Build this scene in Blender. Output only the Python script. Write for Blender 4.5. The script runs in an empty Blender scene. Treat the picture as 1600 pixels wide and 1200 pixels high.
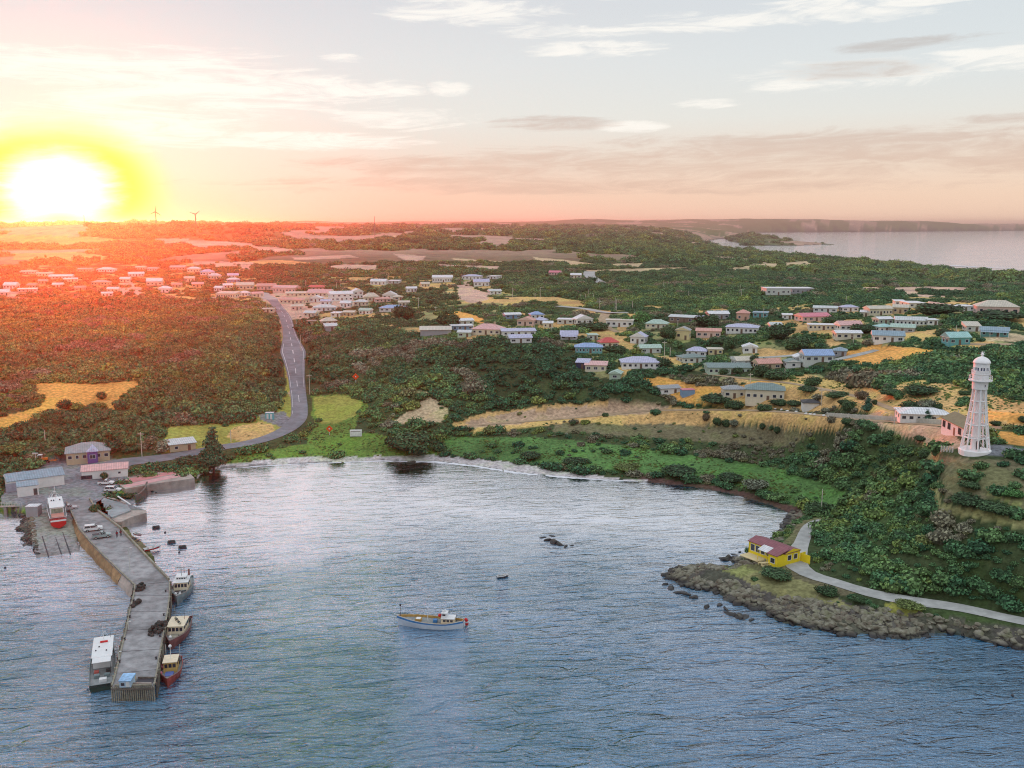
import bpy, bmesh, math, random
import numpy as np
from mathutils import Vector, Matrix
R = math.radians
random.seed(7); rng = np.random.default_rng(7)
S = bpy.context.scene
COL = S.collection

# ---------------------------------------------------------------- camera
H, F, PITCH = 80.0, 1500.0, math.atan(250 / 1500)
CP, SP = math.cos(PITCH), math.sin(PITCH)
cam = bpy.data.cameras.new('camera'); camo = bpy.data.objects.new('camera', cam); COL.objects.link(camo)
camo.location = (0, 0, H); camo.rotation_euler = (math.pi / 2 - PITCH, 0, 0)
cam.sensor_width = 36; cam.lens = 36 * F / 1600; cam.clip_start = 1; cam.clip_end = 60000
S.camera = camo

# ---------------------------------------------------------------- node helper
class N:
    """wraps a node socket so shader maths can be written as expressions"""
    def __init__(s, nt, sock): s.nt, s.s = nt, sock
    def _m(s, op, a, b=None, c=None, clamp=False):
        n = s.nt.nodes.new('ShaderNodeMath'); n.operation = op; n.use_clamp = clamp
        for i, v in enumerate((a, b, c)):
            if v is None: continue
            if isinstance(v, N): s.nt.links.new(v.s, n.inputs[i])
            else: n.inputs[i].default_value = v
        return N(s.nt, n.outputs[0])
    def __add__(s, o): return s._m('ADD', s, o)
    __radd__ = __add__
    def __sub__(s, o): return s._m('SUBTRACT', s, o)
    def __rsub__(s, o): return s._m('SUBTRACT', o, s)
    def __mul__(s, o): return s._m('MULTIPLY', s, o)
    __rmul__ = __mul__
    def __truediv__(s, o): return s._m('DIVIDE', s, o)
    def __pow__(s, o): return s._m('POWER', s, o)
    def fn(s, op, b=None): return s._m(op, s, b)
    def clamp(s): return s._m('ADD', s, 0.0, clamp=True)
    def step(s, lo, hi, a=0.0, b=1.0, smooth=True):
        n = s.nt.nodes.new('ShaderNodeMapRange'); n.interpolation_type = 'SMOOTHSTEP' if smooth else 'LINEAR'
        s.nt.links.new(s.s, n.inputs[0])
        for i, v in zip((1, 2, 3, 4), (lo, hi, a, b)): n.inputs[i].default_value = v
        return N(s.nt, n.outputs[0])
def mixc(nt, f, a, b, mode='MIX'):
    n = nt.nodes.new('ShaderNodeMix'); n.data_type = 'RGBA'; n.blend_type = mode
    for i, v in ((0, f), (6, a), (7, b)):
        if isinstance(v, N): nt.links.new(v.s, n.inputs[i])
        elif i == 0: n.inputs[i].default_value = v
        else: n.inputs[i].default_value = (*v[:3], 1)
    return N(nt, n.outputs[2])
def noise(nt, vec, scale, detail=4, rough=.55, dist=0.0, dim='3D'):
    n = nt.nodes.new('ShaderNodeTexNoise'); n.noise_dimensions = dim
    nt.links.new(vec.s, n.inputs['Vector'])
    n.inputs['Scale'].default_value = scale; n.inputs['Detail'].default_value = detail
    n.inputs['Roughness'].default_value = rough; n.inputs['Distortion'].default_value = dist
    return N(nt, n.outputs[0])
def comb(nt, x, y, z=0.0):
    n = nt.nodes.new('ShaderNodeCombineXYZ')
    for i, v in enumerate((x, y, z)):
        if isinstance(v, N): nt.links.new(v.s, n.inputs[i])
        else: n.inputs[i].default_value = v
    return N(nt, n.outputs[0])
def sep(nt, v):
    n = nt.nodes.new('ShaderNodeSeparateXYZ'); nt.links.new(v.s, n.inputs[0]); return [N(nt, o) for o in n.outputs]
def ramp(nt, f, pts, interp='LINEAR'):
    n = nt.nodes.new('ShaderNodeValToRGB'); n.color_ramp.interpolation = interp; e = n.color_ramp.elements
    while len(e) < len(pts): e.new(0.5)
    for el, (p, c) in zip(e, pts): el.position = p; el.color = (*c, 1)
    nt.links.new(f.s, n.inputs[0]); return N(nt, n.outputs[0])
def texco(nt, which='Object'):
    n = nt.nodes.new('ShaderNodeTexCoord'); return N(nt, n.outputs[which])
def geo(nt, which='Position'):
    n = nt.nodes.new('ShaderNodeNewGeometry'); return N(nt, n.outputs[which])

# ---------------------------------------------------------------- sky
SUN_AZ, SUN_EL = math.atan((105 - 800) / 1500), R(2.2)          # azimuth from +Y towards +X
W = bpy.data.worlds.new('World'); S.world = W; W.use_nodes = True
nt = W.node_tree; nt.nodes.clear()
d = texco(nt, 'Generated'); dx, dy, dz = sep(nt, d)
el = dz.fn('ARCSINE') * (180 / math.pi)
az = dx.fn('ARCTAN2', dy) * (180 / math.pi)
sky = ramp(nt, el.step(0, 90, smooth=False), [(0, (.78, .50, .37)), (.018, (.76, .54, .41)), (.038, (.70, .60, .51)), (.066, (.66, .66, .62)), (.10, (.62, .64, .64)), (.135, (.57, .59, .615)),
     (.25, (.60, .64, .70)), (.5, (.70, .75, .83)), (1, (.76, .82, .92))])  # overhead sky raised toward the zenith to add light on the land
# the right-hand horizon is paler, the top right bluer
right = az.step(-5, 30)
sky = mixc(nt, right * el.step(8, 0) * .45, sky, (.76, .60, .45))
sky = mixc(nt, right * el.step(3, 12) * .4, sky, (.54, .63, .66))
# warm cream around the sun
ga = (az - math.degrees(SUN_AZ)); ge = (el - 1.75)
g2 = (ga * ga * .8 + ge * ge * 1.5).fn('SQRT')
wide = (ga * ga * .35 + ge * ge).fn('SQRT')
sky = mixc(nt, wide.step(12, 3) * .5, sky, (.80, .77, .64))
sky = mixc(nt, (ga * ga * .12 + (el * el) * 2.2).fn('SQRT').step(5.2, .5) * .4, sky, (.85, .45, .22))
# clouds: streaky noise gathered by soft windows
def win(u, v, su, sv, tilt=0.0):
    a = math.degrees(math.atan((u - 800) / 1500)); e = (350 - v) / 1500 * 57.3 * math.cos(R(a)) * 1.0
    wa, we = su / 1500 * 57.3, sv / 1500 * 57.3
    p = (az - a) / wa; q = (el - e + (az - a) * -tilt) / we
    return (p * p + q * q).step(1.6, 0)
def total(ws):
    t = ws[0]
    for w_ in ws[1:]: t = t._m('MAXIMUM', t, w_)
    return t
cvec = comb(nt, az * .12, el * 1.0 + az * -.02)
n1 = noise(nt, cvec, 1.1, 10, .66, 1.2, '2D'); n2 = noise(nt, comb(nt, az * .38, el * 2.4 - az * .12), 1.0, 8, .66, .5, '2D')
nn = n1 * .62 + n2 * .38
white = total([win(180, 120, 330, 36, .02), win(330, 150, 330, 45), win(150, 205, 340, 40), win(560, 152, 130, 14), win(706, 150, 38, 13), win(545, 107, 42, 9),
               win(740, 42, 150, 26), win(930, 95, 130, 15), win(880, 70, 150, 12), win(640, 192, 130, 22), win(980, 205, 60, 10), win(1330, 28, 160, 34), win(1100, 55, 190, 16),
               win(1300, 130, 190, 26), win(1540, 105, 120, 22, -.05), win(1100, 172, 60, 9), win(480, 225, 200, 18), win(960, 18, 70, 12)])
wm = ((nn * 1.5 + white * .46) - 1.02).step(-.06, .34) * white.step(0, .25)
sky = mixc(nt, wm * .72, sky, mixc(nt, az.step(-14, 6), (.90, .87, .80), (.86, .83, .77)))
grey = total([win(1310, 124, 130, 17), win(1400, 86, 120, 11, .03), win(1560, 192, 80, 9), win(1330, 238, 480, 36), win(1050, 262, 560, 34), win(900, 292, 600, 18), win(860, 200, 110, 13), win(690, 262, 260, 20), win(1560, 250, 200, 30)])
gm = ((nn * 1.4 + grey * .5) - .98).step(-.08, .36) * grey.step(0, .3)
sky = mixc(nt, gm * .72, sky, mixc(nt, el.step(2, 9), (.60, .43, .34), (.46, .43, .41)))
# sun glow: yellow skirt and white heart
sky = mixc(nt, g2.step(5.6, 3.0) * el.step(6.8, 3.2, .25, 1.0) * .9, sky, (.76, .80, .03))
sky = mixc(nt, (g2 + n2 * 1.2).step(4.0, 1.4), sky, (1.5, 1.5, 1.4))
sky = mixc(nt, (ga * ga + (el + .2) * (el + .2) * 3.0).fn('SQRT').step(1.9, .5), sky, (1.6, 1.0, .08))
sky = mixc(nt, el.step(0, -3), sky, (.50, .33, .25))
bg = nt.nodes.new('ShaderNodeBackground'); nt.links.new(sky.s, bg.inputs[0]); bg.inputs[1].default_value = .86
st = nt.nodes.new('ShaderNodeTexSky'); st.sky_type = 'NISHITA'; st.sun_disc = False
st.sun_elevation = SUN_EL; st.sun_rotation = SUN_AZ; st.altitude = 80; st.dust_density = 1.5
bg2 = nt.nodes.new('ShaderNodeBackground'); nt.links.new(mixc(nt, 1.0, N(nt, st.outputs[0]), (.05, .06, .08), 'MULTIPLY').s, bg2.inputs[0]); bg2.inputs[1].default_value = .05
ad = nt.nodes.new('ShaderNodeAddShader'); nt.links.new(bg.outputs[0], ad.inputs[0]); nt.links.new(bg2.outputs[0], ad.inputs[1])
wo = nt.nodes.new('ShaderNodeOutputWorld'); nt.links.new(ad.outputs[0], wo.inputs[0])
W.cycles.sampling_method = 'MANUAL'; W.cycles.sample_map_resolution = 1024

# ---------------------------------------------------------------- sun
sl = bpy.data.lights.new('sun', 'SUN'); sl.energy = 2.7; sl.angle = R(0.6); sl.color = (1.0, .10, .025)
so = bpy.data.objects.new('sun', sl); COL.objects.link(so)
LE = SUN_EL
sdir = Vector((math.sin(SUN_AZ) * math.cos(LE), math.cos(SUN_AZ) * math.cos(LE), math.sin(LE)))
so.rotation_euler = sdir.to_track_quat('Z', 'Y').to_euler(); so.location = sdir * 200

# ---------------------------------------------------------------- render look
S.render.engine = 'CYCLES'
S.cycles.use_denoising = True; S.cycles.denoising_prefilter = 'NONE'; S.cycles.pixel_filter_type = 'BLACKMAN_HARRIS'; S.cycles.filter_width = 1.1; S.cycles.denoiser = 'OPENIMAGEDENOISE'
S.cycles.max_bounces = 4; S.cycles.diffuse_bounces = 2; S.cycles.glossy_bounces = 2; S.cycles.transmission_bounces = 2
S.cycles.volume_bounces = 0; S.cycles.transparent_max_bounces = 4; S.cycles.caustics_reflective = False
S.cycles.sample_clamp_indirect = 4
S.view_settings.view_transform = 'Standard'; S.view_settings.look = 'None'; S.view_settings.gamma = 1
S.view_settings.use_curve_mapping = False; S.view_settings.exposure = 0.5

# ---------------------------------------------------------------- object helpers
def pdir(u, v):
    a, b = (u - 800) / F, (600 - v) / F
    return np.array([a, CP + b * SP, -SP + b * CP])
def at(u, v, z=0.0):
    "world point where the sight line of a photo pixel meets the level z"
    dd = pdir(u, v); t = (z - H) / dd[2]; return Vector((dd[0] * t, dd[1] * t, z))
def project(x, y, z):
    zz = z - H; cz = y * CP - zz * SP; cy = y * SP + zz * CP
    cz = np.maximum(cz, 1e-3)
    return 800 + F * x / cz, 600 - F * cy / cz
def tag(o, label=None, cat=None, group=None, kind=None):
    for k, v in (('label', label), ('category', cat), ('group', group), ('kind', kind)):
        if v: o[k] = v
    return o
def link(name, data, parent=None):
    o = bpy.data.objects.new(name, data); COL.objects.link(o)
    if parent: o.parent = parent
    return o
def empty(name, loc, rz=0.0, label=None, cat=None, group=None):
    o = link(name, None); o.location = loc; o.rotation_euler = (0, 0, rz); o.empty_display_size = .5
    return tag(o, label, cat, group)
def copy_tree(o, parent=None):
    c = o.copy(); COL.objects.link(c); c.parent = parent
    for ch in list(o.children): copy_tree(ch, c)
    return c

class MB:
    "collects shapes into one mesh"
    def __init__(s): s.v, s.f = [], []
    def add(s, vs, fs):
        b = len(s.v); s.v += [tuple(p) for p in vs]; s.f += [tuple(b + i for i in f) for f in fs]; return s
    def box(s, x0, x1, y0, y1, z0, z1, M=None):
        p = [Vector((x, y, z)) for z in (z0, z1) for x, y in ((x0, y0), (x1, y0), (x1, y1), (x0, y1))]
        if M: p = [M @ q for q in p]
        return s.add(p, [(0, 3, 2, 1), (4, 5, 6, 7), (0, 1, 5, 4), (1, 2, 6, 5), (2, 3, 7, 6), (3, 0, 4, 7)])
    def tube(s, a, b, r0, r1=None, n=8, cap=True):
        a, b = Vector(a), Vector(b); r1 = r0 if r1 is None else r1
        q = (b - a).to_track_quat('Z', 'Y'); ring = []
        for c, r in ((a, r0), (b, r1)):
            for i in range(n):
                t = 2 * math.pi * i / n; ring.append(c + q @ Vector((r * math.cos(t), r * math.sin(t), 0)))
        f = [(i, (i + 1) % n, n + (i + 1) % n, n + i) for i in range(n)]
        if cap: f += [tuple(range(n - 1, -1, -1)), tuple(range(n, 2 * n))]
        return s.add(ring, f)
    def lathe(s, prof, n=16, c=(0, 0, 0)):
        vs = [(c[0] + r * math.cos(2 * math.pi * i / n), c[1] + r * math.sin(2 * math.pi * i / n), c[2] + z) for r, z in prof for i in range(n)]
        f = [(k * n + i, k * n + (i + 1) % n, (k + 1) * n + (i + 1) % n, (k + 1) * n + i) for k in range(len(prof) - 1) for i in range(n)]
        f += [tuple(range(n - 1, -1, -1)), tuple((len(prof) - 1) * n + i for i in range(n))]
        return s.add(vs, f)
    def prism(s, poly, z0, z1):
        n = len(poly); vs = [(x, y, z0) for x, y in poly] + [(x, y, z1) for x, y in poly]
        return s.add(vs, [tuple(range(n - 1, -1, -1)), tuple(range(n, 2 * n))] + [(i, (i + 1) % n, n + (i + 1) % n, n + i) for i in range(n)])
    def ball(s, c, r, n=8, m=6, sz=1.0):
        prof = [(r * math.sin(math.pi * (k + .001) / m) + .001, -r * sz * math.cos(math.pi * k / m)) for k in range(m + 1)]
        return s.lathe(prof, n, c)
    def mesh(s, name, mat, smooth=False):
        me = bpy.data.meshes.new(name); me.from_pydata(s.v, [], s.f); me.update()
        if smooth: me.shade_smooth()
        for m in (mat if isinstance(mat, (list, tuple)) else [mat]): me.materials.append(m)
        return me
    def build(s, name, mat, parent=None, smooth=False):
        return link(name, s.mesh(name, mat, smooth), parent)

# ---------------------------------------------------------------- numpy noise
def _hash(i, j, seed):
    h = (i * 374761393 + j * 668265263 + seed * 144269504) & 0xffffffff
    h = ((h ^ (h >> 13)) * 1274126177) & 0xffffffff
    return ((h ^ (h >> 16)) & 0xffff) / 65535.0
def vnoise(x, y, seed=0):
    xi, yi = np.floor(x).astype(np.int64), np.floor(y).astype(np.int64); fx, fy = x - xi, y - yi
    fx, fy = fx * fx * (3 - 2 * fx), fy * fy * (3 - 2 * fy)
    a, b, c, d_ = _hash(xi, yi, seed), _hash(xi + 1, yi, seed), _hash(xi, yi + 1, seed), _hash(xi + 1, yi + 1, seed)
    return (a * (1 - fx) + b * fx) * (1 - fy) + (c * (1 - fx) + d_ * fx) * fy
def fbm(x, y, seed=0, octs=4, gain=.5):
    t, a, n = 0, 1, 0
    for k in range(octs): t = t + a * vnoise(x * 2 ** k + 17.3 * k, y * 2 ** k - 9.1 * k, seed + k); n += a; a *= gain
    return t / n * 2 - 1
def sstep(e0, e1, x):
    t = np.clip((x - e0) / (e1 - e0), 0, 1); return t * t * (3 - 2 * t)
def inpoly(px, py, poly):
    r = np.zeros(px.shape, bool); n = len(poly)
    for i in range(n):
        x0, y0 = poly[i]; x1, y1 = poly[(i + 1) % n]
        if y0 == y1: continue
        c = (y0 > py) != (y1 > py); xx = (x1 - x0) * (py - y0) / (y1 - y0) + x0
        r ^= c & (px < xx)
    return r
def segdist(px, py, pts):
    d2 = np.full(px.shape, 1e18); tt = np.zeros(px.shape); 
    for i in range(len(pts) - 1):
        ax, ay = pts[i][:2]; bx, by = pts[i + 1][:2]; ex, ey = bx - ax, by - ay
        t = np.clip(((px - ax) * ex + (py - ay) * ey) / (ex * ex + ey * ey + 1e-9), 0, 1)
        q = (px - ax - t * ex) ** 2 + (py - ay - t * ey) ** 2
        m = q < d2; d2 = np.where(m, q, d2); tt = np.where(m, i + t, tt)
    return np.sqrt(d2), tt
# ---------------------------------------------------------------- coast lines (photo pixels at sea level)
HARB = [(-500, 800), (0, 801), (24, 803), (36, 830), (46, 850), (70, 868), (112, 862), (122, 846), (150, 872), (172, 888), (205, 918), (215, 925), (232, 905), (250, 893), (240, 868), (222, 846), (205, 836), (198, 822), (229, 803), (229, 797),
        (205, 789), (226, 778), (222, 768), (238, 757), (306, 755), (312, 742), (345, 731), (400, 727), (500, 723), (600, 719), (680, 721), (740, 727), (800, 737), (860, 743), (920, 748), (1000, 752), (1080, 760), (1140, 771), (1200, 788),
        (1232, 802), (1230, 815), (1215, 838), (1195, 850), (1172, 856), (1165, 872), (1118, 868), (1122, 874), (1150, 884), (1090, 887), (1036, 890), (1036, 899), (1062, 912), (1110, 926), (1130, 938), (1165, 946), (1200, 962), (1225, 972), (1270, 985),
        (1320, 992), (1380, 997), (1440, 998), (1451, 988), (1425, 978), (1470, 974), (1510, 982), (1560, 1000), (1600, 1007), (1800, 1040), (2400, 1100)]
SEA = [(2400, 434), (1600, 432), (1520, 427), (1440, 418), (1340, 410), (1275, 404), (1210, 399), (1150, 393), (1110, 385), (1100, 378), (1125, 372), (1170, 384), (1240, 384), (1302, 382), (1240, 379), (1190, 373), (1150, 369), (1128, 366), (1200, 363), (1600, 360.5), (2400, 360.5)]
def wxy(p, z=0.0): q = at(p[0], p[1], z); return (q.x, q.y)
hw = [wxy(p) for p in HARB]; harb_poly = hw + [(600, -300), (-600, -300)]
sea_poly = [wxy(p) for p in SEA]

# ---------------------------------------------------------------- ground heights: control points (pixel, pixel, height)
CTRL = '''20 780 2.3;100 770 2.3;200 745 2.3;300 725 3;400 700 4;480 690 4;600 700 3.5;700 700 3;800 705 3;900 715 3;1000 725 3;1100 738 3;1200 755 4;1270 780 4;110 790 2.3;60 815 1.6
130 715 4;30 720 4;0 700 6;230 700 5;100 660 10;200 660 10;0 640 14;130 610 16;250 640 12;330 650 8;380 665 6;300 600 17;400 600 13;50 560 22;250 540 24;380 530 22;410 560 18;100 500 26;300 490 27;400 500 24
440 680 4;460 660 5;468 640 7;462 600 11;455 560 15;448 520 19;440 500 21.5;430 480 24;350 690 4.5
520 640 7;560 620 10;520 580 16;560 540 22;620 530 25;600 600 15;650 660 7;700 620 13;700 560 24;760 600 17;780 545 27;800 640 9;850 570 24;900 600 18;900 640 10;950 610 17;1000 625 15;660 690 3.5
1000 650 9;1000 690 4;1100 640 14;1100 665 9;1100 700 4.5;1200 640 17;1200 680 9;1200 720 5;1290 650 20;1280 700 12;1290 750 6
1350 665 23;1350 720 14;1350 780 9;1330 830 6;1300 870 5;1420 670 25;1430 720 20;1430 800 12;1420 870 9;1400 930 5;1470 700 27;1523 708 27.5;1480 760 22;1500 820 17;1500 900 11;1550 760 24;1600 780 23;1600 850 17;1600 920 10;1600 965 5.5;1500 955 5;1600 710 28;1240 880 4;1260 830 5;1230 850 4
1150 900 2.5;1250 920 3;1350 960 2.5;1100 895 1.5;1440 985 2
1400 640 26;1500 640 28;1590 620 31;1300 610 23;1200 610 21;1400 580 30;1500 560 33;1300 560 27;1200 560 26;1100 600 20;1100 560 24;1000 600 20;1000 560 24;900 550 26;850 520 28;950 510 29;1050 520 29;1150 510 31;1250 510 32;1350 520 33;1450 510 36;1550 500 38;1590 480 40
750 515 28;650 510 26;550 510 25;500 500 24;600 480 26;700 480 28;500 460 27;600 450 29;400 460 26;300 450 27;200 460 27;100 450 28;0 450 28;0 500 26;800 470 30;900 475 31;1000 470 32;1100 470 33;1200 460 34;1300 450 33;1400 450 32;1500 450 30;1590 450 26
800 430 34;600 425 33;400 425 32;200 420 32;0 420 33;1000 430 33;1200 425 25;1400 435 18;1550 440 12;1300 415 15;1150 405 20
0 390 40;200 390 40;400 390 42;600 390 42;800 390 42;1000 395 38;1100 390 28;0 372 50;200 374 48;400 374 48;600 372 50;800 374 48;1000 376 42;1090 376 28;1180 376 14;1250 380 10;715 366 58
-400 700 8;-400 600 20;-400 500 28;-400 420 34;-400 380 44;-400 770 3;2000 940 7;2000 850 20;2000 700 30;2000 560 34;2000 470 30;2000 440 14'''
pts = []
for row in CTRL.replace('\n', ';').split(';'):
    u, v, z = map(float, row.split()); p = at(u, v, z); pts.append((p.x, p.y, z))
RIDGE = {3000: {-400: 362, 0: 362, 200: 362, 400: 359, 500: 361, 600: 363, 715: 361, 800: 365, 1000: 366},
         4000: {-400: 354, 0: 354, 120: 356, 200: 355, 280: 352, 400: 354, 600: 357, 800: 359, 1000: 361, 1100: 364},
         5500: {-400: 349, 0: 349, 100: 348, 200: 350, 300: 350, 480: 352, 600: 354, 800: 353, 1000: 355, 1140: 359},
         8500: {-400: 349, 0: 350, 200: 350, 400: 349, 480: 345, 560: 348, 650: 348, 700: 347, 800: 348, 1000: 350, 1100: 351, 1200: 356},
         10500: {-400: 350, 0: 351, 400: 350, 600: 347, 800: 345, 920: 345, 1000: 345.5, 1100: 343, 1200: 344, 1300: 342, 1400: 342.5, 1500: 345, 1600: 345, 2000: 346},
         13500: {-400: 354, 0: 354, 800: 352, 1200: 350, 1600: 350, 2000: 350}}
for r_, row in RIDGE.items():
    for u, v in row.items():
        dd = pdir(u, v); t = r_ / math.hypot(dd[0], dd[1]); pts.append((dd[0] * t, dd[1] * t, H + dd[2] * t))
pts = np.array(pts)
def feat(x, y): r = np.hypot(x, y); return np.arctan2(x, y) * 2.2, np.log(np.maximum(r, 1))
pa, pr = feat(pts[:, 0], pts[:, 1])
K = np.hypot(pa[:, None] - pa[None], pr[:, None] - pr[None]); n_ = len(pts)
A = np.zeros((n_ + 1, n_ + 1)); A[:n_, :n_] = -K + np.eye(n_) * .002; A[n_, :n_] = A[:n_, n_] = 1
wts = np.linalg.solve(A, np.append(pts[:, 2], 0))
def base_h(x, y):
    a, r = feat(x, y); out = np.full(x.shape, wts[n_])
    for k in range(n_): out -= wts[k] * np.hypot(a - pa[k], r - pr[k])
    return out

# ---------------------------------------------------------------- grid
rs = [96.0]
while rs[-1] < 14500:
    r_ = rs[-1]; rs.append(r_ * (1.0046 if r_ < 260 else 1.0040 if r_ < 1000 else 1.0075 if r_ < 2500 else 1.016))
rs = np.array(rs)
azs = np.concatenate([np.arange(-40, -29, .4), np.arange(-29, 29.01, .095), np.arange(29.4, 40.1, .4)]) * math.pi / 180
RR, AA = np.meshgrid(rs, azs, indexing='ij')
X, Y = RR * np.sin(AA), RR * np.cos(AA)
Z = base_h(X, Y)
# relief
for ku, kr in ((243, 2300), (305, 2300), (131, 2300)):   # knolls the turbines and the mast stand on
    dd = pdir(ku, 350); t_ = kr / math.hypot(dd[0], dd[1]); kx, ky = dd[0] * t_, dd[1] * t_; Z = np.maximum(Z, (79.2 - ((X - kx) ** 2 / 200.0 ** 2 + (Y - ky) ** 2 / 160.0 ** 2) * 14) * (np.hypot(X - kx, Y - ky) < 420) - 50 * (np.hypot(X - kx, Y - ky) >= 420))
Z += (fbm(X / 70, Y / 70, 3, 3) * 1.7 + fbm(X / 28, Y / 28, 5, 2) * .7) * sstep(3, 11, Z) + fbm(X / 420, Y / 420, 9, 4) * 7 * sstep(900, 2600, RR) + fbm(X / 1400, Y / 1400, 19, 4) * 9 * sstep(2600, 5000, RR) + fbm(X / 900, Y / 900, 29, 4) * 30 * sstep(8500, 9800, RR)
dh, _ = segdist(X, Y, hw); inh = inpoly(X, Y, harb_poly)
ds, _ = segdist(X, Y, sea_poly + [sea_poly[0]]); ins = inpoly(X, Y, sea_poly)
jit = fbm(X / 5, Y / 5, 31, 4) * 1.4 * sstep(700, 400, RR)
UU, VV = project(X, Y, Z)
rocky = inpoly(UU, VV, [(1020, 860), (1180, 850), (1250, 885), (1340, 925), (1440, 960), (1620, 985), (2500, 1000), (2500, 1200), (1020, 1100)]) | inpoly(UU, VV, [(-500, 790), (40, 790), (125, 845), (60, 880), (-500, 850)])
sd = np.where(inh, -dh, dh) + jit * np.where(rocky, 2.4, .3)
ramp_ = np.where(rocky, 1 - np.exp(-np.maximum(sd, 0) / 5.0), 1 - np.exp(-np.maximum(sd, 0) / 9.0))
Zl = np.maximum(Z, 1.0) * ramp_ + .05
Zl += np.where(rocky, np.abs(fbm(X / 2.6, Y / 2.6, 41, 4)) * 1.5 * sstep(0, 2.5, sd) * sstep(16, 5, dh), 0)
Z = np.where(sd > 0, Zl, np.maximum(-5, sd * .35 - .1))
sds = np.where(ins, -ds, ds) + fbm(X / 60, Y / 60, 51, 4) * 40
Z = np.where(sds > 0, Z * np.where(RR > 900, 1 - np.exp(-np.maximum(sds, 0) / 90.0), 1) + 0, np.maximum(-8, sds * .05 - .2))
LAND = (sd > 0) & (sds > 0)

APRON = [(2, 786), (0, 760), (20, 742), (120, 712), (205, 724), (200, 745), (185, 758), (168, 772), (160, 782), (185, 830), (172, 842), (122, 822), (108, 800), (60, 792)]
UU, VV = project(X, Y, Z)
# flat quay apron and slip ramp
ap = inpoly(*project(X, Y, np.full(X.shape, 2.3)), APRON)
Z = np.where(ap & (RR < 420), 2.3, Z)
slip = inpoly(*project(X, Y, np.full(X.shape, .8)), [(46, 806), (108, 800), (124, 850), (128, 880), (56, 880)])
p0, p1 = at(80, 795, 2.3), at(95, 868, 0); ex, ey = p1.x - p0.x, p1.y - p0.y
ts = np.clip(((X - p0.x) * ex + (Y - p0.y) * ey) / (ex * ex + ey * ey), -.1, 2)
Z = np.where(slip & (RR < 420), np.clip(2.25 - 2.3 * ts, -5, 2.25), Z)

WHARF_L = [(104, 784), (111, 799), (123, 825), (140, 845), (162, 868), (190, 895), (210, 914)]; WHARF_R = [(140, 780), (150, 797), (189, 827), (205, 845), (222, 863), (240, 882), (264, 907)]
wh = inpoly(*project(X, Y, np.full(X.shape, 2.6)), [(p[0] - 4, p[1]) for p in WHARF_L] + [(p[0] + 4, p[1]) for p in WHARF_R[::-1]])
Z = np.where(wh & (RR < 400), np.minimum(Z, 2.0), Z)
def hgt(x, y):
    x, y = np.asarray(x, float), np.asarray(y, float); r, a = np.hypot(x, y), np.arctan2(x, y)
    i = np.clip(np.searchsorted(rs, r) - 1, 0, len(rs) - 2); j = np.clip(np.searchsorted(azs, a) - 1, 0, len(azs) - 2)
    fi = np.clip((r - rs[i]) / (rs[i + 1] - rs[i]), 0, 1); fj = np.clip((a - azs[j]) / (azs[j + 1] - azs[j]), 0, 1)
    return (Z[i, j] * (1 - fi) + Z[i + 1, j] * fi) * (1 - fj) + (Z[i, j + 1] * (1 - fi) + Z[i + 1, j + 1] * fi) * fj
_T = np.concatenate([np.arange(100, 1500, 1.5), np.geomspace(1500, 15000, 1200)])
def ground(u, v):
    "first point of the ground on the sight line of a photo pixel"
    dd = pdir(u, v); t = _T / math.hypot(dd[0], dd[1]); x, y, z = dd[0] * t, dd[1] * t, H + dd[2] * t
    df = z - np.maximum(hgt(x, y), 0); k = np.argmax(df < 0)
    if df[k] >= 0: k = len(df) - 1
    a = df[k - 1] / (df[k - 1] - df[k] + 1e-9); tt = t[k - 1] * (1 - a) + t[k] * a
    return Vector((dd[0] * tt, dd[1] * tt, H + dd[2] * tt))
def ppm(p):
    "photo pixels per metre at a point"
    return F / (p.y * CP - (p.z - H) * SP)

# ---------------------------------------------------------------- roads: smooth the ground under them
def densify(pl, step=3.0):
    out = []
    for (a, b) in zip(pl[:-1], pl[1:]):
        n = max(1, int((b - a).length / step)); out += [a.lerp(b, k / n) for k in range(n)]
    return out + [pl[-1]]
def smooth_path(uv, step=3.0):
    pl = [ground(*p) for p in uv]
    # Catmull-Rom
    q = [pl[0]] + pl + [pl[-1]]; out = []
    for i in range(1, len(q) - 2):
        a, b, c, d_ = q[i - 1], q[i], q[i + 1], q[i + 2]; n = max(2, int((c - b).length / step))
        for k in range(n):
            t = k / n; out.append(.5 * ((2 * b) + (c - a) * t + (2 * a - 5 * b + 4 * c - d_) * t * t + (3 * b - a - 3 * c + d_) * t ** 3))
    out.append(pl[-1])
    zz = np.array([p.z for p in out]); k = 9; zp = np.pad(zz, k, mode='edge'); zz = np.convolve(zp, np.ones(2 * k + 1) / (2 * k + 1), 'valid')
    return [Vector((p.x, p.y, z)) for p, z in zip(out, zz)]
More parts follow.
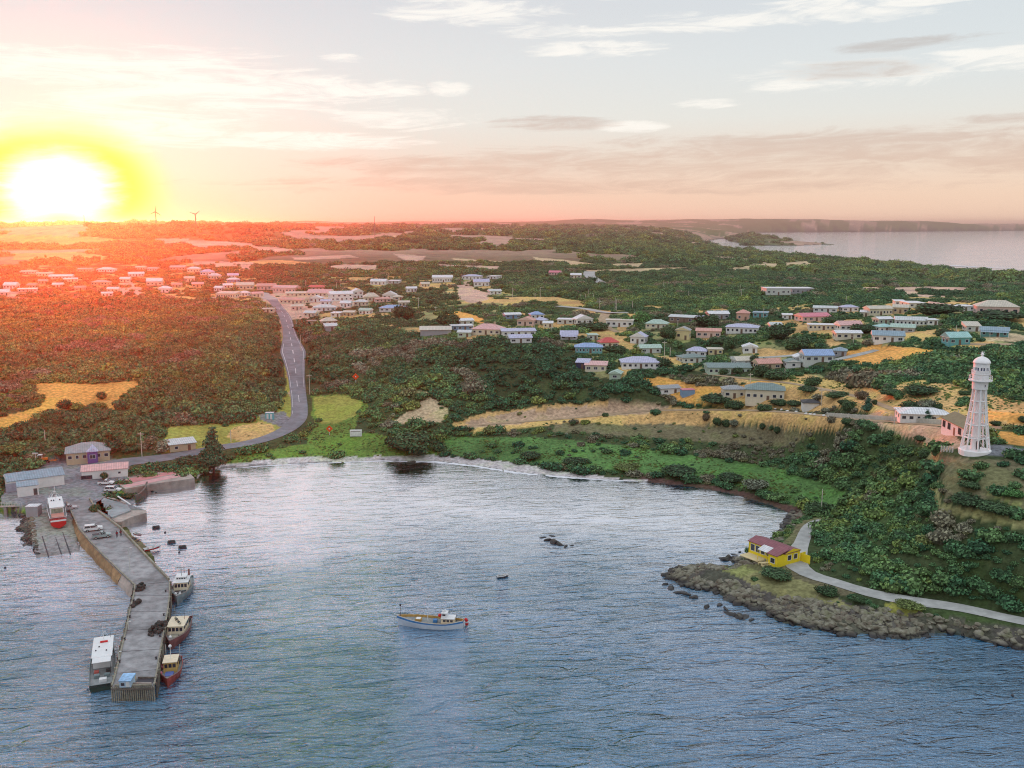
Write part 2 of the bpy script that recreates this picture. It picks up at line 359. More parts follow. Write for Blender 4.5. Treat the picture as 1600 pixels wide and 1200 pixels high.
ROADS = {
 'main': ([(425, 468), (436, 482), (446, 497), (452, 520), (457, 545), (461, 572), (465, 607), (468, 638), (465, 658), (448, 673), (420, 685), (385, 694), (340, 701), (290, 709), (240, 715), (200, 722), (176, 730)], [4.0, 3.4, 3.2, 3.4, 3.5, 3.5, 3.3, 3.7, 5.0, 6.2, 4.8, 3.6, 3.2, 3.2, 3.4, 4, 6]),
 'path': ([(1306, 812), (1284, 816), (1264, 828), (1252, 850), (1240, 876), (1262, 892), (1300, 906), (1360, 927), (1420, 942), (1500, 955), (1600, 971), (1760, 995)], [1, 1.2, 1.6, 1.8, 3.2, 2.2, 2.0, 2.6, 2.2, 2, 2, 2]),
 'track': ([(720, 668), (800, 662), (900, 652), (1000, 645), (1090, 640), (1200, 643), (1290, 650), (1400, 660), (1470, 668), (1560, 660), (1640, 664)], [1.2, 1.3, 1.4, 1.5, 1.6, 2, 2, 2.2, 3, 2, 2]),
 'lane_a': ([(1100, 584), (1160, 592), (1240, 601), (1330, 617), (1400, 640)], [1.6] * 5),
 'lane_b': ([(872, 478), (915, 483), (950, 489), (1000, 487)], [3, 3, 3, 2.5]),
 'lane_c': ([(948, 488), (942, 500), (950, 512), (965, 520)], [3, 2.5, 2, 1.5]),
 'lane_d': ([(1140, 560), (1200, 560), (1260, 552), (1300, 552)], [2, 2, 2, 1.5]),
 'lane_e': ([(1290, 572), (1330, 558), (1370, 541)], [1.5, 2, 1.5]),
 'lane_f': ([(920, 424), (922, 432), (940, 442)], [6, 5, 4]),
 'lane_g': ([(424, 468), (412, 462), (400, 458), (300, 470)], [5, 5, 4, 3]),
 'lane_h': ([(1500, 540), (1540, 538), (1600, 536)], [3, 3, 3]),
}
road_pts = {}
for k_, (uv, ws) in ROADS.items():
    pp = smooth_path(uv); n = len(pp); wv = np.interp(np.linspace(0, len(ws) - 1, n), range(len(ws)), ws); road_pts[k_] = (pp, wv)
for k_, (pp, wv) in road_pts.items():
    xs = [p.x for p in pp]; ys = [p.y for p in pp]; m = (X > min(xs) - 20) & (X < max(xs) + 20) & (Y > min(ys) - 20) & (Y < max(ys) + 20)
    dd, tt = segdist(X[m], Y[m], pp); zr = np.interp(tt, range(len(pp)), [p.z for p in pp]); wr = np.interp(tt, range(len(pp)), wv)
    Z[m] = Z[m] * (1 - sstep(wr + 6, wr + .8, dd)) + zr * sstep(wr + 6, wr + .8, dd)

# ---------------------------------------------------------------- ground cover, painted per vertex (colour of the ground itself) and bush density
C = dict(scrub=(.065, .090, .040), dry=(.66, .42, .18), orange=(.76, .38, .11), pale=(.60, .46, .29), grass=(.16, .27, .06), lush=(.11, .22, .07), yel=(.36, .36, .09), sand=(.60, .55, .55),
         kelp=(.12, .07, .06), rock=(.12, .11, .10), gravel=(.22, .23, .25), heath=(.19, .17, .10), dirt=(.50, .35, .24), lawn=(.32, .31, .14), town=(.26, .23, .12), pink=(.62, .42, .33))
COVER = [  # class, bush density, pixel polygon
 ('town', .85, [(560, 455), (700, 440), (900, 478), (1200, 475), (1460, 462), (1620, 470), (1620, 540), (1480, 545), (1330, 585), (1180, 600), (1000, 590), (880, 575), (860, 535), (640, 525), (560, 490)]),
 ('town', .5, [(400, 436), (620, 428), (780, 430), (770, 520), (640, 520), (560, 500), (470, 512), (440, 500), (400, 470)]),
 ('town', .8, [(-200, 418), (400, 408), (400, 470), (300, 470), (180, 466), (-200, 470)]),
 ('pink', .05, [(405, 462), (440, 456), (520, 464), (570, 472), (545, 482), (500, 486), (480, 498), (455, 500), (440, 488)]),
 ('pink', .03, [(184, 443), (205, 441), (222, 450), (222, 460), (196, 464), (180, 455)]),
 ('pink', 0, [(0, 452), (40, 458), (60, 452), (60, 458), (20, 468), (0, 462)]),
 ('orange', .0, [(0, 652), (30, 645), (62, 634), (58, 615), (50, 600), (90, 597), (150, 600), (220, 594), (216, 608), (190, 630), (176, 641), (150, 633), (110, 638), (60, 656), (0, 677), (-300, 720), (-300, 690)]),
 ('yel', .05, [(427, 642), (446, 600), (441, 560), (437, 520), (444, 515), (455, 600), (460, 645), (440, 662)]),
 ('dirt', 0, [(434, 500), (440, 520), (446, 560), (451, 600), (452, 640), (457, 640), (455, 600), (450, 550), (446, 520), (440, 498)]),
 ('yel', .04, [(255, 690), (262, 668), (330, 662), (372, 660), (400, 652), (428, 652), (440, 668), (415, 684), (380, 690), (330, 700), (255, 706)]),
 ('dry', 0, [(350, 684), (360, 668), (400, 660), (425, 664), (428, 672), (405, 684), (370, 690)]),
 ('gravel', 0, [(404, 650), (440, 643), (452, 655), (436, 668), (424, 662), (404, 656)]),
 ('grass', .05, [(484, 618), (540, 616), (574, 632), (556, 650), (552, 672), (600, 682), (640, 690), (700, 700), (690, 712), (600, 712), (500, 712), (380, 724), (350, 722), (370, 710), (470, 692), (486, 660)]),
 ('yel', .0, [(486, 620), (540, 618), (566, 630), (548, 650), (520, 662), (492, 664), (488, 640)]),
 ('lush', .06, [(690, 682), (800, 682), (900, 690), (1000, 700), (1100, 712), (1200, 730), (1280, 752), (1316, 768), (1300, 795), (1240, 792), (1200, 772), (1100, 748), (1000, 740), (900, 732), (800, 722), (700, 710)]),
 ('dry', .10, [(700, 662), (750, 645), (860, 632), (960, 628), (1000, 636), (1090, 640), (1200, 642), (1290, 650), (1330, 655), (1310, 672), (1250, 670), (1180, 662), (1100, 664), (1000, 666), (900, 660), (820, 668), (740, 676)]),
 ('dirt', .12, [(940, 632), (1010, 628), (1040, 640), (1000, 648), (900, 652), (820, 660), (740, 668), (720, 660), (800, 642)]),
 ('heath', .25, [(860, 662), (1000, 664), (1180, 664), (1280, 672), (1240, 700), (1100, 690), (980, 682), (860, 676)]),
 ('pale', .10, [(640, 640), (660, 622), (640, 610), (672, 614), (700, 640), (690, 660), (640, 664), (610, 660)]),
 ('orange', 0, [(985, 590), (1040, 590), (1080, 602), (1140, 606), (1190, 592), (1240, 596), (1190, 604), (1130, 618), (1120, 634), (1060, 632), (1030, 612)]),
 ('dry', .02, [(1080, 625), (1130, 610), (1240, 592), (1330, 606), (1335, 628), (1290, 645), (1210, 640), (1120, 640)]),
 ('orange', 0, [(1326, 546), (1372, 538), (1440, 544), (1468, 549), (1440, 560), (1400, 570), (1350, 569), (1318, 563)]),
 ('dry', .05, [(1235, 594), (1262, 584), (1310, 594), (1360, 607), (1398, 610), (1396, 596), (1430, 592), (1480, 600), (1540, 612), (1600, 628), (1900, 680), (1900, 700), (1600, 676), (1480, 668), (1400, 652), (1340, 642), (1260, 624)]),
 ('orange', 0, [(1535, 640), (1600, 645), (1600, 662), (1540, 656)]),
 ('dirt', 0, [(1370, 662), (1470, 668), (1512, 700), (1460, 704), (1425, 688), (1380, 672)]),
 ('orange', 0, [(1544, 674), (1600, 680), (1700, 690), (1700, 700), (1600, 698), (1550, 692)]),
 ('gravel', 0, [(1545, 696), (1620, 704), (1700, 706), (1700, 720), (1600, 716), (1540, 710)]),
 ('heath', .10, [(1452, 712), (1520, 716), (1700, 722), (1700, 800), (1600, 796), (1560, 780), (1480, 776), (1462, 745)]),
 ('lawn', .25, [(1436, 690), (1456, 708), (1456, 745), (1470, 785), (1540, 798), (1620, 820), (1700, 830), (1700, 840), (1600, 828), (1500, 806), (1455, 795), (1445, 760), (1440, 720)]),
 ('lawn', 0, [(1530, 764), (1552, 768), (1600, 787), (1600, 792), (1560, 777)]),
 ('lawn', .1, [(910, 575), (950, 580), (958, 592), (930, 590)]), ('dry', 0, [(965, 574), (985, 576), (975, 592), (962, 588)]),
 ('dry', 0, [(786, 464), (860, 464), (914, 470), (916, 478), (888, 480), (862, 472), (800, 468)]),
 ('orange', .02, [(690, 492), (718, 486), (755, 496), (760, 506), (700, 502)]), ('lawn', 0, [(660, 486), (700, 496), (690, 500), (648, 504)]),
 ('pink', .02, [(712, 445), (735, 436), (740, 452), (765, 458), (760, 470), (735, 474), (716, 466)]),
 ('pink', 0, [(1340, 448), (1378, 449), (1384, 458), (1350, 455)]), ('pink', .0, [(1394, 449), (1460, 448), (1540, 450), (1500, 457), (1440, 454), (1432, 459), (1500, 464), (1450, 464), (1396, 458)]),
 ('dry', .02, [(1262, 514), (1290, 512), (1305, 518), (1303, 532), (1325, 536), (1300, 542), (1288, 530), (1262, 520)]),
 ('dry', .05, [(1086, 528), (1120, 528), (1108, 538), (1094, 536)]), ('dry', .02, [(968, 510), (988, 510), (984, 520), (970, 518)]),
 ('dry', .02, [(1186, 556), (1224, 558), (1222, 568), (1196, 566)]), ('pale', .05, [(1530, 516), (1600, 524), (1600, 534), (1540, 532)]), ('pale', 0, [(1550, 538), (1590, 540), (1586, 545), (1556, 543)]),
 # farther country
 ('pink', .0, [(500, 416), (540, 413), (600, 414), (592, 424), (534, 426)]), ('pink', 0, [(612, 396), (664, 400), (658, 408), (630, 406)]), ('pink', 0, [(660, 412), (782, 416), (780, 423), (700, 420)]),
 ('pale', 0, [(706, 403), (790, 409), (780, 411), (710, 406)]), ('pale', 0, [(832, 401), (880, 406), (952, 415), (900, 415), (840, 408)]), ('pale', 0, [(955, 412), (1008, 411), (1000, 418), (960, 417)]),
 ('pale', 0, [(918, 422), (1080, 417), (1090, 420), (1010, 425), (920, 425)]), ('pale', .02, [(1120, 422), (1190, 412), (1262, 408), (1280, 416), (1200, 421), (1130, 424)]), ('pale', 0, [(1120, 404), (1170, 404), (1160, 410), (1125, 408)]),
 ('pink', 0, [(240, 372), (300, 374), (392, 380), (410, 388), (300, 386), (250, 380)]), ('pink', .02, [(278, 408), (330, 408), (398, 410), (390, 421), (340, 418), (300, 412)]), ('dry', 0, [(0, 366), (150, 370), (220, 378), (100, 384), (0, 382), (-300, 380)]),
 ('dry', 0, [(20, 396), (120, 394), (200, 404), (100, 408), (20, 406)]), ('pink', 0, [(400, 386), (430, 386), (470, 392), (440, 396), (400, 396)]), ('pink', 0, [(420, 374), (480, 374), (485, 378), (420, 379)]),
 ('pink', 0, [(455, 402), (545, 398), (560, 402), (500, 405), (460, 406)]), ('dry', 0, [(390, 408), (440, 406), (500, 412), (480, 416), (410, 414)]), ('pale', 0, [(612, 367), (620, 367), (626, 375), (618, 375)]),
 # shore
 ('heath', .55, [(1240, 800), (1300, 790), (1310, 812), (1270, 825), (1250, 850), (1215, 850), (1232, 830)]),
 ('kelp', .0, [(990, 745), (1060, 750), (1120, 760), (1180, 772), (1240, 792), (1250, 810), (1236, 818), (1200, 800), (1140, 782), (1080, 770), (1000, 760)]),
 ('sand', .0, [(300, 742), (345, 724), (400, 718), (500, 713), (600, 711), (680, 711), (740, 716), (800, 724), (880, 736), (960, 746), (1010, 752), (960, 757), (800, 745), (700, 735), (500, 730), (350, 738), (312, 748)]),
 ('rock', .0, [(1020, 870), (1130, 866), (1160, 876), (1230, 886), (1240, 900), (1330, 945), (1440, 962), (1560, 976), (1620, 985), (2400, 1040), (2400, 1130), (1600, 1060), (1300, 1010), (1020, 910)]),
 ('rock', .0, [(-400, 795), (30, 800), (50, 815), (58, 862), (40, 870), (-400, 830)]),
 ('lawn', .12, [(1110, 884), (1170, 884), (1240, 896), (1300, 930), (1330, 950), (1240, 940), (1180, 915)]), ('heath', .6, [(1165, 872), (1230, 880), (1330, 925), (1320, 932), (1240, 905), (1170, 890)]),
 ('yel', .1, [(1380, 944), (1420, 942), (1440, 962), (1380, 960)]), ('grass', .1, [(-300, 770), (0, 772), (20, 778), (52, 792), (50, 800), (0, 800), (-300, 800)]),
 ('gravel', 0, [(160, 782), (205, 775), (229, 797), (190, 815), (160, 795)]), ('grass', .1, [(170, 766), (200, 760), (232, 755), (225, 770), (205, 775), (180, 772)]),
 ('heath', .25, [(190, 826), (240, 856), (244, 868), (215, 860), (185, 835)]),
]
wob = np.where(RR < 1200, 1.0, .45)
ju = fbm(X / 9, Y / 9, 61, 4) * 900 / np.maximum(RR, 120); jv = fbm(X / 9, Y / 9, 67, 4) * 420 / np.maximum(RR, 120)
def classify(x, y, z):
    "cover class index and bush density at points of the ground"
    u, v = project(x, y, z); r = np.hypot(x, y)
    u = u + fbm(x / 9, y / 9, 61, 4) * 2400 / np.maximum(r, 150) + fbm(x / 60, y / 60, 71, 3) * 3000 / np.maximum(r, 300)
    v = v + fbm(x / 9, y / 9, 67, 4) * 950 / np.maximum(r, 150) * np.where(r > 900, .35, 1) + fbm(x / 60, y / 60, 73, 3) * 600 / np.maximum(r, 300) * np.where(r > 900, .3, 1)
    col = np.empty(x.shape + (3,)); col[...] = C['scrub']; den = np.ones(x.shape)
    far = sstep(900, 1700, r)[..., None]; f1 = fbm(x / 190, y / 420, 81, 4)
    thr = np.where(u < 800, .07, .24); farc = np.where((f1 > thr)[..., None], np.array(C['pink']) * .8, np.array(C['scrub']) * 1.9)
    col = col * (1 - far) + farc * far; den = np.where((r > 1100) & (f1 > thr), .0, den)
    for k, dn, poly in COVER:
        us = [p[0] for p in poly]; vs = [p[1] for p in poly]
        m = (u > min(us)) & (u < max(us)) & (v > min(vs)) & (v < max(vs))
        if not m.any(): continue
        idx = np.where(m); ok = inpoly(u[idx], v[idx], poly); ii = tuple(a[ok] for a in idx)
        col[ii] = C[k]; den[ii] = dn
        if k == 'town':
            f2 = fbm(x[ii] / 22, y[ii] / 22, 91, 3); col[ii] = np.where((f2 > .2)[:, None], C['dry'], np.where((f2 > -.05)[:, None], C['lawn'], C['scrub']))
            den[ii] = np.where(f2 > .26, .08, dn)
    m = inpoly(u, v, [(30, 790), (70, 790), (125, 800), (130, 885), (50, 885), (44, 850)]) & (r < 420); den[m] = 0
    if True:
        m = ap_mask(x, y); col[m] = C['gravel']; den[m] = 0
    return col, den
def ap_mask(x, y): return inpoly(*project(x, y, np.full(x.shape, 2.3)), APRON) & (np.hypot(x, y) < 420)
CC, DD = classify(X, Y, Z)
w_ = Z < -.02; CC[w_] = (.05, .07, .07)
slm = slip & (RR < 420); CC[slm] = (.30, .29, .29)

# ---------------------------------------------------------------- the ground mesh
ni, nj = Z.shape
co = np.stack([X, Y, Z], -1).reshape(-1, 3).astype(np.float32)
i, j = np.meshgrid(np.arange(ni - 1), np.arange(nj - 1), indexing='ij'); a = (i * nj + j).ravel()
faces = np.stack([a, a + 1, a + nj + 1, a + nj], -1).astype(np.int32)
keep = ~((co[faces][:, :, 2] < -4.4).all(1)); faces = faces[keep]
me = bpy.data.meshes.new('ground'); me.vertices.add(len(co)); me.vertices.foreach_set('co', co.ravel())
me.loops.add(faces.size); me.loops.foreach_set('vertex_index', faces.ravel())
me.polygons.add(len(faces)); me.polygons.foreach_set('loop_start', np.arange(0, faces.size, 4, dtype=np.int32))
me.update(calc_edges=True); me.shade_smooth()
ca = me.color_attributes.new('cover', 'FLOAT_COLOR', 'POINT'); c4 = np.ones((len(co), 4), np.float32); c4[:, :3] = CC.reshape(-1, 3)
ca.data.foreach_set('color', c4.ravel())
def new_mat(name):
    m = bpy.data.materials.new(name); m.use_nodes = True; t = m.node_tree; t.nodes.clear()
    o = t.nodes.new('ShaderNodeOutputMaterial'); b = t.nodes.new('ShaderNodeBsdfPrincipled'); t.links.new(b.outputs[0], o.inputs[0]); return m, t, b
def bump(t, b, h, strength, dist):
    n = t.nodes.new('ShaderNodeBump'); n.inputs['Strength'].default_value = strength; n.inputs['Distance'].default_value = dist
    t.links.new(h.s, n.inputs['Height']); t.links.new(n.outputs[0], b.inputs['Normal'])
gm_, t, b = new_mat('ground_cover')
an = t.nodes.new('ShaderNodeAttribute'); an.attribute_name = 'cover'; cov = N(t, an.outputs['Color'])
P = geo(t); px, py, pz = sep(t, P); P2 = comb(t, px, py, pz * 1.3)
nA = noise(t, P2, .9, 6, .6); nB = noise(t, P2, .06, 5, .6); nC = noise(t, P2, .009, 5, .65)
f = nA.step(.2, .8, .55, 1.45) * nB.step(.25, .75, .68, 1.32) * nC.step(.3, .7, .8, 1.2)
c = mixc(t, 1.0, cov, comb(t, f, f, f), 'MULTIPLY')
c = mixc(t, nB.step(.5, .6) * .5, c, mixc(t, 1.0, c, (.62, .80, .50), 'MULTIPLY')); nD = noise(t, P2, .18, 5, .65); c = mixc(t, nD.step(.55, .68) * .4, c, mixc(t, 1.0, c, (1.3, 1.15, .95), 'MULTIPLY'))
t.links.new(c.s, b.inputs['Base Color']); b.inputs['Roughness'].default_value = .95; b.inputs['Specular IOR Level'].default_value = .1
bump(t, b, nA + nB * 3.0, .6, .5)
me.materials.append(gm_)
tag(link('ground', me), 'coastal ground of dry grass, green flats and scrub reaching the far hills', None, None, 'structure')

# ---------------------------------------------------------------- water
wm_, t, b = new_mat('sea_water')
t.nodes.remove(b); out = [n for n in t.nodes if n.type == 'OUTPUT_MATERIAL'][0]
P = geo(t); px, py, pz = sep(t, P)
wx = px * 1.0 + py * .16; wy = py * 1.0 - px * .16
w1 = noise(t, comb(t, wx * .13, wy * .46), 1.0, 3, .55, .6, '2D'); w2 = noise(t, comb(t, px * .5, py * 1.5), 1.0, 4, .65, .3, '2D')
w3 = noise(t, comb(t, wx * .03, wy * .10), 1.0, 2, .5, .8, '2D'); calm = noise(t, comb(t, px * .012, py * .02), 1.0, 3, .5, .6, '2D')
ridge = (w1 - .5).fn('ABSOLUTE') * -1.6
hgt_w = w1 * 1.15 + ridge * .9 + w2 * .50 + w3 * 1.3
bm = t.nodes.new('ShaderNodeBump'); bm.inputs['Distance'].default_value = 1.0
t.links.new(hgt_w.s, bm.inputs['Height'])
t.links.new((calm.step(.34, .66, .72, 1.2) * (py.step(135, 265, 1.05, .12) + py.step(900, 1500, 0, .5))).s, bm.inputs['Strength'])
gl = t.nodes.new('ShaderNodeBsdfGlossy'); gl.inputs['Color'].default_value = (.97, .97, 1, 1); gl.inputs['Roughness'].default_value = .03
df_ = t.nodes.new('ShaderNodeBsdfDiffuse')
bodyc = mixc(t, calm.step(.3, .7), (.010, .17, .36), (.012, .18, .33)); t.links.new(bodyc.s, df_.inputs['Color'])
fr = t.nodes.new('ShaderNodeFresnel'); fr.inputs['IOR'].default_value = 1.45
for n in (gl, df_, fr): t.links.new(bm.outputs[0], n.inputs['Normal'])
mx = t.nodes.new('ShaderNodeMixShader'); t.links.new(((N(t, fr.outputs[0]) ** 1.32) * 8.6 + .02).clamp().s, mx.inputs[0])
t.links.new(df_.outputs[0], mx.inputs[1]); t.links.new(gl.outputs[0], mx.inputs[2]); t.links.new(mx.outputs[0], out.inputs[0])
m = MB(); m.add([(-9500, -600, 0), (16000, -600, 0), (16000, 16000, 0), (-9500, 16000, 0)], [(0, 1, 2, 3)])
tag(m.build('water', wm_), 'rippled harbour water mirroring the pale sunset sky', None, None, 'structure')

# ---------------------------------------------------------------- haze
hm = bpy.data.materials.new('haze_air'); hm.use_nodes = True; t = hm.node_tree; t.nodes.clear()
o_ = t.nodes.new('ShaderNodeOutputMaterial'); v_ = t.nodes.new('ShaderNodeVolumePrincipled')
v_.inputs['Color'].default_value = (.97, .82, .82, 1); v_.inputs['Density'].default_value = HAZE_D = .78e-4; v_.inputs['Anisotropy'].default_value = .88
t.links.new(v_.outputs[0], o_.inputs['Volume'])
m = MB().box(-10500, 17000, -700, 17000, -9.5, 124)
tag(m.build('haze', hm), 'thin warm haze over the whole coast', None, None, 'stuff')

# ---------------------------------------------------------------- plain materials
def mat(name, col, rough=.7, metal=0.0, var=.12, scale=1.5, spec=.3, bumpy=0.0):
    m, t, b = new_mat(name); P = texco(t, 'Object'); n = noise(t, P, scale, 4, .6); n2 = noise(t, P, scale * .17, 3, .6)
    f = n.step(.25, .75, 1 - var, 1 + var) * n2.step(.3, .7, 1 - var * .7, 1 + var * .7)
    t.links.new(mixc(t, 1.0, col, comb(t, f, f, f), 'MULTIPLY').s, b.inputs['Base Color'])
    t.links.new(n.step(0, 1, max(rough - .1, .05), min(rough + .1, 1)).s, b.inputs['Roughness'])
    b.inputs['Metallic'].default_value = metal; b.inputs['Specular IOR Level'].default_value = spec
    if bumpy: bump(t, b, n, .5, bumpy)
    return m
# ---------------------------------------------------------------- roads
def ribbon_lines():
    pp, wv = road_pts['main']; lm_ = mat('road_paint', (.70, .70, .70), .7, 0, .15, 2); n = len(pp)
    ribbon('road_marking', pp[int(n * .12):int(n * .74)], wv[int(n * .12):int(n * .74)], lm_, 'faded white edge line along the right-hand side of the road', .125, (.80, .83)); ribbon('road_marking', pp[int(n * .50):int(n * .82)], wv[int(n * .50):int(n * .82)], lm_, 'white edge line round the outside of the bend', .125, (-.84, -.80))
    for k in range(int(n * .15), int(n * .8), 7): ribbon('road_marking', pp[k:k + 4], wv[k:k + 4], lm_, 'white centre dash on the long road', .125, (-.03, .03))
def ribbon(name, pp, wv, mt, label, lift=.10, off=None):
    vs, fs = [], []; pp = list(pp)
    for k, p in enumerate(pp):
        tdir = (pp[min(k + 1, len(pp) - 1)] - pp[max(k - 1, 0)]); tdir.z = 0; tdir.normalize(); nrm = Vector((-tdir.y, tdir.x, 0))
        c0, c1 = (-1, 1) if off is None else off[:2]
        for s_ in (c0, (c0 * 2 + c1) / 3, (c0 + c1 * 2) / 3, c1):
            q = p + nrm * (s_ * wv[k]); z = max(p.z, float(hgt(q.x, q.y))) if off is None else p.z
            vs.append((q.x, q.y, z + lift))
    for k in range(len(pp) - 1):
        for s_ in range(3): a = k * 4 + s_; fs.append((a + 1, a, a + 4, a + 5))
    o = MB().add(vs, fs).build(name, mt); return tag(o, label, None, None, 'structure')
asph = mat('asphalt', (.20, .21, .23), .85, 0, .22, .35); grav = mat('gravel_path', (.42, .42, .40), .95, 0, .16, .5); dirtm = mat('dirt_track', (.42, .30, .19), .95, 0, .2, .4)
pp, wv = road_pts['main']; ribbon('road', pp, wv, asph, 'long grey asphalt road running down from the town to the shore', .12)
ribbon_lines()
pp, wv = road_pts['path']; ribbon('gravel_path', pp, wv, grav, 'pale gravel path winding round the foot of the scrubby bluff')
pp, wv = road_pts['track']; ribbon('dirt_track', pp, wv, dirtm, 'bare earth track along the top of the dry slope')
for k_, lb in (('lane_a', 'narrow lane past the grey hip-roofed house'), ('lane_b', 'pale town lane beside the dry paddock'), ('lane_c', 'short driveway down between two town houses'), ('lane_d', 'pale lane among the right-hand town houses'), ('lane_e', 'lane climbing beside the orange paddock'),
               ('lane_f', 'pale lane beyond the town'), ('lane_g', 'main street branching left into the town'), ('lane_h', 'pale driveway by the turquoise house')):
    pp, wv = road_pts[k_]; ribbon('lane', pp, wv, dirtm if k_ in 'lane_a lane_c lane_h' else grav, lb)
# ---------------------------------------------------------------- foliage: clump shapes
def leaf_mat():
    m, t, b = new_mat('scrub_leaves')
    a = t.nodes.new('ShaderNodeAttribute'); a.attribute_name = 'tint'; a.attribute_type = 'INSTANCER'; v = N(t, a.outputs['Fac'])
    oi = t.nodes.new('ShaderNodeObjectInfo'); P = geo(t)
    pc = ramp(t, v, [(0, (.045, .13, .065)), (.25, (.085, .185, .08)), (.45, (.14, .24, .085)), (.62, (.22, .28, .07)), (.76, (.19, .17, .11)), (.88, (.29, .31, .22)), (1, (.40, .41, .30))])
    li = t.nodes.new('ShaderNodeAttribute'); li.attribute_name = 'leaf'; lf = N(t, li.outputs['Fac'])
    big = noise(t, P, .035, 4, .6)
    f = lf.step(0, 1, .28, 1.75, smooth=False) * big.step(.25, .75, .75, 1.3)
    c = mixc(t, 1.0, pc, comb(t, f, f, f), 'MULTIPLY')
    t.links.new(c.s, b.inputs['Base Color']); b.inputs['Roughness'].default_value = .75; b.inputs['Specular IOR Level'].default_value = .25
    # thin leaves let some light through
    tr = t.nodes.new('ShaderNodeBsdfTranslucent'); t.links.new(c.s, tr.inputs[0]); mx = t.nodes.new('ShaderNodeMixShader'); mx.inputs[0].default_value = .08
    o = [n for n in t.nodes if n.type == 'OUTPUT_MATERIAL'][0]; t.links.new(b.outputs[0], mx.inputs[1]); t.links.new(tr.outputs[0], mx.inputs[2]); t.links.new(mx.outputs[0], o.inputs[0])
    return m
LEAF = leaf_mat()
def named_leaf(name, col):
    m, t, b = new_mat(name); li = t.nodes.new('ShaderNodeAttribute'); li.attribute_name = 'leaf'; lf = N(t, li.outputs['Fac']); P = texco(t, 'Object')
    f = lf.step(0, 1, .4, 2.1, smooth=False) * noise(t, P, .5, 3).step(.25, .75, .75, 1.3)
    t.links.new(mixc(t, 1.0, col, comb(t, f, f, f), 'MULTIPLY').s, b.inputs['Base Color']); b.inputs['Roughness'].default_value = .8; b.inputs['Specular IOR Level'].default_value = .2
    return m
BARK = mat('bark', (.12, .09, .07), .9, 0, .2, 4)
def clump_mesh(name, seed, nleaf=240, flat=.62, leaf=.20, lumps=6, mt=None, core=True, cone=False):
    "unit-radius bush: a lumpy dark heart under a shell of small leaf sprays"
    g = np.random.default_rng(seed)
    L = [(0, 0, .25, .72)] + [(.55 * math.cos(a) * g.uniform(.6, 1.1), .55 * math.sin(a) * g.uniform(.6, 1.1), g.uniform(.0, .5), g.uniform(.30, .52)) for a in g.uniform(0, 6.28, lumps)]
    if cone: L = [(g.uniform(-.25, .25) * (1 - k / 9), g.uniform(-.25, .25) * (1 - k / 9), k * .28, .62 * (1 - k / 9.5) + .08) for k in range(9)]
    vs, fs, lv = [], [], []
    if core:
        for (x, y, z, r) in L:
            b = len(vs); n1_, n2_ = 7, 4
            for k in range(n2_ + 1):
                ph = math.pi * k / n2_
                for q in range(n1_):
                    th = 6.283 * q / n1_ + k * .4; rr = r * .80 * g.uniform(.85, 1.12)
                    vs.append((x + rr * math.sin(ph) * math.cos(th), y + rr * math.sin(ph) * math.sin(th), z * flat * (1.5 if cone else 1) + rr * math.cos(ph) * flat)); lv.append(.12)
            for k in range(n2_):
                for q in range(n1_): fs.append((b + k * n1_ + q, b + (k + 1) * n1_ + q, b + (k + 1) * n1_ + (q + 1) % n1_, b + k * n1_ + (q + 1) % n1_))
    wsum = np.array([l[3] ** 2 for l in L]); wsum /= wsum.sum()
    for k in range(nleaf):
        x, y, z, r = L[g.choice(len(L), p=wsum)]
        n = g.normal(size=3); n[2] = abs(n[2]) * .9 - .15; n /= np.linalg.norm(n)
        rr = r * g.uniform(.82, 1.12); c = np.array([x + n[0] * rr, y + n[1] * rr, z * flat * (1.5 if cone else 1) + n[2] * rr * flat])
        nn_ = n + g.normal(size=3) * .45; nn_ /= np.linalg.norm(nn_); t1 = np.cross(nn_, [.3, .2, 1]); t1 /= np.linalg.norm(t1) + 1e-6; t2 = np.cross(nn_, t1)
        s1, s2 = leaf * g.uniform(.5, 1.1), leaf * g.uniform(.4, .9); b = len(vs)
        for p, q in ((-1, -.6), (.2, -1), (1, .4), (-.3, 1)): vs.append(tuple(c + t1 * s1 * p * .5 + t2 * s2 * q * .5))
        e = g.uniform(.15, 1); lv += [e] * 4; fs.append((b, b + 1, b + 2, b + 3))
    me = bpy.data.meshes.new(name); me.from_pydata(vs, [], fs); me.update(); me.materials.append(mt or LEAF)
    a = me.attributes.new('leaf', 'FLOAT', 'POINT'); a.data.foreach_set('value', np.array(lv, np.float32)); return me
pc_ = bpy.data.collections.new('scrub_shapes')
for k in range(7):
    o = bpy.data.objects.new('scrub_clump', clump_mesh('scrub_clump', 100 + k, 240, .72 + .06 * (k % 3), .24)); pc_.objects.link(o)

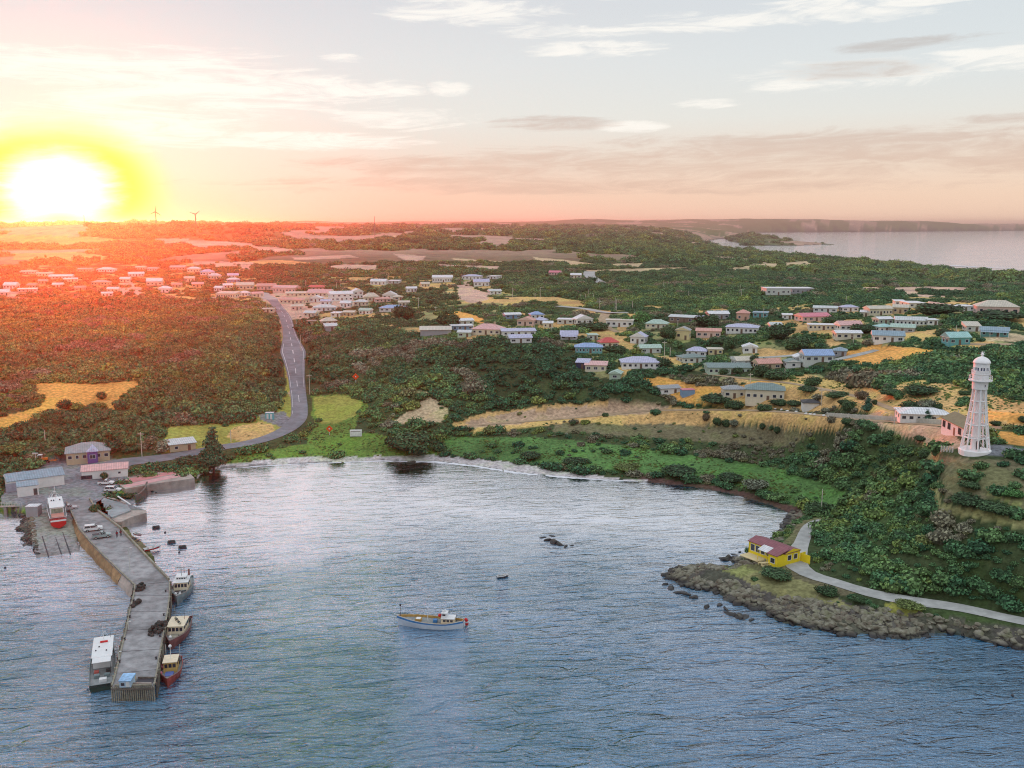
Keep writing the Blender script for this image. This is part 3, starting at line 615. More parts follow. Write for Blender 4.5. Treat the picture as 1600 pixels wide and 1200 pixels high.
# ---------------------------------------------------------------- scatter bushland
def gn_scatter(name, P, S_, Rz, T, V, label):
    me = bpy.data.meshes.new(name); me.vertices.add(len(P)); me.vertices.foreach_set('co', np.asarray(P, np.float32).ravel())
    for nm, ar, ty in (('size', S_, 'FLOAT'), ('turn', Rz, 'FLOAT'), ('tint', T, 'FLOAT')):
        a = me.attributes.new(nm, ty, 'POINT'); a.data.foreach_set('value', np.asarray(ar, np.float32))
    a = me.attributes.new('pick', 'INT', 'POINT'); a.data.foreach_set('value', np.asarray(V, np.int32)); me.materials.append(LEAF)
    o = link(name, me); md = o.modifiers.new('bushes', 'NODES'); ng = bpy.data.node_groups.new('bushes', 'GeometryNodeTree')
    ng.interface.new_socket('Geometry', in_out='INPUT', socket_type='NodeSocketGeometry'); ng.interface.new_socket('Geometry', in_out='OUTPUT', socket_type='NodeSocketGeometry')
    nd = ng.nodes; gi, go_ = nd.new('NodeGroupInput'), nd.new('NodeGroupOutput'); ci = nd.new('GeometryNodeCollectionInfo'); ci.inputs['Collection'].default_value = pc_
    ci.inputs['Separate Children'].default_value = True; ci.inputs['Reset Children'].default_value = True
    ip = nd.new('GeometryNodeInstanceOnPoints'); ip.inputs['Pick Instance'].default_value = True
    def attr(n, ty):
        q = nd.new('GeometryNodeInputNamedAttribute'); q.data_type = ty; q.inputs[0].default_value = n; return q
    L = ng.links.new; L(gi.outputs[0], ip.inputs['Points']); L(ci.outputs[0], ip.inputs['Instance']); L(attr('pick', 'INT').outputs[0], ip.inputs['Instance Index'])
    cx = nd.new('ShaderNodeCombineXYZ'); L(attr('turn', 'FLOAT').outputs[0], cx.inputs[2]); e2r = nd.new('FunctionNodeEulerToRotation'); L(cx.outputs[0], e2r.inputs[0]); L(e2r.outputs[0], ip.inputs['Rotation'])
    L(attr('size', 'FLOAT').outputs[0], ip.inputs['Scale']); L(ip.outputs[0], go_.inputs[0]); md.node_group = ng
    return tag(o, label, None, None, 'stuff')
KEEP_OUT = []      # (x, y, radius) of built things
VIEW_KEEP = []     # (u0, v0, u1, v1, depth) nothing tall just in front of these
def road_clear(x, y):
    ok = np.ones(x.shape, bool)
    for k_, (pp, wv) in road_pts.items():
        xs = [p.x for p in pp]; ys = [p.y for p in pp]; m = (x > min(xs) - 12) & (x < max(xs) + 12) & (y > min(ys) - 12) & (y < max(ys) + 12)
        if not m.any(): continue
        dd, tt = segdist(x[m], y[m], pp); ok[m] &= dd > np.interp(tt, range(len(pp)), wv) + (3.4 if k_ == 'main' else 2.0)
    return ok
def scatter_all():
    bands = [(150, 330, 1.75, 1.2, 2.9), (330, 620, 2.35, 1.5, 3.6), (620, 1150, 3.7, 2.1, 4.8), (1150, 2300, 11, 5, 9), (2300, 5200, 30, 9, 17)]
    res = []
    for r0, r1, gap, s0, s1 in bands:
        g = rng; aw = R(31) if r0 > 600 else R(35); n = int((r1 ** 2 - r0 ** 2) * aw / (gap * gap)); r = np.sqrt(g.uniform(r0 ** 2, r1 ** 2, n)); a = g.uniform(-aw, aw, n)
        x, y = r * np.sin(a), r * np.cos(a); z = hgt(x, y); cols, den = classify(x, y, z)
        land = z > (.5 if r0 < 900 else 1.0)
        patch = fbm(x / 16, y / 16, 131, 3) if r0 < 1100 else fbm(x / 90, y / 90, 131, 3)
        p = np.where(den >= .99, .97 if r0 < 1100 else .62, den * (1 + 2.2 * patch))
        keep = land & (g.uniform(0, 1, n) < p); x, y, z, den = x[keep], y[keep], z[keep], den[keep]
        ok = road_clear(x, y)
        for (kx, ky, kr) in KEEP_OUT: ok &= (x - kx) ** 2 + (y - ky) ** 2 > kr * kr
        x, y, z, den = x[ok], y[ok], z[ok], den[ok]; n = len(x)
        sz = g.uniform(0, 1, n) ** 2.4 * (s1 * 1.35 - s0 * .8) + s0 * .8; sz *= np.where(den < .99, .72, 1.0) * (1 + .5 * fbm(x / 17, y / 17, 141, 2))
        u, v = project(x, y, z)
        if r0 == 620: sz = np.where(u > 760, sz * .72, sz)
        keep = (u > -260) & (u < 1860)
        # the slope above the beach has small grey bushes
        low = inpoly(u, v, [(780, 640), (1290, 655), (1320, 700), (1200, 720), (1000, 700), (780, 690)]); sz = np.where(low, sz * .55, sz)
        pt = inpoly(u, v, [(1020, 860), (1240, 870), (1340, 930), (1450, 950), (1620, 980), (1620, 1020), (1020, 1000)]); sz = np.where(pt, sz * .38, sz)
        for (a0, b0, a1, b1, dep) in VIEW_KEEP:
            hh = sz * 1.05; du, dv = project(x, y, z + hh); rr_ = np.hypot(x, y)
            hit = (du > a0) & (du < a1) & (dv < b1) & (v > b0) & (rr_ < dep) & (rr_ > dep - 32)
            sz = np.where(hit, np.minimum(sz, np.maximum((v - b1) / 3.0, 0)), sz)
        keep &= sz > .35
        tint = .25 + .34 * fbm(x / 60, y / 60, 151, 3) + .16 * fbm(x / 9, y / 9, 157, 2) + g.normal(0, .13, n)
        tint = np.where((u < 420) & (v < 640) & (v > 450), tint + .16, tint)                       # olive, warm left-hand wood
        tint = np.where((u > 480) & (u < 800) & (v < 560) & (v > 505), tint + .12, tint)
        tint = np.where((u > 600) & (u < 900) & (v > 600) & (v < 690), tint + .25 * (g.uniform(0, 1, n) < .4), tint)
        tint = np.where(low, tint + .45 * (g.uniform(0, 1, n) < .5), tint)
        brown = (fbm(x / 20, y / 20, 171, 3) > .36) & (r0 < 1100); tint = tint + (.12 if r0 > 1100 else 0); tint = np.where(brown, .78 + g.normal(0, .03, n), tint)
        tint = np.clip(tint, 0, 1)
        res.append([q[keep] for q in (x, y, z - sz * .12, sz, g.uniform(0, 6.28, n), tint, g.integers(0, 7, n), u, v)])
    # tufts that break up the green flats
    n = 60000; r = np.sqrt(rng.uniform(220 ** 2, 480 ** 2, n)); a = rng.uniform(-R(30), R(30), n); x, y = r * np.sin(a), r * np.cos(a); z = hgt(x, y); cols, den = classify(x, y, z); u, v = project(x, y, z)
    k = (z > .6) & (((den > .045) & (den < .065)) | ((cols[:, 0] == C['dry'][0]) & (rng.uniform(0, 1, n) < .12))) & (v > 590) & road_clear(x, y); x, y, z, u, v = x[k], y[k], z[k], u[k], v[k]; n = len(x); f = fbm(x / 8, y / 8, 301, 3); k = f > -.25; x, y, z, u, v, f = x[k], y[k], z[k], u[k], v[k], f[k]; n = len(x)
    res.append([x, y, z - .05, rng.uniform(.18, .45, n) * (1 + f), rng.uniform(0, 6.28, n), np.clip(.48 + .3 * f + rng.normal(0, .06, n), 0, .7), rng.integers(0, 7, n), u, v])
    return [np.concatenate(c) for c in zip(*res)]
def build_scatter():
    x, y, z, sz, rz, ti, pk, u, v = scatter_all(); r = np.hypot(x, y)
    regs = [('dense olive bushland on the hillside left of the main road', (u < 445) & (r < 620)),
            ('dark dense scrub on the round hill right of the main road', (u < 1010) & (r < 560) & (u >= 445)),
            ('dark scrub on the bluff below the lighthouse', (u >= 1010) & (r < 330)),
            ('scrub patches on the dry slopes behind the lighthouse', (u >= 1010) & (r < 480)),
            ('bushes and low trees growing between the town houses', r < 1150),
            ('distant hedges and woods on the plain beyond the town', r < 9e9)]
    done = np.zeros(len(x), bool)
    for lb, m in regs:
        m = m & ~done; done |= m
        if m.sum(): gn_scatter('scrub', np.stack([x[m], y[m], z[m]], -1), sz[m], rz[m], ti[m], pk[m], lb)
    print('SCATTER', len(x))
# ---------------------------------------------------------------- materials for buildings
def roofmat(name, col):
    m, t, b = new_mat(name); P = texco(t, 'Object'); n = noise(t, P, .9, 4, .6); x, y, z = sep(t, P)
    rib = (x * 9.0).fn('SINE').step(-1, 1, .86, 1.06, smooth=False)
    f = n.step(.3, .7, .86, 1.12) * rib
    t.links.new(mixc(t, 1.0, col, comb(t, f, f, f), 'MULTIPLY').s, b.inputs['Base Color']); b.inputs['Roughness'].default_value = .5; b.inputs['Specular IOR Level'].default_value = .35
    return m
RC = {k: roofmat('roof_' + k, c) for k, c in dict(white=(.74, .74, .76), pale=(.60, .62, .62), lilac=(.50, .50, .66), blue=(.30, .42, .66), red=(.62, .10, .09), pink=(.72, .42, .40), salmon=(.66, .34, .28), beige=(.62, .56, .46),
      greygreen=(.20, .27, .26), mint=(.42, .56, .48), turq=(.36, .60, .58), grey=(.33, .34, .35), navy=(.10, .13, .25), darkgrey=(.11, .11, .13), olive=(.19, .18, .09), maroon=(.27, .09, .11), bluegrey=(.27, .37, .44), black=(.03, .03, .035), brown=(.30, .19, .14), hotpink=(.70, .22, .28)).items()}
WC = {k: mat('wall_' + k, c, .8, 0, .07, .8) for k, c in dict(white=(.78, .77, .75), cream=(.70, .64, .50), tan=(.55, .44, .30), pink=(.72, .52, .46), yellow=(.72, .60, .34), pale=(.62, .64, .60), green=(.48, .60, .48), teal=(.16, .42, .44), brown=(.24, .17, .13),
      blue=(.20, .33, .50), navy=(.05, .06, .12), grey=(.40, .40, .42), salmon=(.70, .42, .32), lemon=(.85, .66, .03), purple=(.16, .10, .30)).items()}
GLASS = mat('window_glass', (.03, .04, .06), .12, 0, .3, 1, .6); TRIM = mat('white_trim', (.72, .72, .72), .6, 0, .05); DARKTRIM = mat('dark_trim', (.10, .09, .09), .6)
DOORM = mat('door_wood', (.17, .11, .08), .6); POSTW = mat('veranda_post', (.74, .73, .70), .6)
_wc = {}
def window(parent, x, y, z, w, h, rz=0.0, name='window', trim=None):
    key = (round(w, 1), round(h, 1), trim.name if trim else '')
    if key not in _wc:
        w_, h_ = key[:2]; f = MB(); tk = .09
        f.box(-w_ / 2 - tk, w_ / 2 + tk, -.06, .0, h_, h_ + tk); f.box(-w_ / 2 - tk, w_ / 2 + tk, -.09, .0, -tk, 0); f.box(-w_ / 2 - tk, -w_ / 2, -.06, 0, 0, h_); f.box(w_ / 2, w_ / 2 + tk, -.06, 0, 0, h_)
        if w_ > 1.3: f.box(-.03, .03, -.05, 0, 0, h_)
        _wc[key] = (f.mesh('window', trim or TRIM), MB().box(-w_ / 2, w_ / 2, -.03, .0, 0, h_).mesh('pane', GLASS))
    a = link(name, _wc[key][0], parent); a.location = (x, y, z); a.rotation_euler = (0, 0, rz)
    link('pane', _wc[key][1], a); return a
_dm = {}
def door(parent, x, y, z, w=.95, h=2.0, rz=0.0, m=None):
    key = (w, h, (m or DOORM).name)
    if key not in _dm: _dm[key] = MB().box(-w / 2, w / 2, -.05, 0, 0, h).mesh('door', m or DOORM)
    a = link('door', _dm[key], parent); a.location = (x, y, z); a.rotation_euler = (0, 0, rz); return a
def roof_mesh(w, d, h0, rise, kind, ov=.45, th=.16):
    "solid roof over a w x d plan (x centred, y from 0 back); returns verts/faces and which faces are gable wall"
    x0, x1, y0, y1 = -w / 2 - ov, w / 2 + ov, -ov, d + ov; z0, z1 = h0, h0 + th; gab = []
    B = [(x0, y0, z0), (x1, y0, z0), (x1, y1, z0), (x0, y1, z0), (x0, y0, z1), (x1, y0, z1), (x1, y1, z1), (x0, y1, z1)]
    F_ = [(0, 3, 2, 1), (0, 1, 5, 4), (1, 2, 6, 5), (2, 3, 7, 6), (3, 0, 4, 7)]; zt = z1 + rise; ym, xm = (y0 + y1) / 2, 0
    if kind == 'flat': F_ += [(4, 5, 6, 7)]
    elif kind == 'shed': B[6] = (x1, y1, zt); B[7] = (x0, y1, zt); F_ += [(4, 5, 6, 7)]; gab = [2, 3, 4]
    elif kind == 'gable': B += [(x0, ym, zt), (x1, ym, zt)]; F_ += [(4, 5, 9, 8), (6, 7, 8, 9), (5, 6, 9), (7, 4, 8)]; gab = [7, 8]
    elif kind == 'gfront': B += [(xm, y0, zt), (xm, y1, zt)]; F_ += [(5, 6, 9, 8), (7, 4, 8, 9), (4, 5, 8), (6, 7, 9)]; gab = [7, 8]
    elif kind == 'pyr': B += [(xm, ym, zt)]; F_ += [(4, 5, 8), (5, 6, 8), (6, 7, 8), (7, 4, 8)]
    else:
        i_ = min(w, d) / 2 + ov
        if w >= d: B += [(x0 + i_, ym, zt), (x1 - i_, ym, zt)]; F_ += [(4, 5, 9, 8), (6, 7, 8, 9), (5, 6, 9), (7, 4, 8)]
        else: B += [(xm, y0 + i_, zt), (xm, y1 - i_, zt)]; F_ += [(5, 6, 9, 8), (7, 4, 8, 9), (4, 5, 8), (6, 7, 9)]
    return B, F_, gab
def roof_obj(parent, w, d, h0, rise, kind, rm, wm, ov=.45, name='roof'):
    B, F_, gab = roof_mesh(w, d, h0, rise, kind, ov); me = bpy.data.meshes.new(name); me.from_pydata(B, [], F_); me.materials.append(rm); me.materials.append(wm)
    for g in gab: me.polygons[g].material_index = 1
    me.update(); return link(name, me, parent)
def house(label, p0, p1, hw, d, kind, rise, rc, wc, cat='house', name='house', nwin=None, ndoor=1, chimney=False, ver=False, ov=.45, winh=None, side=True, found=2.0, storeys=1, extra=None, dark=False):
    c = (p0 + p1) / 2; dx_ = p1 - p0; rz = math.atan2(dx_.y, dx_.x); w = math.hypot(dx_.x, dx_.y)
    c.z = max(float(hgt(c.x, c.y)), min(p0.z, p1.z))
    e = empty(name, c, rz, label, cat, 'buildings of the harbour town')
    wm, rm = WC[wc], RC[rc]
    MB().box(-w / 2, w / 2, 0, d, -found, hw).build('wall', wm, e)
    r = roof_obj(e, w, d, hw, rise, kind, rm, wm, ov)
    if chimney: MB().box(-.35, .35, -.35, .35, 0, rise * .6 + 1.1).build('chimney', WC['tan'], r).location = (w * .22, d * .5, hw + rise * .4)
    if nwin is None: nwin = max(1, int(w / 3.3))
    sh = hw / storeys
    for st_ in range(storeys):
        slots = nwin + (ndoor if st_ == 0 else 0); k_ = 0
        for k in range(slots):
            x = -w / 2 + w * (k + .5) / slots
            if st_ == 0 and ndoor and k == slots // 2: door(e, x, -.002, .05, .95, min(2.0, sh * .8)); continue
            ww = min(1.5, w / slots * .5) * (.7 if (k * 7 + int(w * 10)) % 3 == 0 else 1); hh = winh or min(1.0, sh * .38)
            window(e, x, -.002, st_ * sh + sh * .36, ww, hh, trim=DARKTRIM if dark else None)
        if side and d > 4:
            for y in (d * .3, d * .7):
                window(e, w / 2 + .002, y, st_ * sh + sh * .36, 1.1, min(1.1, sh * .42), math.pi / 2); window(e, -w / 2 - .002, y, st_ * sh + sh * .36, 1.1, min(1.1, sh * .42), -math.pi / 2)
    if ver:
        vr = MB().add([(-w / 2, -2.1, hw - .45), (w / 2, -2.1, hw - .45), (w / 2, -.46, hw - .02), (-w / 2, -.46, hw - .02), (-w / 2, -2.1, hw - .53), (w / 2, -2.1, hw - .53), (w / 2, -.46, hw - .10), (-w / 2, -.46, hw - .10)],
                      [(0, 1, 2, 3), (7, 6, 5, 4), (0, 4, 5, 1), (1, 5, 6, 2), (3, 2, 6, 7), (0, 3, 7, 4)]).build('veranda', rm, e)
        for k in range(max(3, int(w / 2.6) + 1)):
            x = -w / 2 + .1 + (w - .2) * k / max(2, int(w / 2.6)); MB().box(x - .07, x + .07, -2.05, -1.91, -1.0, hw - .46).build('post', POSTW, vr)
    if extra: extra(e, w, d, hw)
    KEEP_OUT.append((c.x - math.sin(rz) * d / 2, c.y + math.cos(rz) * d / 2, max(w * .42, d * .6) + 1.0))
    return e
def hpx(row):
    u0, u1, vt, vr, vb, kind, rc, wc, label = row[:9]; kw = dict(row[9]) if len(row) > 9 else {}
    yaw = kw.pop('yaw', random.Random(u0 * 7 + vb).uniform(-.42, .42)); p = ground((u0 + u1) / 2, vb); s = ppm(p)
    w = (u1 - u0) / s / math.cos(yaw); hw = max(2.2, min((vb - vr) / s * 1.03, 7.0)); w = max(w - .6, 3.5)
    if hw > 4.6: kw.setdefault('storeys', 2)
    d = kw.pop('d', min(max(w * .62, 5.5), 10.0)); look = (H - p.z) / math.hypot(p.x, p.y)
    rise = (vr - vt) / s - d * .5 * look
    if kind == 'flat': rise = 0; d = min(max(6, (vr - vt) / s / look * .8), 14)
    else: rise = min(max(rise, .9), 2.6)
    dirx = Vector((math.cos(yaw - math.atan2(p.x, p.y) * .5), math.sin(yaw - math.atan2(p.x, p.y) * .5), 0)); p0, p1 = p - dirx * w / 2, p + dirx * w / 2
    VIEW_KEEP.append((u0 - 1, vt - 1, u1 + 1, vb - 1.0, math.hypot(p.x, p.y) + 2))
    e = house(label, p0, p1, hw, d, kind, rise, rc, wc, **kw); e.location.z = p.z; return e
T2 = dict(chimney=True)
HOUSES = [
 (875, 903, 517, 524, 531, 'gable', 'lilac', 'white', 'white weatherboard house with lilac-grey roof and glazed veranda above the scrub hill', dict(ver=True, yaw=-.05)),
 (898, 942, 536, 543, 552, 'hip', 'blue', 'teal', 'blue-roofed house with a long glazed blue-green front, just left of the red-roofed house', dict(nwin=7, yaw=.0, dark=False)),
 (938, 968, 529, 537, 543, 'hip', 'red', 'cream', 'cream house with a bright red hip roof among dark shrubs', dict(yaw=.25)),
 (984, 1008, 519, 527, 537, 'gfront', 'lilac', 'white', 'white gable-fronted house with twin windows, right of the red-roofed house', dict(yaw=-.3)),
 (946, 989, 498, 501, 511, 'flat', 'beige', 'white', 'low house with flat beige roof beside a round bush at the lane corner'),
 (1008, 1041, 501, 508, 513, 'hip', 'mint', 'cream', 'cream house under a wide pale green hip roof, centre of town'),
 (900, 927, 492, 499, 507, 'gfront', 'white', 'white', 'two-storey white house with broad low gable near the town lane', dict(storeys=1)),
 (870, 896, 500, 503, 506, 'flat', 'white', 'pale', 'long low white-roofed shed left of the two-storey white house'),
 (1000, 1034, 541, 547, 552, 'gable', 'mint', 'pale', 'pale green long-roofed house half hidden by shrubs beside a tall pole'),
 (971, 1032, 557, 567, 576, 'hip', 'lilac', 'white', 'wide white house with lilac hip roof and a dark bush before it', dict(yaw=.06, nwin=6)),
 (899, 920, 563, 567, 576, 'shed', 'lilac', 'navy', 'navy blue tin shed beside the cream skillion-roofed house', dict(nwin=0, ndoor=1)),
 (913, 948, 566, 571, 581, 'shed', 'pink', 'cream', 'cream house with pinkish skillion roof and three small dark windows', dict(nwin=3, ndoor=0)),
 (951, 970, 582, 588, 593, 'gfront', 'mint', 'green', 'small pale green gabled hut at the scrub edge', dict(nwin=1, ndoor=0, side=False)),
 (919, 935, 525, 527, 531, 'flat', 'mint', 'pale', 'little low pale green shed between white veranda house and red roof', dict(nwin=1)),
 (1054, 1077, 511, 517, 531, 'gfront', 'grey', 'yellow', 'two-storey cream-yellow house with dark windows and grey roof', dict(yaw=-.25, dark=True)),
 (1087, 1126, 513, 518, 528, 'gable', 'salmon', 'pink', 'pink house with salmon roof above a terraced orange bank', dict(yaw=-.12)),
 (1134, 1183, 506, 512, 521, 'hip', 'lilac', 'white', 'long white house with lilac roof and shaded veranda, right of the pink house', dict(nwin=6)),
 (1107, 1140, 486, 491, 499, 'gable', 'white', 'grey', 'grey and white house with pale blue roof on the upper street'),
 (1150, 1170, 484, 490, 501, 'hip', 'salmon', 'salmon', 'tall salmon-coloured house with hip roof on the upper street'),
 (1176, 1199, 486, 489, 496, 'flat', 'bluegrey', 'teal', 'flat-roofed blue-green house right of the tall salmon house'),
 (1045, 1083, 492, 496, 504, 'gable', 'pale', 'brown', 'brown timber house with pale metal roof behind dark bushes'),
 (1160, 1184, 537, 543, 552, 'gfront', 'white', 'white', 'small white gabled cottage with one dark window by the crossing', dict(nwin=1)),
 (1072, 1103, 542, 549, 557, 'hip', 'lilac', 'white', 'white house with lilac hip roof below the orange bank'),
 (1066, 1104, 556, 562, 567, 'hip', 'greygreen', 'pale', 'house under a low grey-green hip roof in front of the lilac hip roof'),
 (1106, 1174, 567, 575, 585, 'gable', 'greygreen', 'green', 'very long pale green house with grey-green roof and bushes before it', dict(nwin=7, yaw=.1)),
 (1106, 1130, 546, 549, 554, 'flat', 'beige', 'yellow', 'flat-topped yellowish shed behind the long green house', dict(nwin=2)),
 (1150, 1182, 559, 566, 572, 'gable', 'beige', 'pale', 'beige-roofed house right behind the end of the long green house'),
 (1184, 1222, 562, 570, 577, 'gable', 'salmon', 'tan', 'tan house with salmon roof beside the round dark bushes'),
 (1130, 1165, 602, 609, 623, 'hip', 'grey', 'cream', 'low wing with brown-grey hip roof adjoining the big slate-roofed house', dict(nwin=2)),
 (1164, 1225, 598, 610, 627, 'hip', 'greygreen', 'cream', 'big cream house with dark slate-green hip roof beside the dry paddock', dict(yaw=-.12, nwin=5, ndoor=1)),
 (1032, 1064, 607, 611, 616, 'gable', 'grey', 'white', 'grey-roofed low shed sunk behind bushes left of the blue container', dict(nwin=1)),
 (1254, 1281, 625, 630, 640, 'pyr', 'black', 'white', 'small white square hut with black pyramid roof', dict(nwin=0, ndoor=0, side=False, name='hut', cat='hut', d=5.0, yaw=.0)),
 (1197, 1236, 447, 451, 461, 'flat', 'white', 'pale', 'left half of the long flat white clinic-like building on the rise'),
 (1236, 1272, 448, 451, 459, 'flat', 'white', 'grey', 'right half of the long flat white building on the rise'),
 (1253, 1299, 489, 495, 502, 'gable', 'hotpink', 'pink', 'house with a bright pink-red roof at right of town'),
 (1271, 1307, 481, 484, 488, 'gable', 'pale', 'white', 'low pale-roofed house behind the bright pink-red roof'),
 (1316, 1342, 479, 483, 487, 'hip', 'lilac', 'white', 'small house with pale lilac hip roof, above the pink-red roof'),
 (1263, 1304, 505, 508, 516, 'flat', 'white', 'cream', 'cream flat-roofed house on the tan yard', dict(nwin=5)),
 (1312, 1348, 503, 510, 516, 'gable', 'pink', 'white', 'house with long pinkish pale roof behind a dark hedge'),
 (1306, 1347, 517, 521, 530, 'gable', 'white', 'cream', 'cream house with white roof edge fronting the tan yard', dict(yaw=.1)),
 (1257, 1303, 546, 556, 566, 'gable', 'blue', 'pale', 'large house with steep blue roof amid a cluster of roofs', dict(yaw=.2)),
 (1301, 1322, 543, 549, 557, 'hip', 'bluegrey', 'grey', 'grey-roofed house at the right end of the blue roof cluster'),
 (1242, 1266, 553, 559, 568, 'gfront', 'white', 'white', 'white gable-ended building in front of the blue-roofed house', dict(nwin=1, ndoor=0)),
 (1228, 1252, 563, 568, 575, 'gfront', 'greygreen', 'white', 'small white gabled hut with green-grey roof at the scrub edge', dict(nwin=1, ndoor=0)),
 (1358, 1395, 478, 483, 493, 'gable', 'beige', 'cream', 'long cream building with tan roof and many windows, upper right of town', dict(nwin=6)),
 (1395, 1418, 476, 481, 490, 'gable', 'beige', 'tan', 'taller cream end block beside the long tan-roofed building'),
 (1372, 1396, 495, 499, 507, 'gable', 'white', 'green', 'pale green house left of the long white terrace'),
 (1400, 1448, 495, 501, 509, 'gable', 'pale', 'white', 'long white terrace with pale roof and row of windows', dict(nwin=7)),
 (1373, 1398, 509, 514, 519, 'hip', 'turq', 'white', 'house with blue-green roof behind the gabled white house'),
 (1392, 1427, 509, 515, 520, 'gable', 'mint', 'grey', 'mint green long roof right of the blue-green roof'),
 (1364, 1412, 517, 525, 535, 'gable', 'bluegrey', 'white', 'white house with grey-blue roof above the orange paddock', dict(yaw=-.1)),
 (1482, 1517, 519, 528, 539, 'gable', 'turq', 'teal', 'turquoise gabled house standing alone in dark scrub', dict(yaw=.35)),
 (1509, 1532, 505, 511, 518, 'shed', 'beige', 'pale', 'tan-roofed shed left of the long turquoise house'),
 (1533, 1574, 511, 517, 526, 'gable', 'bluegrey', 'teal', 'long turquoise house with a row of pale posts', dict(ver=True)),
 (1528, 1590, 468, 480, 494, 'hip', 'beige', 'pink', 'large square house with high pale hip roof and dark window band', dict(yaw=-.05, nwin=5, ndoor=0, dark=True, winh=1.5)),
 (1398, 1414, 469, 472, 477, 'flat', 'white', 'white', 'small white flat shed at left end of the long pale wall'),
 (1420, 1447, 470, 474, 481, 'flat', 'white', 'pale', 'white flat-roofed unit behind the cream end block'),
 (1494, 1525, 476, 479, 486, 'flat', 'white', 'white', 'white flat-roofed unit just left of the large hip-roofed house'),
 (1407, 1487, 641, 652, 660, 'hip', 'white', 'white', 'low white house with pale blue hip roof beside the lighthouse cottage', dict(yaw=.0, nwin=6)),
 (736, 782, 506, 515, 523, 'hip', 'pink', 'cream', 'cream house with wide pink hip roof left of the lilac roofs', dict(T2)),
 (784, 838, 515, 519, 525, 'gable', 'lilac', 'white', 'long house with lilac roof, rear one of the lilac pair'),
 (796, 832, 523, 529, 536, 'gable', 'lilac', 'white', 'white house with lilac roof, front one of the lilac pair', dict(yaw=.2)),
 (807, 834, 495, 501, 509, 'gfront', 'salmon', 'pink', 'pinkish house with salmon gable beside a cream wing'),
 (832, 850, 496, 501, 507, 'hip', 'lilac', 'cream', 'cream wing with lilac hip roof joined to the pinkish gable'),
 (789, 815, 491, 494, 498, 'gable', 'white', 'blue', 'low pale blue-roofed house behind the pinkish gable'),
 (829, 851, 487, 492, 498, 'hip', 'blue', 'white', 'white house with bright blue hip roof near the dry paddock'),
 (740, 765, 436, 441, 447, 'gable', 'lilac', 'white', 'pale two-part building behind slender trees at town rear'),
 (891, 908, 427, 430, 435, 'gable', 'white', 'cream', 'far white farmhouse beside the forked pale lane'),
 (857, 875, 423, 426, 430, 'gable', 'hotpink', 'pink', 'far low building with pink roof left of the white farmhouse'),
 (656, 706, 512, 516, 524, 'shed', 'beige', 'grey', 'long grey shed with pale roof at the top of the scrub hill', dict(nwin=0, ndoor=0, side=False)),
 (703, 741, 499, 503, 508, 'gable', 'white', 'pale', 'white roofed row house behind the long grey shed'),
 (706, 740, 508, 511, 516, 'flat', 'white', 'blue', 'white flat roof with blue wall right of the long grey shed'),
 (714, 736, 516, 520, 527, 'gable', 'pale', 'green', 'pale green cottage between the grey shed and the pink hip roof'),
 (592, 633, 477, 482, 487, 'hip', 'blue', 'white', 'lilac-blue roofed hall at mid town, left of the dark trees'),
 (569, 593, 457, 464, 471, 'hip', 'beige', 'cream', 'beige house with pale hip roof right of the long white hall'),
 (597, 619, 455, 461, 467, 'gfront', 'pale', 'white', 'white gabled house behind the pinkish low building'),
 (587, 611, 465, 468, 472, 'flat', 'salmon', 'pink', 'pinkish low building in front of the white gabled house'),
 (616, 630, 461, 464, 469, 'hip', 'beige', 'cream', 'small cream house at the right of the white gabled house'),
 (578, 603, 436, 440, 445, 'gable', 'white', 'white', 'white hall with long roof at rear of town'),
 (606, 624, 438, 440, 443, 'flat', 'white', 'pale', 'low white roof next to the rear hall'),
 (658, 672, 441, 444, 448, 'gable', 'beige', 'cream', 'cream cottage tucked against dark rear trees'),
 (675, 707, 430, 434, 441, 'gable', 'white', 'white', 'long white building with windows on the rear rise', dict(nwin=7)),
 (721, 750, 429, 432, 437, 'hip', 'lilac', 'white', 'pale-roofed house at the far right of the rear rise'),
 (503, 528, 496, 502, 508, 'hip', 'beige', 'cream', 'beige hip-roofed house right of the road top'),
 (509, 529, 506, 510, 517, 'shed', 'pale', 'grey', 'grey carport shed below the beige hip-roofed house', dict(nwin=0)),
 (478, 496, 500, 502, 508, 'flat', 'brown', 'tan', 'tan flat-roofed office nearest the road top on its right'),
 (401, 430, 443, 447, 453, 'gable', 'salmon', 'pink', 'rosy-roofed shop at the left of the main street'),
 (425, 462, 446, 450, 457, 'gable', 'pink', 'pink', 'long pink-roofed hall facing the main street'),
 (481, 505, 446, 449, 453, 'gable', 'red', 'salmon', 'far shed with red roof behind the pink hall'),
 (479, 517, 452, 458, 463, 'gable', 'pink', 'cream', 'large hall with broad pink roof in the town centre'),
 (517, 552, 455, 460, 470, 'gable', 'white', 'white', 'long white warehouse in the town centre', dict(nwin=4)),
 (552, 568, 451, 456, 466, 'gfront', 'white', 'white', 'white gabled end block of the long warehouse'),
 (447, 479, 456, 459, 463, 'gable', 'beige', 'cream', 'beige-roofed shop in front of the pink hall'),
 (436, 474, 465, 469, 475, 'gable', 'salmon', 'cream', 'cream shop row with low roof at the road top'),
 (483, 503, 462, 466, 472, 'gfront', 'white', 'white', 'bright white gable beside the long warehouse'),
 (488, 524, 476, 481, 486, 'hip', 'pale', 'white', 'pale-roofed house amid bushes below the warehouse'),
 (474, 493, 486, 490, 495, 'gable', 'pale', 'cream', 'small cream cottage beside the utility poles'),
 (409, 428, 482, 484, 488, 'flat', 'beige', 'cream', 'little beige shelter left of the road top'),
 (535, 554, 487, 490, 494, 'gable', 'beige', 'tan', 'tan roof showing at the edge of the scrub hill'),
 (5, 25, 441, 446, 451, 'gable', 'white', 'white', 'white barn-like house at the far left of town'),
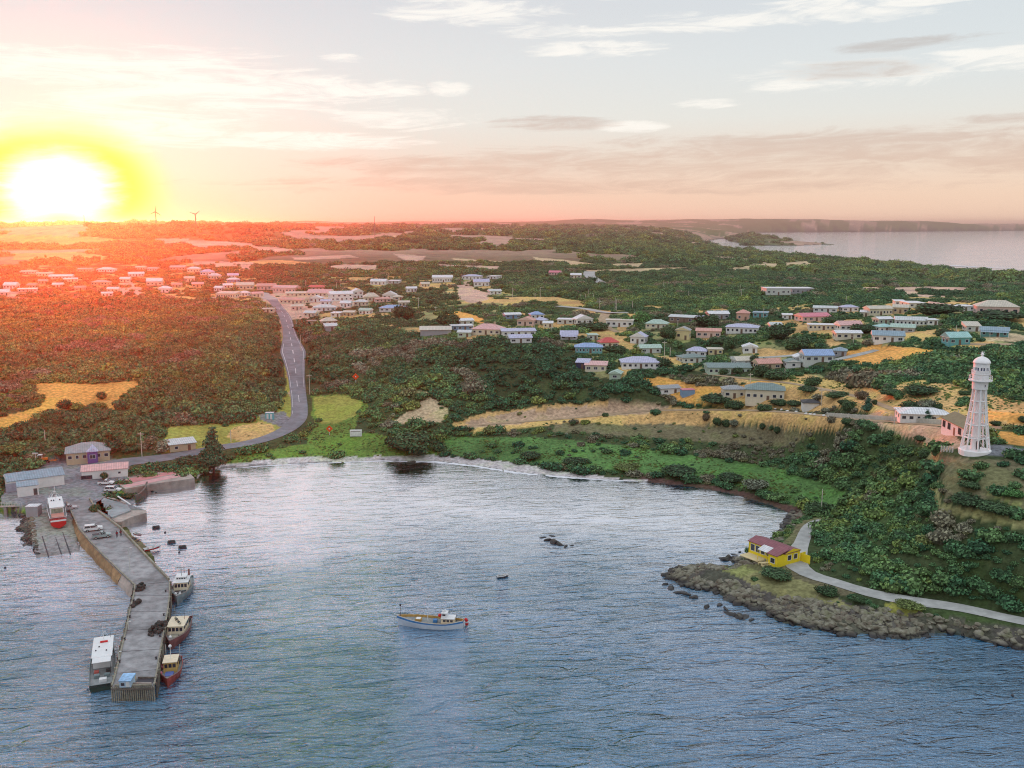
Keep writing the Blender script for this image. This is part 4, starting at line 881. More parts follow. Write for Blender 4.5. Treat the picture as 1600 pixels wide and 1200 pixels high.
 (0, 14, 452, 457, 462, 'gable', 'white', 'pink', 'white roof cut by the left picture edge'),
 (41, 56, 443, 446, 450, 'gable', 'salmon', 'tan', 'tan house glowing in red haze beside the white barn'),
 (29, 57, 451, 453, 456, 'flat', 'white', 'pink', 'long low white roof below the tan hazy house'),
 (31, 54, 424, 426, 428, 'gable', 'beige', 'cream', 'far left farm shed with pale ridge in the haze'),
 (56, 80, 426, 428, 431, 'gable', 'beige', 'cream', 'second pale farm shed right of the far left one'),
 (77, 112, 429, 432, 436, 'gable', 'white', 'pink', 'longest pale farm shed in the red haze'),
 (101, 121, 435, 437, 440, 'gable', 'white', 'cream', 'pale shed just below the longest farm shed'),
 (142, 168, 438, 441, 446, 'hip', 'pink', 'tan', 'pinkish yard building in the red haze'),
 (150, 176, 418, 421, 425, 'hip', 'white', 'white', 'far white farmhouse in the orange haze'),
 (121, 143, 419, 421, 424, 'gable', 'pink', 'tan', 'far low tan shed left of the hazy white farmhouse'),
 (159, 176, 457, 459, 463, 'gable', 'white', 'white', 'low white building left of the pale yard'),
 (167, 185, 449, 452, 456, 'gable', 'white', 'cream', 'cream building bordering the pale yard'),
 (202, 225, 425, 428, 432, 'gable', 'white', 'white', 'bright white roofed barn above the pale yard'),
 (211, 227, 416, 418, 421, 'gable', 'beige', 'cream', 'far beige shed above the bright white barn'),
 (229, 246, 418, 420, 423, 'gable', 'pink', 'cream', 'far pinkish shed right of the beige one'),
 (229, 253, 434, 440, 446, 'gable', 'white', 'cream', 'cream two-part house in the left town'),
 (247, 265, 447, 451, 457, 'hip', 'white', 'white', 'white hip-roofed house over the bushland edge'),
 (268, 284, 442, 445, 449, 'gable', 'salmon', 'tan', 'tan house right of the cream two-part house'),
 (265, 289, 415, 418, 422, 'gable', 'pink', 'tan', 'leftmost roof of the rear terrace row'),
 (292, 311, 417, 420, 425, 'hip', 'white', 'cream', 'cream hip-roofed house in the rear terrace row'),
 (312, 331, 421, 425, 430, 'hip', 'lilac', 'white', 'white house with lilac roof beyond the rear row'),
 (325, 343, 427, 431, 436, 'hip', 'pale', 'cream', 'cream round-bushed house below the lilac hip roof'),
 (356, 373, 428, 431, 434, 'shed', 'lilac', 'white', 'lilac skillion roof above the blue-edged house'),
 (355, 375, 434, 437, 441, 'hip', 'white', 'blue', 'blue-edged white-roofed house near the rear trees'),
 (369, 396, 441, 446, 452, 'gable', 'beige', 'cream', 'cream house with dormer left of the main street'),
 (334, 347, 447, 450, 455, 'gable', 'white', 'white', 'small white gabled house above the bushland'),
 (337, 368, 456, 459, 466, 'shed', 'beige', 'cream', 'long cream building at the edge of the left bushland', dict(nwin=7)),
 (531, 548, 470, 474, 480, 'gable', 'white', 'white', 'white house just below the long warehouse'),
 (552, 572, 468, 472, 478, 'hip', 'pale', 'cream', 'cream house below the gabled warehouse end'),
 (500, 516, 468, 471, 477, 'gable', 'lilac', 'white', 'white house with lilac roof behind the low hip roof'),
 (455, 474, 476, 479, 485, 'gable', 'beige', 'pink', 'pink-walled shop at the right kerb of the road top'),
 (516, 532, 487, 490, 495, 'flat', 'white', 'white', 'tiny white flat roof above the scrub hill'),
 (560, 578, 482, 486, 491, 'gable', 'mint', 'white', 'white cottage with mint roof left of the blue-lilac hall'),
 (395, 412, 456, 459, 464, 'gable', 'pink', 'cream', 'cream shop with rosy roof at the far left of main street'),
 (372, 388, 455, 458, 462, 'hip', 'white', 'white', 'small white hip-roofed house left of main street'),
 (288, 304, 432, 435, 440, 'gable', 'beige', 'cream', 'cream cottage between the two rows at left'),
 (300, 318, 441, 444, 449, 'gable', 'pink', 'tan', 'pinkish cottage below the rear terrace row'),
 (350, 364, 443, 446, 450, 'gable', 'white', 'cream', 'tiny cream gable left of the dormer house'),
 (187, 203, 433, 436, 441, 'gable', 'white', 'cream', 'cream house above the pale yard at left'),
 (118, 134, 447, 450, 454, 'gable', 'salmon', 'tan', 'tan cottage deep in the red haze'),
 (82, 98, 442, 445, 449, 'gable', 'white', 'cream', 'pale cottage in the red haze below the farm sheds'),
 (60, 74, 437, 439, 443, 'gable', 'pink', 'tan', 'rosy cottage under the second farm shed'),
 (636, 652, 448, 451, 456, 'gable', 'white', 'white', 'white cottage left of the dark rear trees'),
 (622, 640, 470, 473, 478, 'gable', 'beige', 'cream', 'beige cottage right of the cream hip-roofed one'),
 (765, 784, 452, 455, 460, 'gable', 'pale', 'white', 'pale cottage among slender trees at rear'),
 (760, 776, 430, 432, 436, 'flat', 'white', 'white', 'white flat unit at the end of the rear rise'),
 (848, 864, 504, 507, 512, 'gable', 'white', 'cream', 'small cream cottage right of the cream wing'),
 (930, 944, 508, 511, 516, 'gable', 'pale', 'white', 'tiny white cottage by the driveway'),
 (1090, 1104, 496, 499, 504, 'gable', 'lilac', 'white', 'small lilac-roofed cottage left of the pale blue roof'),
 (1203, 1222, 505, 509, 515, 'gable', 'pale', 'white', 'white cottage in trees right of the veranda house'),
 (1222, 1238, 491, 494, 499, 'flat', 'white', 'white', 'little white shed left of the pink-red roof'),
 (1344, 1356, 488, 491, 495, 'gable', 'white', 'cream', 'tiny pale cottage left of the tan-roofed row'),
 (1450, 1466, 500, 503, 508, 'flat', 'white', 'white', 'white shed at the right end of the white terrace'),
]
for row in HOUSES: hpx(row)
# blue shipping container with a pink top, beside the sunken shed
p = ground(1076, 619); c = empty('container', p, .15, 'blue metal container with a pink tarpaulin top beside the grey-roofed shed', 'container')
s = ppm(p); w = 20 / s; MB().box(-w / 2, w / 2, 0, 3, -.5, 2.3).build('body', WC['blue'], c); MB().box(-w / 2 - .1, w / 2 + .1, -.1, 3.1, 2.302, 2.5).build('lid', RC['hotpink'], c)
VIEW_KEEP.append((1064, 607, 1088, 618, math.hypot(p.x, p.y) + 2)); KEEP_OUT.append((p.x, p.y, 4))
# lighthouse cottage
def g2p(u0, v0, u1, v1): return ground(u0, v0), ground(u1, v1)
a_, b_ = g2p(1470, 677, 1512, 685)
def cottage_x(e, w, d, hw):
    pass
ct = house('long white lighthouse cottage with olive roof and tall narrow dark windows', a_, b_, 2.9, 6.5, 'gable', 1.7, 'olive', 'white', nwin=4, ndoor=1, winh=1.5, dark=True, cat='cottage', name='cottage', ov=.25)
VIEW_KEEP.append((1466, 650, 1512, 686, math.hypot(a_.x, a_.y) + 3))
KEEP_OUT.append((a_.x, a_.y, 6))

# ---------------------------------------------------------------- waterfront buildings
QZ = 2.32
def q(u, v, z=QZ): return at(u, v, z)
def shed_wall(parent, w, d, hw, m): return MB().box(-w / 2, w / 2, 0, d, -.3, hw).build('wall', m, parent)
e = house('long white boatshed with a blue-grey gable roof at the left quay edge', q(13, 769), q(101, 757), 3.0, 8.5, 'gable', 1.5, 'bluegrey', 'white', cat='shed', name='boat_shed', nwin=0, ndoor=0, side=False, ov=.25)
MB().box(-8.2, -5.4, -.05, -.002, 0.05, 2.5).build('door', mat('old_blue_door', (.35, .38, .46), .7), e)
e = house('small white flat-topped shed with one dark doorway before the blue-roofed boatshed', q(28, 777), q(61, 773), 2.9, 4.5, 'shed', .5, 'bluegrey', 'white', cat='shed', name='store_shed', nwin=0, ndoor=0, side=False, ov=.12)
door(e, 1.9, -.002, .1, 1.0, 1.9, m=DARKTRIM)
e = house('white shed with a long pale pink skillion roof beside the quay yard', q(128, 750), q(200, 744), 2.5, 8.0, 'gable', 1.1, 'pink', 'white', cat='shed', name='net_shed', nwin=0, ndoor=0, side=False, ov=.25)
window(e, -5.2, -.002, .2, 3.0, 1.0, trim=DARKTRIM); window(e, 4.2, -.002, 1.1, .7, .6)
e = house('tan brick office with grey hip roof and a purple square porch', q(104, 723, 3.2), q(172, 717, 3.2), 2.9, 9.5, 'hip', 2.3, 'grey', 'tan', cat='office', name='office', nwin=6, ndoor=0)
MB().box(-.2, 2.9, -1.6, -.0, -.6, 3.3).build('porch', WC['purple'], e); window(e, 1.35, -1.603, 1.0, 1.6, 1.2)
MB().add([(-.5, -2.0, 3.302), (3.2, -2.0, 3.302), (3.2, 4.5, 3.302), (-.5, 4.5, 3.302), (1.35, -1.4, 4.4), (1.35, 4.5, 4.9)], [(0, 1, 4), (1, 2, 5, 4), (3, 0, 4, 5), (2, 3, 5), (0, 3, 2, 1)]).build('porch_roof', RC['lilac'], e)
e = house('small drab shed with pale roof left of the big dark pine', ground(266, 707), ground(306, 702), 2.5, 5.5, 'shed', .8, 'pale', 'tan', cat='shed', name='amenities_shed', nwin=1, ndoor=1)
a_ = q(50, 806, 2.2); e = empty('container', a_, .05, 'grey metal box shed with pale lid at the head of the slipway', 'container'); MB().box(-1.6, 1.6, 0, 2.6, -.4, 2.5).build('body', WC['grey'], e); MB().box(-1.7, 1.7, -.1, 2.7, 2.502, 2.62).build('lid', RC['white'], e); MB().box(-1.5, -.1, -.04, -.002, 0, 2.3).build('door', WC['grey'], e)
p = ground(421, 655); e = empty('toilet_cabin', p, .0, 'turquoise portable cabin on the gravel verge left of the road bend', 'cabin'); MB().box(-1.5, 1.5, 0, 1.6, -.2, 2.4).build('body', mat('turquoise_paint', (.12, .48, .55), .5), e); MB().box(-1.6, 1.6, -.1, 1.7, 2.402, 2.55).build('roof', RC['white'], e); door(e, -.7, -.002, 0, .8, 2.0, m=TRIM); door(e, .7, -.002, 0, .8, 2.0, m=TRIM)
KEEP_OUT.append((p.x, p.y, 6))
p = ground(556, 683); e = empty('notice_board', p, .05, 'blank white box-like board standing on the green shore lawn', 'board'); MB().box(-2.1, 2.1, 0, 1.2, .25, 2.5).build('panel', mat('white_board', (.80, .80, .80), .5), e)
for x in (-1.9, 1.9): MB().box(x - .1, x + .1, .1, .3, -.6, .248).build('leg', DARKTRIM, e)
MB().box(-1.7, 1.7, -.03, -.002, 2.05, 2.2).build('stripe', DARKTRIM, e)
# yellow boathouse on the point
ya, yb = ground(1169, 874), ground(1226, 884); ya.z = yb.z = max(ya.z, 2.2)
e = house('bright yellow boathouse with maroon roof and white awning beside the gravel path', ya, yb, 2.6, 5.0, 'gable', .8, 'maroon', 'lemon', cat='boathouse', name='boathouse', nwin=0, ndoor=0, ov=.2, found=3)
w_h = (ya - yb).length; e.location.z += .2
for k in range(4): window(e, -w_h / 2 + 1.3 + k * 1.55, -.002, .7, 1.15, 1.5, trim=TRIM)
MB().box(w_h / 2 - 2.6, w_h / 2, -2.6, -.0, -2.5, 2.55).build('wing', WC['lemon'], e)
MB().add([(w_h / 2 - 2.9, -2.9, 2.552), (w_h / 2 + .2, -2.9, 2.552), (w_h / 2 + .2, 1.2, 3.5), (w_h / 2 - 2.9, 1.2, 3.5), (w_h / 2 - 2.9, -2.9, 2.68), (w_h / 2 + .2, -2.9, 2.68), (w_h / 2 + .2, 1.2, 3.65), (w_h / 2 - 2.9, 1.2, 3.65)], [(3, 2, 1, 0), (4, 5, 6, 7), (0, 1, 5, 4), (1, 2, 6, 5), (2, 3, 7, 6), (3, 0, 4, 7)]).build('wing_roof', RC['maroon'], e)
window(e, w_h / 2 - 1.3, -2.603, .7, 1.2, 1.1, trim=TRIM)
MB().add([(-.6, -2.4, 2.45), (2.3, -2.4, 2.45), (2.3, -.25, 3.15), (-.6, -.25, 3.15), (-.6, -2.4, 2.52), (2.3, -2.4, 2.52), (2.3, -.25, 3.22), (-.6, -.25, 3.22)], [(3, 2, 1, 0), (4, 5, 6, 7), (0, 1, 5, 4), (1, 2, 6, 5), (2, 3, 7, 6), (3, 0, 4, 7)]).build('awning', RC['white'], e)
for x in (-.5, 2.2): MB().box(x - .05, x + .05, -2.35, -2.25, -1.5, 2.449).build('post', WC['lemon'], e)
dk = MB().box(-w_h / 2 + .2, w_h / 2 - 2.7, -3.2, -.01, -.25, -.08).build('terrace', WC['yellow'], e)
MB().box(w_h / 2 - .1, w_h / 2 + .0, 5.21, 7.0, -2, 1.9).build('fence_panel', WC['lemon'], e); MB().box(w_h / 2 + .05, w_h / 2 + 2.6, 5.4, 5.5, -2, 1.9).build('fence_panel', WC['lemon'], e)
VIEW_KEEP.append((1165, 835, 1245, 886, math.hypot(ya.x, ya.y) + 4)); KEEP_OUT.append((ya.x, ya.y, 6)); KEEP_OUT.append((yb.x, yb.y, 7))
for (u, v, wd, lb) in ((1188, 880, 1.8, 'yellow slatted picnic table at left before the boathouse'), (1196, 884, 2.2, 'yellow picnic table with benches before the boathouse awning')):
    p = ground(u, v); e = empty('picnic_table', p, .2, lb, 'table'); MB().box(-wd / 2, wd / 2, -.4, .4, .72, .78).build('tabletop', WC['yellow'], e)
    for y in (-.75, .75): MB().box(-wd / 2, wd / 2, y - .13, y + .13, .42, .46).build('bench', WC['yellow'], e)
    for x in (-wd / 2 + .3, wd / 2 - .3): MB().box(x - .05, x + .05, -.7, .7, -.1, .419).build('leg', WC['yellow'], e)
# ---------------------------------------------------------------- lighthouse
LW = mat('lighthouse_white', (.90, .89, .89), .5, 0, .06, .6); LGL = mat('lantern_glass', (.03, .05, .12), .1, 0, .2, 1, .7)
lb = ground(1523, 704); lb.z = float(hgt(lb.x, lb.y)) + .05; k_ = (1125 - 75) / 6.67 / ppm(lb) / 1050 * 1.0
def ly(y): return (1112 - y) * k_
L_ = empty('lighthouse', lb, R(8), 'tall white iron lattice lighthouse with domed lantern on the bluff', 'lighthouse')
MB().lathe([(158 * k_, -1.5), (158 * k_, .25), (150 * k_, .42)], 20).build('plinth', LW, L_)
NL = 8; rb, rt = 142 * k_, 62 * k_; zb, zt = .42, ly(462)
def legp(i, z): f = (z - zb) / (zt - zb); a = 2 * math.pi * (i + .5) / NL; r = rb + (rt - rb) * (1 - (1 - f) ** 1.25); return Vector((r * math.cos(a), r * math.sin(a), z))
LV = [zb, ly(968), ly(832), ly(702), ly(585), zt]
for i in range(NL):
    m = MB()
    for z0, z1 in zip(LV[:-1], LV[1:]): m.tube(legp(i, z0), legp(i, z1), 8.5 * k_, 8.5 * k_, 8)
    m.build('leg', LW, L_)
for z in LV[1:-1]:
    m = MB()
    for i in range(NL):
        m.tube(legp(i, z), legp(i + 1, z), 6 * k_, None, 6); m.tube(legp(i, z), Vector((38 * k_ * math.cos(2 * math.pi * (i + .5) / NL), 38 * k_ * math.sin(2 * math.pi * (i + .5) / NL), z)), 4 * k_, None, 6)
    m.build('brace_ring', LW, L_)
for a_, b_ in zip(LV[:-1], LV[1:]):
    m = MB()
    for i in range(NL):
        m.tube(legp(i, a_), legp(i + 1, b_), 1.5 * k_, None, 4); m.tube(legp(i + 1, a_), legp(i, b_), 1.5 * k_, None, 4)
    m.build('cross_brace', LW, L_)
col_ = MB().lathe([(46 * k_, .42), (44 * k_, ly(840)), (40 * k_, ly(838)), (38 * k_, zt)], 20).build('column', LW, L_)
dr = MB().lathe([(66 * k_, ly(468)), (76 * k_, ly(462)), (77 * k_, ly(385))], 24).build('drum', LW, L_)
w_ = window(dr, 6 * k_, -77.5 * k_ * math.cos(.08), ly(428), 9 * k_, 20 * k_, trim=TRIM)
gd = MB().lathe([(78 * k_, ly(386)), (114 * k_, ly(376)), (116 * k_, ly(368)), (78 * k_, ly(368))], 24).build('gallery', LW, L_)
def railing(r, z0, z1, n, parent):
    m = MB()
    for i in range(n):
        a, b = 2 * math.pi * i / n, 2 * math.pi * (i + 1) / n; pa_, pb_ = Vector((r * math.cos(a), r * math.sin(a), 0)), Vector((r * math.cos(b), r * math.sin(b), 0))
        m.tube(pa_ + Vector((0, 0, z0)), pa_ + Vector((0, 0, z1)), 2.6 * k_, None, 5)
        for z in (z1, (z0 + z1) / 2): m.tube(pa_ + Vector((0, 0, z)), pb_ + Vector((0, 0, z)), 2.2 * k_, None, 5)
    return m.build('railing', LW, parent)
railing(110 * k_, ly(368), ly(325), 16, gd)
MB().lathe([(80 * k_, ly(368)), (80 * k_, ly(308))], 24).build('service_room', LW, L_)
g2_ = MB().lathe([(80 * k_, ly(308)), (92 * k_, ly(304)), (92 * k_, ly(298)), (76 * k_, ly(298))], 24).build('upper_gallery', LW, L_); railing(89 * k_, ly(298), ly(266), 14, g2_)
MB().lathe([(77 * k_, ly(298)), (77 * k_, ly(270))], 24).build('lantern_base', LW, L_)
MB().lathe([(70 * k_, ly(270)), (70 * k_, ly(235))], 24).build('lantern_pane', LGL, L_)
for i in range(16):
    a = 2 * math.pi * i / 16; c, s = 72 * k_ * math.cos(a), 72 * k_ * math.sin(a); MB().tube((c, s, ly(270)), (c, s, ly(235)), (5 if i % 2 else 9) * k_, None, 6).build('mullion', LW, L_)
MB().lathe([(77 * k_, ly(235)), (77 * k_, ly(192))], 24).build('lantern_wall', LW, L_)
MB().lathe([(86 * k_, ly(192)), (85 * k_, ly(184)), (76 * k_, ly(166)), (60 * k_, ly(148)), (38 * k_, ly(134)), (18 * k_, ly(127)), (9 * k_, ly(122))], 24).build('dome', LW, L_, True)
fn = MB().lathe([(7 * k_, ly(124)), (8 * k_, ly(116)), (17 * k_, ly(108)), (17 * k_, ly(100)), (8 * k_, ly(92)), (3 * k_, ly(84)), (2 * k_, ly(70))], 12).build('finial', LW, L_)
MB().box(-18 * k_, 22 * k_, -2 * k_, 2 * k_, ly(84), ly(78)).build('wind_vane', LW, fn)
door(col_, 0, -46.3 * k_, .45, 1.0, 2.1, m=DARKTRIM)
VIEW_KEEP.append((1494, 545, 1556, 708, math.hypot(lb.x, lb.y) - 4)); KEEP_OUT.append((lb.x, lb.y, 7))

# ---------------------------------------------------------------- wharf
CONC = mat('wharf_concrete', (.29, .285, .29), .9, 0, .32, .5); CONC2 = mat('old_concrete', (.40, .34, .30), .9, 0, .25, .5); TIM = mat('weathered_timber', (.16, .14, .12), .9, 0, .3, 2.5); TIML = mat('pale_timber', (.30, .28, .22), .9, 0, .3, 2.5)
STEEL = mat('dark_steel', (.06, .06, .07), .6); BLK = mat('black_rubber', (.02, .02, .022), .8); WHT = mat('white_paint', (.80, .80, .80), .45, 0, .05); REDP = mat('red_paint', (.62, .03, .03), .45, 0, .08); EARTH = mat('earth_bank', (.34, .22, .12), .95, 0, .3, .6)
WZ = 2.6
def wz(p): q_ = at(p[0], p[1], WZ); return Vector((q_.x, q_.y, 0))
Lp = [(211, 914), (209, 930), (203, 955), (197, 985), (189, 1018), (181, 1052), (175, 1072)]; Rp = [(265, 909), (265, 930), (262, 955), (257, 982), (251, 1014), (246, 1046), (241, 1071)]
o0 = wz((205, 985)); W_ = empty('wharf', o0, 0, 'long grey concrete and timber wharf with boats moored along it', 'wharf')
def rel(v, z=0): return (v.x - o0.x, v.y - o0.y, z)
def slab(name, a, b, c, d_, z0, z1, m, parent=W_):
    ps = [a, b, c, d_]; return MB().prism([(p.x - o0.x, p.y - o0.y) for p in ps], z0, z1).build(name, m, parent)
Lw, Rw = [wz(p) for p in Lp], [wz(p) for p in Rp]
Ls, Rs = [wz(p) for p in WHARF_L], [wz(p) for p in WHARF_R]
for k in range(len(Lw) - 1):
    slab('deck_panel', Rw[k].lerp(Rw[k + 1], .012), Lw[k].lerp(Lw[k + 1], .012), Lw[k + 1], Rw[k + 1], WZ - .45, WZ, CONC)
    j = slab('joint_strip', Rw[k].lerp(Rw[k + 1], 0), Lw[k].lerp(Lw[k + 1], 0), Lw[k].lerp(Lw[k + 1], .012), Rw[k].lerp(Rw[k + 1], .012), WZ - .4, WZ + .03, STEEL)
for k in range(len(Ls) - 1):
    slab('deck_slab', Rs[k], Ls[k], Ls[k + 1], Rs[k + 1], WZ - .5, WZ, CONC)
slab('deck_slab', Rs[-1], Ls[-1], Lw[0], Rw[0], WZ - .5, WZ, CONC)
# stone and earth side below the shore half
for side, pl, sg in (('left', Ls, -1), ('right', Rs, 1)):
    for k in range(len(pl) - 1):
        a, b = pl[k], pl[k + 1]; n = Vector((b.y - a.y, a.x - b.x, 0)).normalized(); n = n if n.x * sg > 0 else -n; off = 1.5 if sg < 0 else .7
        m = MB(); A0, B0 = Vector(rel(a, WZ - .501)), Vector(rel(b, WZ - .501)); segs = 6
        for i in range(segs + 1):
            f = i / segs; p = A0.lerp(B0, f); m.v += [(p.x, p.y, p.z), (p.x + n.x * off * .5 + random.uniform(-.2, .2), p.y + n.y * off * .5, .9 + random.uniform(-.3, .3)), (p.x + n.x * off + random.uniform(-.3, .3), p.y + n.y * off, -1.2), (p.x - n.x, p.y - n.y, -1.2)]
        for i in range(segs):
            for j_ in range(3): c = i * 4 + j_; m.f.append((c, c + 1, c + 5, c + 4))
        m.build('bank', EARTH if sg < 0 and 1 <= k <= 4 else CONC2, W_)
def kerb(a, b, w=.28, h=.25):
    d_ = (b - a).normalized(); n = Vector((-d_.y, d_.x, 0)) * w / 2; g_ = .06; a, b = a + d_ * g_, b - d_ * g_
    return slab('kerb', a + n, a - n, b - n, b + n, WZ + .001, WZ + h, TIML)
for pl in (Lw, Rw):
    for a, b in zip(pl[:-1], pl[1:]): kerb(a, b)
kerb(Lw[-1] + Vector((.4, .0, 0)), Rw[-1] + Vector((-.4, 0, 0)))
for a, b in zip(Rs[:-1], Rs[1:]): kerb(a, b, .4, .55)
for a, b in zip(Ls[:-1], Ls[1:]): kerb(a, b, .3, .2)
def pile(x, y, z1, r=.17, m=TIM): o = MB().tube((x - o0.x, y - o0.y, -3), (x - o0.x, y - o0.y, z1), r * 1.1, r, 7).build('pile', m, W_); return o
for pl, sg in ((Lw, -1), (Rw, 1)):
    for k in range(len(pl) - 1):
        a, b = pl[k], pl[k + 1]; L = (b - a).length; n = max(2, int(L / 1.9))
        for i in range(n):
            p = a.lerp(b, (i + .5) / n); pile(p.x + sg * .28, p.y, WZ + random.choice((.15, .5, .75)) + random.uniform(-.05, .05), .15, TIM if i % 3 else TIML)
NP = 21
for i in range(NP):
    p = Lw[-1].lerp(Rw[-1], i / (NP - 1)); pile(p.x, p.y - .22, WZ - .12 + random.uniform(-.03, .03), .13, TIML)
for k in range(1, len(Lw)):
    for f in (.25, .5, .75): p = Lw[k].lerp(Rw[k], f); pile(p.x, p.y + .5, WZ - .46)
slab('end_beam', Rw[-1] + Vector((0, -.36, 0)), Lw[-1] + Vector((0, -.36, 0)), Lw[-1] + Vector((0, -.5, 0)), Rw[-1] + Vector((0, -.5, 0)), WZ - .5, WZ - .2, TIM)
def wobj(name, u, v, label, cat, group=None, rz=0): q_ = at(u, v, WZ + .004); return empty(name, q_, rz, label, cat, group)
for i, (u, v) in enumerate(((206, 940), (200, 965), (192, 1000), (184, 1035), (263, 925), (260, 962), (254, 995), (248, 1030))):
    b = wobj('bollard', u + (3 if u < 230 else -4), v, 'squat dark iron bollard on the wharf edge', 'bollard', 'bollards along the wharf edges'); MB().lathe([(.16, 0), (.13, .3), (.22, .36), (.22, .46), (.1, .5)], 10).build('body', STEEL, b)
# gear on the wharf
def pot_heap(u, v, n, sx, sy, hh, label):
    q_ = at(u, v, WZ); g = random.Random(u); m = MB()
    for k in range(n):
        a, r = g.uniform(0, 6.28), g.random() ** .5; x, y = sx * r * math.cos(a), sy * r * math.sin(a); z = g.choice((0, .42, .84)) * (hh if r < .6 else .4)
        m.lathe([(.38, z), (.42, z + .1), (.34, z + .34), (.15, z + .4)], 7, (x, y, 0))
    o = m.build('craypot_heap', mat('craypot_mesh', (.055, .05, .045), .95, 0, .4, 6)); o.location = (q_.x, q_.y, WZ + .005); tag(o, label, None, None, 'stuff')
pot_heap(220, 920, 26, .75, 1.8, .9, 'small dark heap of craypots at the bend of the wharf'); pot_heap(213, 945, 18, .5, 1.8, .7, 'narrow row of craypots by the left wharf edge'); pot_heap(247, 984, 60, 1.3, 3.0, 1, 'large dark heap of craypots on the right side of the wharf')
# things at the wharf head
e = wobj('gear_shelter', 195, 1075, 'blue-topped white gear shelter at the wharf head', 'shelter', None, .03)
MB().box(-.95, .95, .2, 2.3, 0, 1.15).build('wall', mat('pale_blue_paint', (.48, .62, .74), .5), e); MB().add([(-1.05, .05, 1.152), (1.05, .05, 1.152), (1.05, 2.45, 1.152), (-1.05, 2.45, 1.152), (-1.05, .05, 1.25), (1.05, .05, 1.25), (1.05, 2.45, 1.5), (-1.05, 2.45, 1.5)], [(0, 3, 2, 1), (4, 5, 6, 7), (0, 1, 5, 4), (1, 2, 6, 5), (2, 3, 7, 6), (3, 0, 4, 7)]).build('roof', mat('blue_tarp', (.30, .50, .74), .5, 0, .25, 2), e)
MB().box(-.7, -.1, .17, .199, .3, .8).build('window', GLASS, e); MB().box(.15, .75, .17, .199, .1, 1.0).build('door', TRIM, e)
e = wobj('crate', 207, 1063, 'small tan crate beside the blue-topped shelter', 'crate'); MB().box(-.4, .4, -.3, .5, 0, .75).build('box', mat('tan_crate', (.62, .50, .30), .7), e)
for k in range(3): MB().box(-.42, .42, -.325, -.301, .08 + k * .24, .2 + k * .24).build('slat', TIML, e)
e = wobj('landing_frame', 224, 1066, 'low grey railing frame round the sunken landing at the wharf head', 'frame')
MB().box(-1.4, 1.7, -.9, -.75, 0, .35).build('beam', CONC2, e); MB().box(-1.4, 1.7, 1.2, 1.35, 0, .35).build('beam', TIM, e); MB().box(-1.39, 1.69, -.74, 1.19, 0, .05).build('plate', STEEL, e)
POLEM = mat('pole_timber', (.62, .58, .50), .85, 0, .2, 2); POLEG = mat('pole_grey', (.62, .62, .58), .6)
def lamp_post(base, h, label, arm=.9, group=None, m=POLEG):
    e = empty('lamp_post', base, 0, label, 'lamp post', group); MB().tube((0, 0, -.3), (0, 0, h), .09, .06, 7).build('pole', m, e); MB().tube((0, 0, h - .05), (arm, 0, h + .15), .04, None, 6).build('arm', m, e); MB().box(arm - .1, arm + .35, -.1, .1, h + .08, h + .2).build('lamp_head', TRIM, e); return e
lamp_post(at(203, 893, WZ), 5.5, 'slim lamp post at the bend of the wharf', .5); lamp_post(at(201, 984, WZ), 1.6, 'short white service post on the left wharf edge', .2); lamp_post(at(186, 1032, WZ), 1.6, 'short white service post nearer the wharf head', .2)

# ---------------------------------------------------------------- slips, ramps, retaining walls on the quay
def flat(name, px, z, m, label, th=.6, kind='structure', parent=None):
    ps = [at(u, v, z) for u, v in px]; A_ = sum(ps[i].x * ps[(i + 1) % len(ps)].y - ps[(i + 1) % len(ps)].x * ps[i].y for i in range(len(ps)))
    if A_ < 0: ps = ps[::-1]
    o = MB().prism([(p.x, p.y) for p in ps], z - th, z).build(name, m); return tag(o, label, None, None, kind)
PINKC = mat('pink_slab', (.60, .24, .24), .85, 0, .14, .5); PINKL = mat('pale_pink_slab', (.66, .36, .36), .85, 0, .12, .5)
flat('pavement', [(186, 757), (201, 745), (288, 731), (304, 747), (262, 753), (232, 757), (196, 764)], 2.2, CONC2, 'concrete slipway platform beside the pink slab', 3.4)
for i, (px, m_) in enumerate((([(187, 757), (203, 747), (272, 736), (278, 739), (196, 756)], PINKC), ([(191, 759), (197, 757), (280, 740), (290, 743), (200, 761)], PINKL))): flat('pavement', px, 2.26 + i * .004, m_, ('upper deep pink slab of the slipway platform', 'lower pale pink slab of the slipway platform')[i], .05)
e = empty('slip_rail', at(203, 746, 2.22), 0, 'dark raised rail along the back of the pink slab', 'rail'); a_, b_ = at(203, 745.5, 2.22), at(268, 733, 2.22); m = MB(); m.tube((0, 0, .3), tuple((b_ - a_)[:2]) + (.3,), .12, None, 6); m.build('beam', TIM, e)
flat('ramp', [(146, 787), (163, 778), (198, 788), (205, 797), (175, 808), (160, 800)], 2.30, mat('ramp_concrete', (.30, .33, .34), .9, 0, .2, .6), 'grey concrete boat ramp beside the wharf', 2.6)
flat('ramp', [(172, 809), (200, 797), (228, 797), (229, 801), (205, 808), (190, 815), (180, 815)], 1.9, CONC2, 'tan concrete lip of the boat ramp over the water', 2.6)
e = empty('sea_wall', at(230, 757, 2.2), 0, 'dark curved retaining wall between the slab and the rocks', 'wall'); pl = [at(230, 756, 1.7), at(227, 765, 1.5), at(220, 773, 1.3), at(212, 777, 1.2)]; m = MB()
for a, b in zip(pl[:-1], pl[1:]): 
    d_ = (b - a); d_.z = 0; d_.normalize(); n = Vector((-d_.y, d_.x, 0)) * .25; m.add([tuple(q_ - e.location + Vector((0, 0, z))) for z in (-2.2, .7) for q_ in (a + n, a - n, b - n, b + n)], [(3, 2, 1, 0), (4, 5, 6, 7), (0, 1, 5, 4), (1, 2, 6, 5), (2, 3, 7, 6), (3, 0, 4, 7)])
